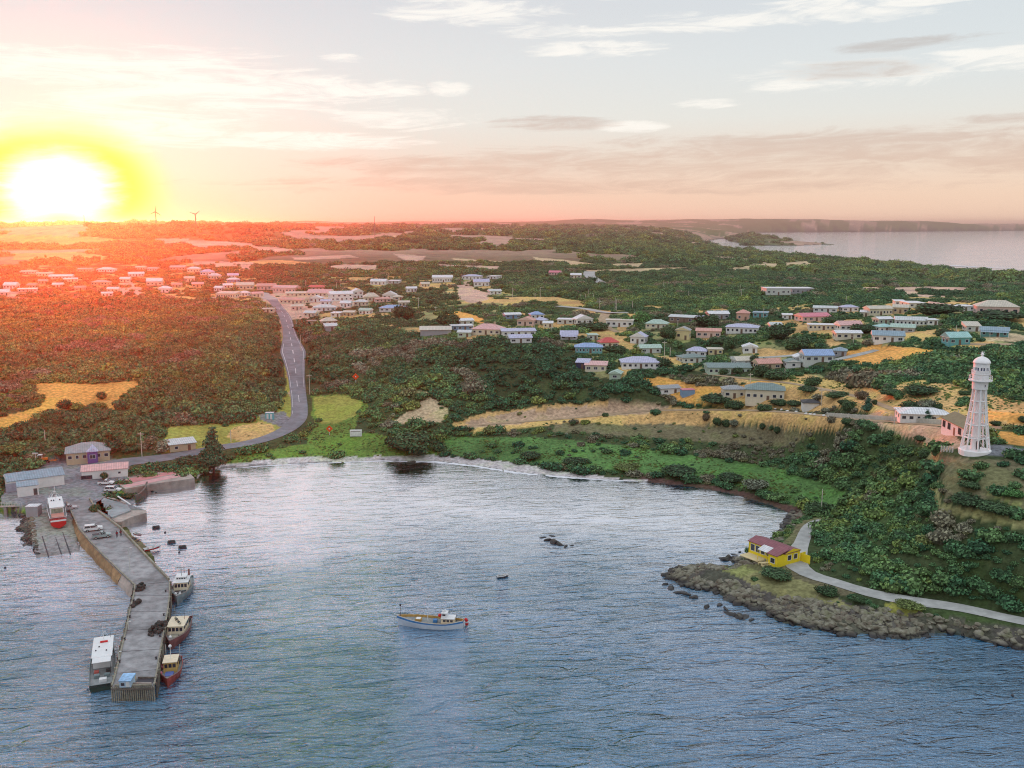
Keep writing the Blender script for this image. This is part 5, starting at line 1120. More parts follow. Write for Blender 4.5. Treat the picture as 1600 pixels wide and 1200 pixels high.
m.build('wall', TIM, e)
for i, (u0, v0, u1, v1) in enumerate(((168, 778, 190, 784), (176, 779, 196, 787), (184, 776, 204, 789))):
    a, b = at(u0, v0, 2.33), at(u1, v1, 2.33); d_ = b - a; e = empty('concrete_beam', a, math.atan2(d_.y, d_.x), ('left', 'middle', 'right')[i] + ' one of three pale concrete beams on the boat ramp', 'beam'); MB().box(0, d_.length, -.18, .18, 0, .22).build('beam', WHT if i == 2 else CONC2, e)
# jetty at the left edge
e = empty('footbridge', at(0, 791, 2.0), 0, 'small pale footbridge railing at the left picture edge', 'footbridge'); a_, b_ = at(-30, 792, 1.9), at(32, 790, 1.9); d_ = b_ - a_; e.location = a_; e.rotation_euler.z = math.atan2(d_.y, d_.x); LJ = d_.length
MB().box(0, LJ, -.7, .7, -.15, 0).build('deck', CONC2, e)
for y in (-.65, .65):
    m = MB(); m.tube((0, y, .95), (LJ, y, .95), .04, None, 5)
    for i in range(9): m.tube((LJ * i / 8, y, 0), (LJ * i / 8, y, .95), .04, None, 5)
    m.build('railing', POLEG, e)
for x in (LJ * .3, LJ * .62): MB().box(x - .4, x + .4, -.5, .5, -2.6, -.151).build('pier', CONC2, e)
# slip rails running into the water
for (u0, v0, u1, v1, lb_) in ((98, 832, 110, 866, 'right-hand rail of the slipway running under water'), (84, 832, 96, 866, 'middle rail of the slipway running under water'), (66, 838, 76, 870, 'left-hand rail of the slipway running under water')):
    a, b = at(u0, v0, .9), at(u1, v1, .02); e = empty('slipway_rail', a, 0, lb_, 'rail'); MB().tube((0, 0, 0), tuple(b - a), .14, None, 6).build('rail', STEEL, e)
# ---------------------------------------------------------------- boats
def hull(L, B, sheer_b, sheer_s, draft=.7, trans=.72, nst=13, bowpow=2.2, double=False):
    rows = []
    for i in range(nst):
        t = i / (nst - 1); x = -L / 2 + L * t
        if double: bb = B / 2 * max(.02, 1 - abs(2 * t - .95) ** 2.4 / 1.15)
        else: bb = B / 2 * (trans + (1 - trans) * math.sin(min(t / .45, 1) * math.pi / 2)) if t < .45 else B / 2 * max(.02, 1 - ((t - .45) / .55) ** bowpow)
        sh = sheer_s + (sheer_b - sheer_s) * max(0, (t - .25) / .75) ** 1.8 + (.35 * max(0, (.25 - t) / .25) if double else 0)
        rake = (.9 if t > .9 else 0) * (t - .9) * 10
        kz = -draft * (1 - max(0, (t - .85) / .15) ** 2)
        wl = bb * (.90 - .35 * max(0, (t - .6) / .4))
        rows.append([(x, 0, kz), (x, wl * .7, kz * .45), (x, wl, .05), (x + rake * .25, bb * .98, sh * .62), (x + rake * .5, bb, sh)])
    return rows
def hull_mesh(rows):
    m = MB(); n = 5
    for r in rows: m.v += [(x, y, z) for x, y, z in r] + [(x, -y, z) for x, y, z in r]
    for i in range(len(rows) - 1):
        a, b = i * 10, (i + 1) * 10
        for k in range(4): m.f.append((a + k, b + k, b + k + 1, a + k + 1)); m.f.append((a + 5 + k + 1, b + 5 + k + 1, b + 5 + k, a + 5 + k))
    m.f.append((0, 1, 2, 3, 4, 9, 8, 7, 6, 5)); e_ = (len(rows) - 1) * 10; m.f.append(tuple(e_ + q_ for q_ in (5, 6, 7, 8, 9, 4, 3, 2, 1, 0))); return m
def deck_mesh(rows, drop=.35, inset=.07):
    m = MB(); top = []
    for r in rows:
        x, y, z = r[4]; top.append((x, max(y - inset, .01), z - drop))
    for (x, y, z) in top: m.v += [(x, y, z), (x, -y, z)]
    for i in range(len(top) - 1): m.f.append((2 * i, 2 * i + 1, 2 * i + 3, 2 * i + 2))
    return m
def bulwark(rows, drop=.35, inset=.07):
    m = MB()
    for r in rows:
        x, y, z = r[4]; yi = max(y - inset, .01)
        m.v += [(x, yi, z - drop), (x, yi, z + .02), (x, y + .03, z + .02), (x, y + .03, z - .12), (x, -yi, z - drop), (x, -yi, z + .02), (x, -y - .03, z + .02), (x, -y - .03, z - .12)]
    for i in range(len(rows) - 1):
        a, b = 8 * i, 8 * i + 8
        for k in range(3): m.f += [(a + k, a + k + 1, b + k + 1, b + k), (a + 4 + k + 1, a + 4 + k, b + 4 + k, b + 4 + k + 1)]
    r0 = rows[0][4]; m.box(r0[0], r0[0] + .12, -r0[1], r0[1], r0[2] - drop, r0[2] + .021); return m
def stripe(rows, lo, hi, off=.025):
    m = MB()
    for r in rows:
        p, q_ = Vector(r[3]), Vector(r[4]); a, b = p.lerp(q_, lo), p.lerp(q_, hi)
        m.v += [(a.x, a.y + off, a.z), (b.x, b.y + off, b.z), (a.x, -a.y - off, a.z), (b.x, -b.y - off, b.z)]
    for i in range(len(rows) - 1): a = 4 * i; m.f += [(a, a + 4, a + 5, a + 1), (a + 3, a + 7, a + 6, a + 2)]
    return m
def cabin(parent, x0, x1, w, z0, h, wall, roof, nfront=4, rake=.3, ov=.18, winz=.5, name='wheelhouse', nside=2, winm=None):
    "raked box with a row of front panes towards +x"
    e = MB().add([(x0, -w / 2, z0), (x1, -w / 2, z0), (x1, w / 2, z0), (x0, w / 2, z0), (x0, -w / 2 * .94, z0 + h), (x1 - rake, -w / 2 * .94, z0 + h), (x1 - rake, w / 2 * .94, z0 + h), (x0, w / 2 * .94, z0 + h)],
                 [(0, 3, 2, 1), (4, 5, 6, 7), (0, 1, 5, 4), (1, 2, 6, 5), (2, 3, 7, 6), (3, 0, 4, 7)]).build(name, wall, parent)
    MB().box(x0 - ov, x1 - rake + ov, -w / 2 - ov * .6, w / 2 + ov * .6, z0 + h + .002, z0 + h + .1).build('cabin_roof', roof, e)
    ang = math.atan2(rake, h); hh = h * .36
    for k in range(nfront):
        pw = w * .9 / nfront; y = -w * .45 + pw * (k + .5); fz = z0 + h * winz; fx = x1 - rake * winz + .012
        o = MB().box(-.015, .015, -pw * .38, pw * .38, 0, hh).build('pane', winm or GLASS, e); o.location = (fx, y, fz); o.rotation_euler = (0, -ang, 0)
    for s_ in (-1, 1):
        for k in range(nside):
            pw = (x1 - x0 - rake) * .85 / nside; x = x0 + .15 + pw * (k + .5); o = MB().box(-pw * .36, pw * .36, -.015, .015, 0, hh).build('pane', winm or GLASS, e); o.location = (x, s_ * (w / 2 * (1 - .06 * winz) + .012), z0 + h * winz); o.rotation_euler = (s_ * .03, 0, 0)
    return e
def pole(parent, a, b, r=.05, m=None, name='mast'): return MB().tube(a, b, r, r * .7, 6).build(name, m or WHT, parent)
def rail(parent, rows, i0, i1, h=.7, m=None, name='railing'):
    mm = MB()
    for s_ in (-1, 1):
        pr = None
        for r in rows[i0:i1]:
            x, y, z = r[4]; p = Vector((x, s_ * y * .97, z)); t_ = p + Vector((0, 0, h)); mm.tube(p, t_, .025, None, 4)
            if pr: mm.tube(pr, t_, .022, None, 4)
            pr = t_
    return mm.build(name, m or WHT, parent)
def boat(name, label, bow, stern, B, sb, ss, hm_, dm_, bm_, z=0, L=None, group=None, cat='fishing boat', **kw):
    a, b = at(*bow, z), at(*stern, z); d_ = a - b; L = L or d_.length; c = (a + b) / 2
    e = empty(name, c, math.atan2(d_.y, d_.x), label, cat, group); rows = hull(L, B, sb, ss, **kw)
    hull_mesh(rows).build('hull', hm_, e, False); deck_mesh(rows, .45).build('deck', dm_, e); bulwark(rows, .45).build('bulwark', bm_, e); return e, L, rows
DECKG = mat('grey_deck', (.28, .30, .30), .8, 0, .2, 2); DECKT = mat('tan_deck', (.50, .30, .09), .7, 0, .15, 2); HBLUE = mat('hull_pale_blue', (.60, .66, .74), .4, 0, .06); BLU = mat('blue_stripe', (.05, .22, .50), .4); GRNH = mat('dark_green_hull', (.03, .07, .055), .5, 0, .3, 1); GRYH = mat('grey_green_hull', (.20, .26, .27), .55, 0, .25, 1)
MARH = mat('maroon_hull', (.20, .07, .065), .55, 0, .3, 1); REDH = mat('rust_red_hull', (.34, .065, .05), .55, 0, .3, 1); CRM = mat('cream_paint', (.78, .66, .48), .5, 0, .1); NETM = mat('dark_net', (.05, .06, .06), .95, 0, .4, 5); ORG = mat('orange_float', (.80, .22, .04), .5)
# the white and blue boat at anchor in the middle of the bay
e, L, rw = boat('fishing_boat', 'white double-ended fishing boat with blue stripe, anchored alone in mid bay', (623, 976), (724, 981), 3.7, 2.1, 1.35, HBLUE, DECKG, DECKT, double=True, draft=.6)
stripe(rw, .25, .8).build('stripe', BLU, e); stripe(rw, .84, 1.06, .05).build('rubbing_strake', WHT, e)
pole(e, (L * .47, 0, 1.6), (L * .47, 0, 4.1), .05, STEEL); MB().ball((L * .47, 0, 4.2), .22).build('mast_ball', BLK, e); pole(e, (L * .5, 0, 2.1), (L * .5 + .9, 0, 2.3), .06, WHT, 'bowsprit')
pole(e, (.6, 0, 1.0), (.65, 0, 3.9), .07, WHT); pole(e, (.6, 0, 3.5), (L * .44, 0, 2.4), .02, STEEL, 'stay'); pole(e, (.5, 0, 2.6), (-1.8, 0, 2.7), .05, WHT, 'boom')
hb = MB().box(1.9, 3.1, -.6, .6, 1.0, 1.6).build('hatch', DECKT, e); MB().box(2.05, 2.95, -.5, .5, 1.602, 1.66).build('hatch_cover', WHT, hb)
wh = cabin(e, -4.9, -2.2, 2.1, .95, 1.15, CRM, WHT, 3, .15, .12, nside=3)
cabin(e, -3.4, -2.2, 1.5, 2.15, .95, WHT, WHT, 3, .2, .1, name='upper_house', nside=1)
for (x, y, z, r, m_) in ((-1.9, .4, 2.6, .35, REDP), (-2.2, -.3, 2.3, .3, mat('pink_buoy', (.75, .28, .30), .6)), (-2.6, -.8, 2.4, .28, REDP), (-2.9, -.2, 3.4, .22, WHT), (-2.6, .3, 3.5, .2, WHT)): MB().ball((x, y, z), r).build('buoy', m_, e)
for k in range(6):
    a = -1.2 + k * .48; MB().ball((-L * .5 - .35 - .25 * math.cos(a), -1.0 + .1 * k, .9 + math.sin(a) * .7), .34).build('stern_float', REDP if k % 3 else WHT, e)
pole(e, (-3.9, .5, 3.0), (-3.9, .5, 5.0), .03, STEEL, 'aerial'); pole(e, (-5.2, 0, 1.2), (-5.2, 0, 3.0), .04, STEEL, 'aerial'); MB().box(-1.3, -.5, -.5, .4, .95, 1.5).build('winch', BLU, e); pole(e, (L * .5 + .7, .0, 2.2), (L * .5 + 1.0, 0, -.4), .02, STEEL, 'anchor_line')
# green-hulled boat with the long white roof, left of the wharf head
e, L, rw = boat('fishing_boat', 'dark green fishing boat with long white cabin roof, moored left of the wharf head', (165, 1008), (158, 1080), 4.3, 2.0, 1.25, GRNH, DECKG, GRYH, L=None, trans=.86)
stripe(rw, .86, 1.02, .03).build('rubbing_strake', mat('pale_green_trim', (.45, .55, .45), .5), e)
cb = cabin(e, -L * .12, L * .36, 3.3, .9, 2.1, WHT, WHT, 5, .5, .15, nside=4, winz=.45)
MB().box(-L * .12 - 2.4, -L * .12 - .16, -1.55, 1.55, 3.0, 3.08).build('awning', WHT, e)
for s_ in (-1.45, 1.45): pole(e, (-L * .12 - 2.3, s_, .8), (-L * .12 - 2.3, s_, 3.0), .045, STEEL, 'awning_post')
for (x, y, w_, m_) in ((-L * .30, -.9, .9, GRYH), (-L * .30, .8, .9, GRYH), (-L * .39, -.3, 1.2, WHT), (-L * .22, .9, .8, mat('faded_red_bin', (.5, .12, .1), .6)), (-L * .22, -1.0, .7, NETM)): MB().box(x - .45, x + .45, y - w_ / 2, y + w_ / 2, .8, 1.35).build('fish_bin', m_, e)
MB().tube((L * .2, -.8, 3.25), (L * .2, .5, 3.25), .2, None, 8).build('liferaft', REDP, e); pole(e, (L * .28, 0, 3.1), (L * .28, 0, 5.6), .06); pole(e, (L * .28, -.9, 5.0), (L * .28, .9, 5.0), .04, STEEL, 'spreader')
for x, y in ((.0, -.7), (L * .1, .6), (L * .02, 1.1)): MB().ball((x, y, 3.2), .14).build('light', STEEL, e)
pole(e, (L * .3, -1.2, 3.1), (L * .3, -1.2, 4.6), .03, STEEL, 'aerial'); rail(e, rw, 8, 13, .7)
def trawler(label, bow, stern, B, hm_, wm2, rm2, deck, big=True, sb=2.3, ss=1.3):
    e, L, rw = boat('fishing_boat', label, bow, stern, B, sb, ss, hm_, deck, hm_, trans=.7)
    stripe(rw, .82, 1.04, .04).build('rubbing_strake', mat('strake_' + hm_.name, tuple(min(1, c * 2.2 + .1) for c in hm_.node_tree.nodes['Mix'].inputs[6].default_value[:3]) if False else (.42, .34, .30), .6), e)
    return e, L, rw
e, L, rw = trawler('grey-green trawler with cream wheelhouse, farthest of the three boats right of the wharf', (277, 946), (292, 908), 4.3, GRYH, CRM, WHT, DECKG)
cabin(e, -L * .18, L * .12, 3.0, .9, 2.0, CRM, WHT, 4, .3, .2, nside=2); cabin(e, -L * .12, L * .05, 2.2, 3.0, .8, WHT, WHT, 4, .2, .1, nside=1, name='upper_house')
pole(e, (-L * .02, 0, 3.8), (-L * .02, 0, 6.2), .06, TIM); pole(e, (-L * .3, .0, 1), (-L * .3, 0, 4.6), .07, STEEL); pole(e, (-L * .02, -1.4, 5.0), (-L * .02, 1.9, 5.1), .05, mat('salmon_boom', (.6, .3, .25), .6), 'boom'); pole(e, (-L * .3, -1.6, 4.4), (-L * .3, 1.6, 4.4), .06, STEEL, 'gantry')
MB().tube((-L * .2, 1.2, 3.0), (-L * .2, 1.2, 4.4), .2, None, 8).build('funnel', mat('brown_funnel', (.25, .12, .10), .6), e)
MB().box(L * .16, L * .3, -1.2, 1.2, 1.0, 1.5).build('hatch', NETM, e); MB().ball((L * .38, .4, 1.9), .3).build('buoy', WHT, e); MB().ball((L * .36, -.5, 1.9), .28).build('buoy', WHT, e); rail(e, rw, 9, 13, .6)
e, L, rw = trawler('maroon wooden trawler with cream roof, middle one of the three boats right of the wharf', (266, 1017), (290, 972), 4.1, MARH, CRM, WHT, DECKG)
cabin(e, -L * .20, L * .16, 3.1, .9, 1.9, CRM, CRM, 4, .3, .25, nside=3)
for k in range(5): MB().box(-L * .15 + k * .7, -L * .15 + k * .7 + .4, -.9 + .35 * k, -.5 + .35 * k, 2.91, 3.15).build('roof_gear', NETM if k % 2 else TIML, e)
pole(e, (-L * .05, -.5, 2.9), (-L * .05, -.5, 6.0), .06, TIML); pole(e, (-L * .1, 1.1, 2.9), (-L * .1, 1.1, 5.2), .04, STEEL); pole(e, (L * .44, 0, 2.0), (L * .44, 0, 3.6), .07, CRM, 'samson_post'); MB().ball((L * .45, 0, 2.5), .3).build('buoy', WHT, e)
MB().box(-L * .42, -L * .24, -1.3, 1.3, .85, 1.4).build('hatch', NETM, e); MB().box(L * .2, L * .32, -.8, .8, 1.2, 1.6).build('hatch', TIML, e)
e, L, rw = trawler('rust-red fishing boat with tan wheelhouse, nearest the wharf head on the right', (262, 1075), (273, 1034), 3.7, REDH, CRM, CRM, DECKG, sb=2.0, ss=1.1)
cabin(e, -L * .20, L * .10, 2.3, .8, 1.9, mat('yellow_ochre', (.62, .42, .14), .6), CRM, 3, .2, .2, nside=2)
pole(e, (-L * .05, 0, 2.7), (-L * .05, 0, 5.4), .06); MB().ball((-L * .05, 0, 5.2), .3).build('mast_ball', WHT, e); pole(e, (-L * .35, 1.2, 1), (-L * .35, 1.2, 4.0), .05, POLEG); pole(e, (-L * .35, -1.2, 1), (-L * .35, -1.2, 4.2), .05, POLEG)
MB().box(L * .14, L * .30, -.7, .7, .9, 1.3).build('hatch', mat('blue_tub', (.12, .18, .45), .6), e); MB().box(-L * .44, -L * .24, -1.2, 1.2, .75, 1.2).build('net_bin', NETM, e); MB().ball((-L * .1, -1.7, 1.0), .35).build('fender', mat('pink_fender', (.75, .25, .35), .5), e); MB().ball((L * .12, -1.6, 1.1), .3).build('fender', mat('pink_fender2', (.75, .25, .35), .5), e)
# red and white workboat on the slip
a_ = at(92, 829, 1.6); b_ = at(84, 786, 2.4)
e, L, rw = boat('workboat', 'red and white workboat hauled out on the slipway cradle', (85, 788), (92, 822), 4.4, 2.7, 2.0, REDP, DECKG, WHT, z=2.0, trans=.9, draft=1.0, cat='boat')
e.location.z = 2.35
stripe(rw, -1.2, -.55, .03).build('boot_stripe', STEEL, e); stripe(rw, .62, 1.0, .035).build('rubbing_strake', WHT, e); MB().box(-L / 2 - .03, -L / 2 - .001, -1.9, 1.9, .9, 1.35).build('transom_band', WHT, e)
LGREEN = mat('cabin_glass', (.30, .34, .26), .25, 0, .2)
cb = cabin(e, -L * .28, L * .22, 3.4, 1.4, 2.0, WHT, WHT, 5, .6, .15, nside=4)
MB().box(-L * .28 - .03, -L * .28 - .001, -1.4, 1.4, 1.9, 3.1).build('aft_window', LGREEN, cb)
for y in (-.5, .5): MB().box(-L * .28 - .06, -L * .28 - .031, y - .04, y + .04, 1.9, 3.1).build('mullion', STEEL, cb)
MB().box(-L * .46, -L * .30, -1.5, 1.5, 1.45, 1.95).build('engine_box', mat('pink_deck', (.55, .25, .2), .7), e)
pole(e, (-.2, 0, 3.5), (-.2, 0, 8.0), .07)
for z, w_ in ((4.6, .7), (5.4, .5), (6.2, .6), (7.2, .35)): MB().box(-.3, -.1, -w_ / 2, w_ / 2, z, z + .12).build('mast_bracket', WHT if z != 5.4 else STEEL, e)
for y in (-1.1, .4, 1.0): MB().box(.4, .8, y - .15, y + .15, 3.51, 3.8).build('roof_light', STEEL, e)
rail(e, rw, 7, 13, .8)
cr = empty('cradle', e.location - Vector((0, 0, 2.3)), e.rotation_euler.z, 'steel cradle under the red and white workboat', 'cradle')
for x in (-L * .42, 0, L * .35): MB().box(x - .15, x + .15, -2.6, 2.6, .75, 1.0).build('cross_beam', POLEG if x < 0 else STEEL, cr)
for y in (-1.6, 1.6): MB().box(-L * .48, L * .45, y - .12, y + .12, .45, .748).build('side_beam', STEEL, cr)
for x in (-L * .4, L * .33):
    for y in (-1.6, 1.6): MB().tube((x, y - .15, .25), (x, y + .15, .25), .25, None, 10).build('wheel', STEEL, cr)
# dinghies
def dinghy(u, v, L, B, rz, hm_, label, z=.0, cat='dinghy', inn=None):
    e = empty('dinghy', at(u, v, z), rz, label, cat); rows = hull(L, B, .62, .45, draft=.15, trans=.8, nst=9); hull_mesh(rows).build('hull', hm_, e); deck_mesh(rows, .30, .05).build('floor', inn or DECKG, e); bulwark(rows, .3, .05).build('gunwale', WHT, e)
    for x in (-L * .2, L * .12): MB().box(x - .12, x + .12, -B * .4, B * .4, .33, .38).build('thwart', TIML, e)
    return e
dinghy(206, 815, 3.4, 1.5, .5, GRYH, 'grey aluminium dinghy afloat under the concrete ramp lip', .05)
dinghy(237, 858, 3.8, 1.5, .65, REDP, 'red and white dinghy pulled up on the weedy bank by the wharf', .5, inn=WHT)
dinghy(215, 836, 3.0, .9, -.6, mat('pink_hull', (.70, .35, .38), .5), 'small pinkish kayak-like boat on the bank above the red dinghy', .55)
dinghy(785, 902, 2.6, 1.1, .3, STEEL, 'tiny dark dinghy moored alone in the middle of the bay', .0, inn=NETM)
for (u, v, lb_) in ((244, 825, 'dark floating fish pen nearest the boat ramp'), (268, 848, 'dark floating fish pen, left one of the lower pair'), (285, 856, 'dark floating fish pen, right one of the lower pair')):
    e = empty('fish_pen', at(u, v, 0), .4, lb_, 'float'); MB().box(-.85, .85, -.75, .75, -.3, .3).build('frame', STEEL, e)
    for y in (-.4, .05, .5): MB().box(-.8, .8, y - .15, y + .15, .302, .5).build('slat', NETM, e)
    for x in (-.9, .9): MB().tube((x, -.9, .1), (x, .9, .1), .16, None, 7).build('float', GRYH, e)
for (u, v) in ((258, 832), (280, 863), (8, 887), (1582, 1087)): o = MB().ball((0, 0, 0), .28).build('buoy', STEEL); o.location = at(u, v, .08); tag(o, 'tiny dark mooring buoy floating alone on the water', 'buoy', 'small mooring buoys')
# ---------------------------------------------------------------- vehicles
TYRE = BLK; HUB = mat('hubcap', (.5, .5, .5), .4, .3)
def car(u, v, rz, col, label, kind='suv', z=QZ, s=1.0, pos=None):
    e = empty('car', pos or at(u, v, z), rz, label, 'car'); L, Wd = 4.5 * s, 1.8 * s
    low = [(-L / 2, .38), (-L / 2, .95), (-L / 2 + .1, 1.02), (L / 2 - 1.15, 1.02), (L / 2 - .15, .88), (L / 2, .70), (L / 2, .38)]
    m = MB(); n = len(low); w = Wd / 2
    m.v += [(x, -w, z_) for x, z_ in low] + [(x, w, z_) for x, z_ in low]; m.f += [tuple(range(n)), tuple(range(2 * n - 1, n - 1, -1))] + [(i, n + i, n + (i + 1) % n, (i + 1) % n) for i in range(n)]
    m.build('body', col, e)
    x0, x1 = (-L / 2 + .12, L / 2 - 1.25) if kind == 'suv' else (-.35, L / 2 - 1.25)
    t0, t1 = (x0 + .18, x1 - .65); wt = w * .86
    MB().add([(x0, -w * .97, 1.021), (x1, -w * .97, 1.021), (x1, w * .97, 1.021), (x0, w * .97, 1.021), (t0, -wt, 1.55), (t1, -wt, 1.55), (t1, wt, 1.55), (t0, wt, 1.55)], [(0, 3, 2, 1), (4, 5, 6, 7), (0, 1, 5, 4), (1, 2, 6, 5), (2, 3, 7, 6), (3, 0, 4, 7)]).build('window', GLASS, e)
    MB().box(t0 - .02, t1 + .02, -wt - .02, wt + .02, 1.552, 1.63).build('roof', col, e)
    for a, b in (((x0, t0)), ((x1, t1)), (((x0 + x1) / 2, (t0 + t1) / 2))):
        for s_ in (-1, 1): MB().tube((a, s_ * w * .975, 1.02), (b, s_ * (wt + .005), 1.56), .045, None, 5).build('pillar', col, e)
    if kind == 'ute': MB().box(-L / 2 + .12, -.45, -w * .86, w * .86, 1.022, 1.06).build('tray', STEEL, e)
    for x in (-L / 2 + .85, L / 2 - .9):
        for s_ in (-1, 1): wl = MB().tube((x, s_ * (w - .16), .33), (x, s_ * (w + .03), .33), .34, None, 12).build('wheel', TYRE, e); MB().tube((x, s_ * (w + .031), .33), (x, s_ * (w + .045), .33), .19, None, 10).build('rim', HUB, wl)
    for s_ in (-1, 1): MB().box(L / 2 - .02, L / 2 + .02, s_ * w * .72 - .18, s_ * w * .72 + .18, .62, .78).build('headlight', WHT, e); MB().box(-L / 2 - .02, -L / 2 + .005, s_ * w * .82 - .1, s_ * w * .82 + .1, .65, .9).build('tail_light', REDP, e)
    MB().box(L / 2 - .03, L / 2 + .06, -w * .9, w * .9, .36, .52).build('bumper', STEEL, e); return e
CW = mat('car_white', (.78, .78, .78), .3, 0, .03); CG = mat('car_silver_green', (.34, .42, .42), .35, .2, .05); CS = mat('car_silver', (.5, .5, .52), .35, .3, .05)
car(166, 757, .05, CW, 'white utility parked before the pink-roofed shed, farther of two cars', 'ute'); car(177, 768, .0, CW, 'white four-wheel-drive parked at the quay edge, nearer of two cars'); car(107, 797, .45, CS, 'silver utility parked behind the workboat on the slipway', 'ute')
car(146, 829, .42, CW, 'white four-wheel-drive parked on the wharf approach', z=WZ + .004); car(159, 840, .5, CG, 'grey-green utility beside the white car on the wharf approach', 'ute', z=WZ + .004)
# ---------------------------------------------------------------- two people
def person(u, v, rz, top, legs, label, z, hair=(.05, .03, .02), stride=.18):
    e = empty('person', at(u, v, z), rz, label, 'person')
    V = [(0, 0, .95), (0, 0, 1.18), (0, 0, 1.42), (0, .01, 1.52), (0, .02, 1.62), (0, .0, 1.74), (.19, 0, 1.42), (.25, .03, 1.15), (.26, .12, .92), (-.19, 0, 1.42), (-.25, -.02, 1.15), (-.26, -.08, .92),
         (.09, stride * .3, .88), (.10, stride * .7, .5), (.10, stride, .09), (.10, stride + .16, .05), (-.09, -stride * .2, .88), (-.10, -stride * .3, .5), (-.10, -stride, .09), (-.10, -stride + .16, .05)]
    E_ = [(0, 1), (1, 2), (2, 3), (3, 4), (4, 5), (2, 6), (6, 7), (7, 8), (2, 9), (9, 10), (10, 11), (0, 12), (12, 13), (13, 14), (14, 15), (0, 16), (16, 17), (17, 18), (18, 19)]
    rad = [.15, .15, .16, .06, .085, .09, .07, .05, .035, .07, .05, .035, .095, .07, .05, .04, .095, .07, .05, .04]
    me = bpy.data.meshes.new('body'); me.from_pydata(V, E_, []); me.materials.append(legs); me.materials.append(top); o = link('body', me, e)
    o.modifiers.new('skin', 'SKIN').branch_smoothing = .4
    for i, r in enumerate(rad): me.skin_vertices[0].data[i].radius = (r, r)
    me.skin_vertices[0].data[0].use_root = True; o.modifiers.new('sub', 'SUBSURF').levels = 1
    MB().add([(-.2, -.13, .96), (.2, -.13, .96), (.2, .13, .96), (-.2, .13, .96), (-.24, -.14, 1.45), (.24, -.14, 1.45), (.24, .14, 1.45), (-.24, .14, 1.45)], [(0, 3, 2, 1), (4, 5, 6, 7), (0, 1, 5, 4), (1, 2, 6, 5), (2, 3, 7, 6), (3, 0, 4, 7)]).build('jacket', top, e)
    MB().ball((0, .0, 1.72), .105).build('hair', mat('hair', hair, .8), e); return e
person(183, 840, .4, mat('dark_red_jacket', (.25, .04, .05), .8), mat('dark_trousers', (.03, .03, .05), .8), 'person in a dark red jacket walking on the wharf, left of the two', WZ + .004); person(189, 838, .2, mat('maroon_jacket', (.18, .05, .06), .8), mat('black_trousers', (.02, .02, .02), .8), 'person in maroon walking on the wharf, right of the two', WZ + .004)
# ---------------------------------------------------------------- rocks
rc_m, t, b = new_mat('shore_rock'); P = geo(t); px, py, pz = sep(t, P); n1_ = noise(t, P, .8, 6, .65); n2_ = noise(t, P, .22, 4, .6)
cc = ramp(t, n1_ * .55 + n2_ * .45, [(.3, (.04, .036, .035)), (.42, (.15, .12, .09)), (.52, (.22, .21, .15)), (.62, (.34, .31, .26)), (.72, (.52, .50, .46))])
cc = mixc(t, (pz + n2_ * .8).step(1.6, .7), cc, (.022, .020, .020)); cc = mixc(t, n2_.step(.56, .66) * pz.step(.8, 1.5) * .6, cc, (.16, .17, .08))
t.links.new(cc.s, b.inputs['Base Color']); t.links.new(pz.step(.2, .8, .35, .9).s, b.inputs['Roughness']); bump(t, b, n1_, .8, .25)
def rock_mesh(seed, flat=.65):
    g = np.random.default_rng(seed); bm = bmesh.new(); P_ = g.normal(size=(20, 3)); P_ /= np.linalg.norm(P_, axis=1)[:, None]; P_ *= g.uniform(.75, 1.15, (20, 1)); P_ *= [g.uniform(.9, 1.3), g.uniform(.7, 1.0), flat]
    for p in P_: bm.verts.new(tuple(p))
    r_ = bmesh.ops.convex_hull(bm, input=bm.verts); bmesh.ops.delete(bm, geom=[v for v in r_['geom_interior'] if isinstance(v, bmesh.types.BMVert)], context='VERTS')
    bmesh.ops.bevel(bm, geom=list(bm.edges), offset=.07, segments=1, affect='EDGES'); bmesh.ops.triangulate(bm, faces=bm.faces)
    me = bpy.data.meshes.new('boulder'); bm.to_mesh(me); bm.free(); me.materials.append(rc_m); return me
RK = [rock_mesh(300 + k, .42 + .12 * (k % 4)) for k in range(7)]
rockc = bpy.data.collections.new('rock_shapes')
for k in range(7): rockc.objects.link(bpy.data.objects.new('rock_shape', RK[k]))
_pc = pc_
def scatter_rocks(name, label, test, gap, s0, s1, box, sink=.25):
    global pc_
    g = np.random.default_rng(len(name) + int(gap * 100)); n = int((box[1] - box[0]) * (box[3] - box[2]) / gap ** 2); x, y = g.uniform(box[0], box[1], n), g.uniform(box[2], box[3], n); z = hgt(x, y); k = test(x, y, z); x, y, z = x[k], y[k], z[k]
    ok = road_clear(x, y); x, y, z = x[ok], y[ok], z[ok]; n = len(x); sz = g.uniform(0, 1, n) ** 2.2 * (s1 - s0) + s0
    pc_ = rockc; gn_scatter(name, np.stack([x, y, z - sz * sink * .5], -1), sz, g.uniform(0, 6.28, n), g.uniform(0, 1, n), g.integers(0, 7, n), label); pc_ = _pc; print(name, n)
def shore_test(x, y, z):
    d_, _ = segdist(x, y, hw); u, v = project(x, y, z); side = np.where(z > 0, 7.0 + 6 * fbm(x / 9, y / 9, 211, 2), -.2 + 2.2 * fbm(x / 5, y / 5, 213, 2)); rk = inpoly(u, v, [(1015, 860), (1130, 858), (1170, 868), (1235, 888), (1340, 945), (1440, 958), (1640, 975), (1640, 1040), (1300, 1015), (1015, 920)]) | inpoly(u, v, [(1195, 840), (1245, 790), (1255, 800), (1225, 850), (1190, 862)])
    return rk & (d_ < side) & (z > -.35)
scatter_rocks('shore_rocks', 'jumbled dark rocks and pale boulders along the edge of the point', shore_test, .66, .22, 1.5, (10, 125, 140, 260))
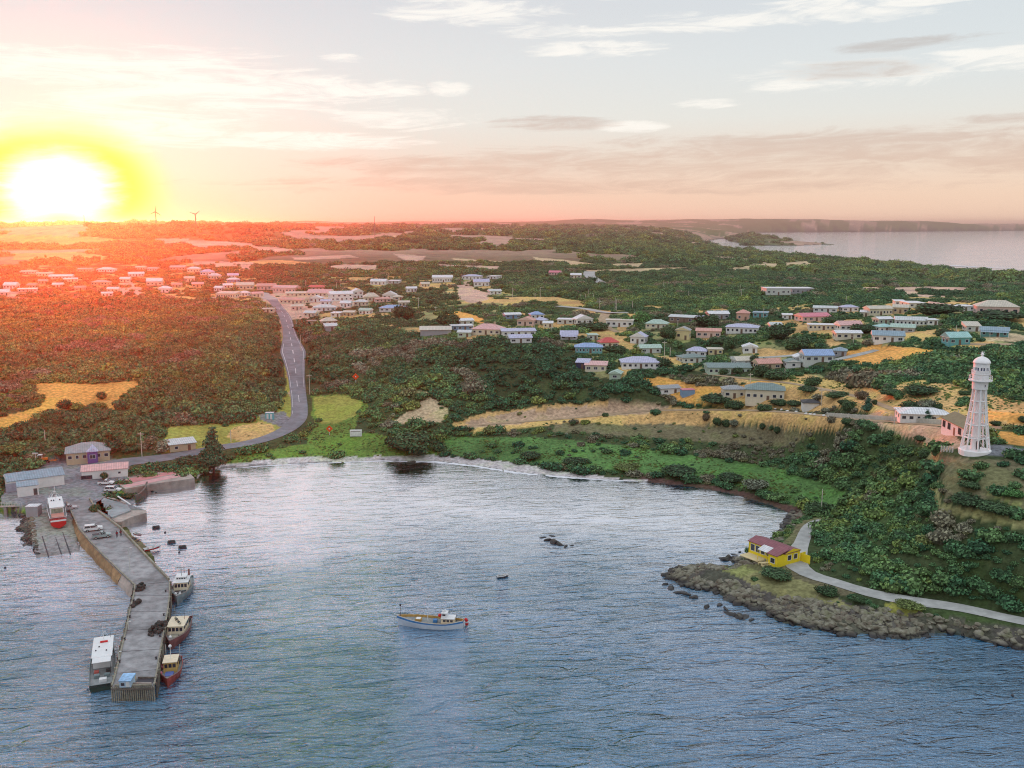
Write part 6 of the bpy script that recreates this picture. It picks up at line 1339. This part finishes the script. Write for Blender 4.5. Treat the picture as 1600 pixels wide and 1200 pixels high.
scatter_rocks('slip_rocks', 'rock armour round the slipway and quay edge', lambda x, y, z: (lambda u, v, d_: (inpoly(u, v, [(22, 800), (52, 808), (60, 866), (30, 868)]) | inpoly(u, v, [(180, 830), (236, 852), (240, 866), (212, 856)]) | inpoly(u, v, [(196, 762), (232, 764), (246, 772), (200, 778)])) & (z > -.9))(*project(x, y, z), None), .55, .3, .8, (-170, -95, 190, 300))
g = random.Random(5)
SEAR = [(848, 840, .9), (856, 844, 1.3), (866, 848, 1.5), (874, 851, 1.2), (884, 854, 1.0), (862, 838, .7), (893, 853, .5), (1148, 867, .8), (1140, 872, .7), (1156, 863, .5), (1126, 873, .6), (1152, 857, .4), (1046, 905, .9), (1050, 920, 1.1), (1063, 926, 1.3), (1072, 929, 1.2), (1084, 934, 1.0), (1103, 949, 1.0), (1134, 952, 1.0), (1141, 960, 1.2), (1153, 963, 1.4), (1163, 965, 1.3), (1174, 969, .9), (1124, 946, .8), (1040, 914, .8), (1251, 991, .5), (1256, 992, .35),
        (237, 768, .7), (232, 764, .5), (250, 765, .6), (244, 770, .4), (226, 769, .8)]
for i, (u, v, r_) in enumerate(SEAR):
    o = link('boulder', RK[i % 7]); o.location = at(u, v, -.05); o.rotation_euler.z = g.uniform(0, 6); o.scale = (r_ * 1.35, r_, r_ * .95)
    if i < 7: tag(o, 'dark wet rock of the small isolated reef in mid bay', 'rock', 'reef rocks in mid bay')
    elif i < 27: tag(o, 'dark wet rock standing in the water off the rocky point', 'rock', 'rocks off the point')
    else: tag(o, 'dark rock in the shallows beside the boat ramp', 'rock', 'rocks by the boat ramp')
# ---------------------------------------------------------------- surf line
fm = mat('foam_white', (.80, .80, .84), .9, 0, .1, 3)
def foam(uv, wv, name, label, seed):
    g = np.random.default_rng(seed); m = MB(); ps = []
    for (a, b, wa, wb) in zip(uv[:-1], uv[1:], wv[:-1], wv[1:]):
        for k in range(24): f = k / 24; ps.append((at(a[0] + (b[0] - a[0]) * f, a[1] + (b[1] - a[1]) * f, .0), wa + (wb - wa) * f))
    for i, (p, w_) in enumerate(ps):
        n = float(fbm(np.array([i * .23]), np.array([seed * 3.1]), 5, 3)[0]); n2_ = float(fbm(np.array([i * .31]), np.array([seed * 7.7 + 40]), 6, 3)[0]); m.v += [(p.x, p.y - w_ * (.5 + .6 * n2_), .03), (p.x, p.y + w_ * (.6 + .8 * n), .035)]
    m.f = [(2 * i, 2 * i + 2, 2 * i + 3, 2 * i + 1) for i in range(len(ps) - 1) if float(fbm(np.array([i * .13]), np.array([seed * 1.7]), 8, 2)[0]) > -.45]
    tag(m.build(name, fm), label, None, None, 'stuff')
foam([(330, 735), (400, 729), (500, 724), (600, 720.5), (680, 722), (740, 728), (800, 738), (860, 744), (930, 749), (1000, 752.5)], [.4, .9, .9, 1.2, 1.6, 1.8, 1.6, 2.0, 1.4, .5], 'surf_foam', 'thin line of white foam along the beach', 3)
foam([(845, 729), (870, 733), (900, 738), (945, 744)], [.3, .8, .9, .3], 'surf_foam', 'short second line of foam off the right of the beach', 9)
def sea_foam(px, w0, label, seed):
    ps = []
    for a, b in zip(px[:-1], px[1:]):
        for k in range(14): f = k / 14; ps.append(at(a[0] + (b[0] - a[0]) * f, a[1] + (b[1] - a[1]) * f, .0))
    m = MB()
    for i, p in enumerate(ps):
        n = float(fbm(np.array([i * .37]), np.array([seed * 3.1]), 5, 3)[0]); n2_ = float(fbm(np.array([i * .3]), np.array([seed * 9.1]), 6, 3)[0]); d_ = Vector((p.x, p.y, 0)).normalized() * w0
        m.v += [tuple(p + d_ * (.1 + n2_) + Vector((0, 0, .3))), tuple(p + d_ * (1.0 + 1.6 * n) + Vector((0, 0, .35)))]
    m.f = [(2 * i, 2 * i + 1, 2 * i + 3, 2 * i + 2) for i in range(len(ps) - 1)]
    tag(m.build('surf_foam', fm), label, None, None, 'stuff')
sea_foam([(1700, 430), (1600, 430), (1520, 425.5), (1440, 416.5), (1340, 408.5), (1275, 402.5), (1210, 397), (1150, 391)], 22, 'broken white surf along the far ocean shore', 4)
sea_foam([(1700, 422), (1600, 421), (1540, 418), (1480, 415)], 16, 'outer line of white surf off the far shore', 6)
sea_foam([(1240, 383), (1170, 382), (1130, 379), (1112, 382)], 18, 'white surf line in the cove behind the headland', 8)
# ---------------------------------------------------------------- poles
def upole(u, v0, v1, label, cross=True, z=None, group='utility poles', lamp=False, m=None):
    p = ground(u, v1) if z is None else at(u, v1, z); h = (v1 - v0) / ppm(p) * 1.02; e = empty('utility_pole', p, g.uniform(-.4, .4), label, 'pole', group); r = max(.15, .42 / ppm(p) * .5 + .09)
    MB().tube((0, 0, -1), (0, 0, h), r, r * .7, 6).build('post', m or POLEM, e)
    if cross: MB().box(-1.1, 1.1, -.08, .08, h - .75, h - .55).build('crossarm', POLEM, e)
    if lamp: MB().tube((0, 0, h - .4), (1.9, 0, h + .1), .07, None, 5).build('arm', POLEG, e); MB().box(1.7, 2.5, -.15, .15, h + .02, h + .2).build('lamp_head', TRIM, e)
    return e
for a in [(222, 675, 714, 'timber power pole with transformer behind the net shed road'), (71, 672, 694, 'bare thin pole against the bush left of the office', False), (361, 672, 691, 'pole just right of the big dark pine', False), (484, 585, 616, 'tall pole at the right verge of the road, lower end'), (470, 523, 549, 'pole at the right verge midway up the road', False), (463, 486, 512, 'pole beside the road near its top', False), (472, 480, 497, 'pole behind the tan office at the road top'), (466, 474, 490, 'pole left of the small cream cottage', False),
          (417, 468, 482, 'pole beside the little beige shelter'), (409, 455, 470, 'pole at the left of the main street', False), (478, 438, 450, 'pole in front of the red-roofed shed', False), (526, 441, 451, 'pole left of a close pair behind the warehouse', False), (532, 442, 454, 'pole right of a close pair behind the warehouse', False), (561, 470, 487, 'pole below the white warehouse on the scrub', False), (525, 485, 496, 'pole right of the pale-roofed house', False), (654, 465, 484, 'pole with white box before the dark trees'), (681, 479, 488, 'crossarm pole by the pale track in scrub'), (719, 481, 488, 'crossarm pole on the orange clearing'),
          (836, 458, 466, 'short crossarm pole on the dry paddock edge'), (788, 488, 494, 'pole at the left end of the low blue roof', False), (811, 509, 517, 'pole between pinkish gable and lilac roofs', False), (835, 508, 515, 'pole behind the rear lilac roof', False), (862, 510, 519, 'crossarm pole on green scrub left of the veranda house'), (907, 460, 467, 'pole right end of the dry paddock', False), (915, 459, 469, 'second pole right of the dry paddock', False), (919, 453, 468, 'tall pole right of the dry paddock', False), (927, 458, 469, 'pole farther right of the paddock', False), (937, 467, 483, 'pole at the start of the town lane', False),
          (961, 465, 487, 'left pole of the tall pair on the town lane', False), (963, 468, 486, 'right pole of the tall pair on the town lane', False), (988, 471, 484, 'pole at right end of the town lane', False), (1038, 533, 559, 'tall pole by the long pale green roof'), (1047, 543, 558, 'shorter pole right of the tall one by the green roof', False), (1059, 500, 511, 'pole above the two-storey cream house', False), (1067, 552, 566, 'pole left of the lilac hip roof', False), (1119, 498, 508, 'pole below the pale blue roof', False), (1175, 540, 562, 'pole before the small white cottage'), (1172, 583, 602, 'pole above the big slate-roofed house'),
          (1193, 480, 496, 'pole at the right of the flat blue-green house', False), (1246, 475, 484, 'pole in scrub above the pink-red roof', False), (1296, 478, 485, 'pole behind the low pale roof', False), (1322, 462, 472, 'lone pole in the green scrub, upper right', False), (1333, 523, 538, 'pole before the cream yard house'), (1437, 462, 471, 'pole behind the long pale units', False), (1494, 508, 519, 'pole above the turquoise house', False), (1283, 607, 634, 'pole right of the white square hut'), (1226, 575, 590, 'pole at the lane bend on dry grass', False), (1497, 640, 656, 'thin dark pole right of the blue hip roof', False),
          (1283, 764, 806, 'tall pale post standing above the gravel path', False), (1156, 445, 461, 'pole left of the long white building', False), (1037, 441, 452, 'far pole in green scrub', False), (1076, 455, 465, 'pole in green scrub left of the long white building', False), (801, 450, 464, 'pole at the left of the dry paddock', False)]:
    upole(*a[:4], cross=(a[4] if len(a) > 4 else True))
upole(844, 449, 466, 'street lamp pole on the dry paddock with curved arm', False, lamp=True); upole(1158, 452, 466, 'street lamp in scrub left of the long white building', False, lamp=True); upole(1397, 638, 664, 'street lamp pole by the bluff-top fence', False, lamp=True)
# ---------------------------------------------------------------- hazard boards
ORB = mat('orange_board', (.85, .10, .02), .5, 0, .03)
for u, v0, v1, lb_ in ((556, 583, 598, 'orange diamond leading mark poking out of the dark scrub'), (515, 664, 680, 'orange diamond leading mark on the shore lawn')):
    p = ground(u, v1); s = 1 / ppm(p); h = (v1 - v0) * s; e = empty('leading_mark', p, 0, lb_, 'sign', 'leading marks'); MB().box(-.08, .08, 0, .16, -.5, h * .6).build('post', TRIM, e)
    w_ = 5.5 * s; zc = h * .65; MB().add([(0, -.06, zc - w_), (w_, -.06, zc), (0, -.06, zc + w_), (-w_, -.06, zc), (0, -.002, zc - w_), (w_, -.002, zc), (0, -.002, zc + w_), (-w_, -.002, zc)], [(0, 1, 2, 3), (7, 6, 5, 4), (0, 4, 5, 1), (1, 5, 6, 2), (2, 6, 7, 3), (3, 7, 4, 0)]).build('board', ORB, e)
    MB().box(-.25, .25, -.09, -.062, zc - .25, zc + .25).build('centre_light', TRIM, e); KEEP_OUT.append((p.x, p.y, 3)); VIEW_KEEP.append((u - 7, v0 - 3, u + 7, v1 - 4, math.hypot(p.x, p.y) + 1))
# ---------------------------------------------------------------- wind turbines and far mast
TW = mat('turbine_grey', (.20, .17, .17), .7)
def turbine(u, vb, vh, bl, rot, lb_, r_=2300):
    dd = pdir(u, vh); t_ = r_ / math.hypot(dd[0], dd[1]); hub = Vector((dd[0] * t_, dd[1] * t_, H + dd[2] * t_)); zb_ = float(hgt(hub.x, hub.y)); s = r_ / F * .98; e = empty('wind_turbine', (hub.x, hub.y, zb_), math.atan2(-hub.x, hub.y), lb_, 'wind turbine', 'wind turbines on the horizon')
    h = hub.z - zb_; MB().tube((0, 0, -3), (0, 0, h), 1.4, .8, 10).build('tower', TW, e); MB().box(-1.3, 1.3, -2.5, 5, h - 1.2, h + 1.6).build('nacelle', TW, e); MB().lathe([(.3, -1.4), (1.3, -.4), (1.4, .4), (.4, 1.2)], 10).build('hub', TW, e).location = (0, -3.2, h + .2)
    for k in range(3):
        a = rot + k * 2.094; L = bl * s; c, s_ = math.sin(a), math.cos(a); n = Vector((s_, 0, -c)); p0 = Vector((0, -3.3, h + .2)); m = MB(); st_ = [(0, .8), (.15, 1.5), (.5, 1.0), (1, .35)]
        for f, w_ in st_:
            q_ = p0 + Vector((c, 0, s_)) * L * f; m.v += [tuple(q_ + n * w_), tuple(q_ - n * w_ * .6), tuple(q_ + Vector((0, -.5, 0)))]
        for i in range(3): b_ = i * 3; m.f += [(b_, b_ + 3, b_ + 4, b_ + 1), (b_ + 1, b_ + 4, b_ + 5, b_ + 2), (b_ + 2, b_ + 5, b_ + 3, b_)]
        m.build('blade', TW, e)
turbine(243, 350, 331, 9.5, .1, 'left wind turbine of the pair on the skyline'); turbine(305, 348, 335, 8.5, .9, 'right wind turbine of the pair on the skyline')
for u, v0, v1, lb_ in ((131, 336, 350, 'thin mast on the skyline just right of the sun'), (585, 338, 348, 'faint thin mast on the skyline near picture centre')):
    dd = pdir(u, v0); t_ = 2300 / math.hypot(dd[0], dd[1]); tp = Vector((dd[0] * t_, dd[1] * t_, H + dd[2] * t_)); zb_ = float(hgt(tp.x, tp.y)); e = empty('mast', (tp.x, tp.y, zb_), 0, lb_, 'mast'); MB().tube((0, 0, -2), (0, 0, tp.z - zb_), 1.0, .5, 6).build('pole', TW, e)
# ---------------------------------------------------------------- track-side stones, pickets, fence
for (u, v) in ((1193, 637), (1200, 638), (1211, 640), (1221, 641), (1230, 643), (1244, 644), (1259, 647), (1266, 648), (1272, 648.5), (1287, 650), (1303, 652), (1322, 652.5), (1413, 661)):
    o = link('painted_stone', RK[int(u) % 7]); o.location = ground(u, v) + Vector((0, 0, .25)); o.scale = (.55, .5, .55); tag(o, 'white painted stone beside the bluff-top track', 'stone', 'white stones along the track')
    o.material_slots[0].link = 'OBJECT'; o.material_slots[0].material = WHT
for k in range(8):
    p = ground(1458 + k * 4.3, 703.5 + k * .5); o = MB().add([(-.16, -.08, -.3), (.16, -.08, -.3), (.16, .08, -.3), (-.16, .08, -.3), (-.16, -.08, 1.2), (.16, -.08, 1.2), (.16, .08, 1.2), (-.16, .08, 1.2), (0, 0, 1.45)], [(0, 3, 2, 1), (0, 1, 5, 4), (1, 2, 6, 5), (2, 3, 7, 6), (3, 0, 4, 7), (4, 5, 8), (5, 6, 8), (6, 7, 8), (7, 4, 8)]).build('marker_post', POLEG); o.location = p; tag(o, 'short pale post in the row left of the lighthouse foot', 'post', 'pale posts left of the lighthouse')
fa = [ground(1292 + k * 11.2, 651.5 + k * .75) for k in range(17)]; e = empty('fence', fa[0], 0, 'grey paling fence along the bluff top left of the cottage', 'fence'); m = MB()
for a, b in zip(fa[:-1], fa[1:]):
    d_ = b - a; n = int(d_.length / .28); mm = MB()
    for i in range(n):
        q0 = a + d_ * (i / n) - fa[0]; mm.box(q0.x - .09, q0.x + .09, q0.y - .03, q0.y + .03, q0.z - .3, q0.z + 1.35 + .08 * (i % 2))
    o = mm.build('paling', POLEG, e); o['kind'] = 'stuff'
    for z in (.4, 1.05): m.tube(a - fa[0] + Vector((0, .06, z)), b - fa[0] + Vector((0, .06, z)), .05, None, 4)
for a in fa: q_ = a - fa[0]; MB().box(q_.x - .1, q_.x + .1, q_.y + .04, q_.y + .22, q_.z - .4, q_.z + 1.45).build('post', POLEM, e)
m.build('rail', POLEM, e)
# white wall of the big paddock units
a_, b_ = ground(1450, 477), ground(1494, 481); e = empty('boundary_wall', a_, 0, 'long pale wall linking the flat units at upper right', 'wall'); d_ = b_ - a_; e.rotation_euler.z = math.atan2(d_.y, d_.x); MB().box(0, math.hypot(d_.x, d_.y), -.15, .15, -2, 2.2).build('wall', WC['white'], e)
# tractor and trailer yard near the office
OR2 = mat('tractor_orange', (.80, .20, .03), .5, 0, .1)
p = ground(66, 722); e = empty('tractor', p, .2, 'orange tractor parked on the grass left of the office', 'tractor'); MB().box(-.2, 1.7, -.45, .45, .8, 1.4).build('body', OR2, e); MB().box(-1.3, -.25, -.7, .7, .9, 1.35).build('mudguard', OR2, e)
for x, r_ in ((-.8, .75), (1.3, .45)):
    for s_ in (-1, 1): MB().tube((x, s_ * .65, r_), (x, s_ * .95, r_), r_, None, 12).build('wheel', TYRE, e)
for x in (-1.1, .0):
    for s_ in (-.55, .55): MB().tube((x, s_, 1.35), (x, s_, 2.4), .05, None, 5).build('canopy_post', TRIM, e)
MB().box(-1.25, .15, -.7, .7, 2.402, 2.5).build('canopy', TRIM, e)
p = ground(80, 722); e = empty('boat_trailer', p, .1, 'orange boat trailer right of the tractor', 'trailer'); MB().box(-1.9, 1.9, -.75, -.6, .5, .65).build('side_rail', OR2, e); MB().box(-1.9, 1.9, .6, .75, .5, .65).build('side_rail', OR2, e)
for x in (-1.2, 0, 1.2): MB().box(x - .08, x + .08, -.599, .599, .5, .65).build('cross_rail', OR2, e)
for s_ in (-.9, .9): MB().tube((-.4, s_ - .1, .35), (-.4, s_ + .1, .35), .35, None, 10).build('wheel', TYRE, e)
for x in (-1.5, 1.5): MB().tube((x, 0, .6), (x, 0, 1.5), .06, None, 5).build('upright', OR2, e)
p = ground(56, 722); e = empty('table_frame', p, .0, 'pale T-shaped stand at the left of the tractor', 'stand'); MB().tube((0, 0, 0), (0, 0, 2.9), .08, None, 6).build('post', TRIM, e); MB().box(-.9, .9, -.3, .3, 2.9, 3.02).build('top', TRIM, e)
# ---------------------------------------------------------------- single trees and bushes
def tree_kit(seed, col, name, n=900, flat=.85, leaf=.16, cone=False, lumps=9):
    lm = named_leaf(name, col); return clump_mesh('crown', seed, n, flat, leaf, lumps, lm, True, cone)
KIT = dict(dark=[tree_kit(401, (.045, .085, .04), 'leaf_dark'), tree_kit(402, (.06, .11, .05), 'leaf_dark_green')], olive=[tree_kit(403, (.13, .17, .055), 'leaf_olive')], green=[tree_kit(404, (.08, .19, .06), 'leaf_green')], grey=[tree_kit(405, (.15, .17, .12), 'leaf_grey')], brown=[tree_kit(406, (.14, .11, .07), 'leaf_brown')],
           pine=[tree_kit(407, (.05, .12, .065), 'pine_needles', 2600, .62, .13, True)], norfolk=[tree_kit(408, (.05, .12, .08), 'norfolk_needles', 900, .7, .16, True)])
_tk = MB().tube((0, 0, -1.2), (.02, 0, .5), .09, .05, 7).tube((0, 0, .1), (.3, .1, .5), .04, .02, 5).tube((0, 0, .1), (-.25, -.15, .5), .04, .02, 5).mesh('trunk', BARK)
def plant(u, vb, wpx, hpx_, kit, name, label, cat='bush', group=None, z=None, off=0):
    p = ground(u, vb) if z is None else at(u, vb, z); s = 1 / ppm(p); r_ = wpx * s / 2; h = hpx_ * s; e = empty(name, p, (u * 7 + vb) % 6, label, cat, group); k = KIT[kit]; me = k[(int(u) + int(vb)) % len(k)]
    c = link('crown', me, e); zt_ = max(v.co.z for v in me.vertices); zm_ = -.25 if kit not in ('pine', 'norfolk') else -.2; c.scale = (r_, r_, h / (zt_ - zm_) * 1.0); c.location = (0, 0, -zm_ * c.scale[2] * .8); tk = link('trunk', _tk, e); tk.scale = (r_, r_, h * .6); KEEP_OUT.append((p.x, p.y, r_ * .8)); return e
e = plant(334, 726, 58, 62, 'pine', 'pine_tree', 'big dark pine standing alone on the shore by the road', 'tree', z=2.0)
GR = 'bushes standing alone on open ground'
for a in [(160, 623, 20, 13, 'dark', 'dark bush standing alone in the orange field at left'), (100, 640, 30, 17, 'dark', 'dark bush at the lower edge of the orange field at left'), (648, 705, 90, 34, 'dark', 'wide dark bush mass on the green shore flat'), (620, 700, 44, 24, 'dark', 'round dark bush at the left end of the wide shore bush'), (700, 512, 42, 26, 'dark', 'dark rounded tree behind the grey shed at left of town'), (632, 500, 40, 26, 'dark', 'dark tree cluster edge above the scrub hill'), (1035, 575, 34, 18, 'dark', 'dark bush in front of the wide white house'), (980, 508, 26, 16, 'green', 'round green bush in front of the beige flat roof'),
          (1130, 585, 22, 12, 'dark', 'dark bush before the left end of the long green house'), (1152, 583, 20, 11, 'dark', 'dark bush before the middle of the long green house'), (1178, 570, 20, 17, 'dark', 'tall round dark bush at the right end of the long green house'), (1192, 588, 34, 20, 'dark', 'large dark round bush right of the long green house'), (1215, 592, 46, 15, 'dark', 'flat-topped dark bush on the dry slope above the hut'), (1268, 603, 34, 17, 'dark', 'wide dark bush on the yellow grass right of the slate roof'), (1262, 612, 40, 9, 'dark', 'low hedge-like bush below the wide dark bush'), (1305, 620, 44, 10, 'dark', 'long low bush across the dry slope'), (1345, 624, 28, 16, 'brown', 'brownish round bush on the dry slope'), (1366, 632, 10, 9, 'dark', 'tiny round bush right of the brownish one'), (1327, 642, 24, 19, 'dark', 'dark conical bush by the bluff-top track'),
          (1356, 640, 26, 22, 'norfolk', 'ragged dark tree left of the blue hip roof'), (1425, 645, 40, 22, 'dark', 'dark round tree behind the blue hip roof at left'), (1447, 640, 34, 18, 'grey', 'grey-green tree behind the blue hip roof'), (1465, 641, 16, 13, 'dark', 'small dark tree behind the blue hip roof at right'), (1449, 659, 26, 20, 'norfolk', 'spreading star-like pine in front of the blue hip roof'), (1508, 617, 22, 8, 'dark', 'low dark bush left of the lighthouse lantern base'), (1555, 665, 20, 9, 'dark', 'low dark bush right of the lighthouse legs'), (1598, 660, 18, 11, 'dark', 'dark bush at the right picture edge on tan grass'), (1440, 616, 66, 15, 'dark', 'long dark scrub bank on tan grass left of the lighthouse'), (1328, 607, 16, 9, 'dark', 'small round bush in the yellow slope gap'),
          (1317, 633, 20, 11, 'dark', 'low bush right of the white hut pole'), (1395, 618, 46, 13, 'dark', 'bank of dark bushes ending on tan grass'), (1325, 664, 24, 13, 'dark', 'dark bush on the bluff edge left of the fence'), (1437, 689, 24, 9, 'dark', 'flat dark bush on the pinkish bluff dirt'), (1445, 716, 20, 14, 'dark', 'dark bush at the bluff crest below the pale posts'), (1515, 762, 40, 13, 'dark', 'dark bush on the heath below the lighthouse'), (1510, 790, 60, 20, 'dark', 'wide dark bush patch on the heath at right'), (1555, 800, 60, 18, 'dark', 'wide dark bush at the lower heath edge'), (1580, 775, 40, 14, 'green', 'green bush on the heath near the right edge'),
          (1195, 642, 26, 12, 'dark', 'dark bush left of the white stones'), (1150, 640, 32, 15, 'dark', 'dark bush pair member at the end of the orange slope'), (1138, 637, 18, 14, 'dark', 'smaller dark bush beside the pair on the orange slope'), (1118, 630, 60, 15, 'dark', 'dark bushes below the blue container'), (1240, 634, 30, 9, 'dark', 'low dark bushes left of the white hut'), (1215, 633, 30, 11, 'dark', 'low dark bushes under the slate-roofed house'), (1104, 657, 14, 13, 'brown', 'brown bush on the bank below the track, left'), (1121, 664, 17, 14, 'dark', 'dark round bush on the bank, first of three'), (1133, 667, 16, 14, 'dark', 'dark round bush on the bank, second of three'), (1147, 667, 16, 13, 'grey', 'greyish round bush on the bank, third of three'), (1191, 671, 12, 11, 'dark', 'small round bush on the orange bank'), (1205, 672, 10, 9, 'dark', 'smallest round bush on the orange bank'), (1214, 678, 14, 13, 'dark', 'round bush at the foot of the orange bank'),
          (895, 664, 11, 8, 'dark', 'small dark bush beside the bare track at left'), (946, 651, 12, 7, 'dark', 'dark bush above the bare track'), (1140, 752, 50, 13, 'dark', 'dark shore thicket above the kelp line at left'), (1180, 765, 46, 17, 'grey', 'grey twiggy thicket above the kelp line'), (1060, 742, 70, 14, 'dark', 'long dark thicket on the shore bank'), (980, 733, 50, 9, 'olive', 'olive thicket on the shore bank'), (900, 724, 50, 9, 'dark', 'dark thicket along the middle of the shore bank'), (828, 716, 44, 10, 'dark', 'dark thicket at the left of the shore bank'),
          (150, 801, 22, 15, 'dark', 'small dark shrub growing at the corner of the boat ramp'), (200, 778, 22, 9, 'dark', 'dark shrub on the grass by the sea wall'), (118, 712, 16, 12, 'dark', 'dark bush beside the left wall of the office'), (163, 749, 14, 13, 'dark', 'dark bush against the front of the pink-roofed shed'), (300, 724, 60, 12, 'dark', 'low dark shrubs under the road left of the pine'), (1290, 930, 40, 18, 'dark', 'dark bush on the seaward side of the gravel path'), (1342, 941, 26, 13, 'dark', 'small dark bush at the path bend'), (1420, 950, 50, 12, 'olive', 'olive bush between path and shore rocks'), (1215, 900, 60, 12, 'dark', 'dark low shrubs below the yellow boathouse'), (1275, 806, 50, 26, 'dark', 'dark bush at the foot of the tall pale post'), (15, 712, 50, 20, 'olive', 'yellow-green bush at the left edge by the boatshed'),
          (1383, 449, 14, 14, 'dark', 'dark tree between the two far pink paddocks'), (1478, 528, 40, 16, 'dark', 'dark trees left of the turquoise gabled house'), (1560, 500, 90, 16, 'dark', 'dark tree belt below the large hip-roofed house'), (1470, 490, 90, 18, 'dark', 'dark tree mass between terrace and large hip-roofed house'), (1350, 520, 50, 16, 'dark', 'dark hedge below the pinkish pale roof'), (1300, 505, 44, 13, 'dark', 'dark tree right of the bright pink-red roof'), (1218, 530, 50, 26, 'dark', 'dark tree mass right of the long lilac-roofed house'), (1242, 545, 50, 22, 'dark', 'dark tree mass above the blue-roofed cluster'), (1104, 510, 44, 22, 'dark', 'large dark tree between brown house and pink house'), (1000, 505, 40, 20, 'green', 'green tree right of the beige flat roof'), (1045, 530, 32, 24, 'dark', 'dark tree left of the two-storey cream house'), (960, 552, 40, 15, 'dark', 'dark shrubs under the red roof'), (925, 515, 60, 14, 'dark', 'dark hedge under the two-storey white house'), (1125, 538, 40, 14, 'dark', 'dark tree below the pink house'), (850, 530, 40, 14, 'green', 'bright green shrubs left of the veranda house'), (1140, 545, 26, 22, 'dark', 'tall dark tree left of the small white cottage')]:
    plant(*a[:5], 'bush' if a[3] < 20 else 'tree', a[5], 'bush' if a[3] < 20 else 'tree', GR)
build_scatter()
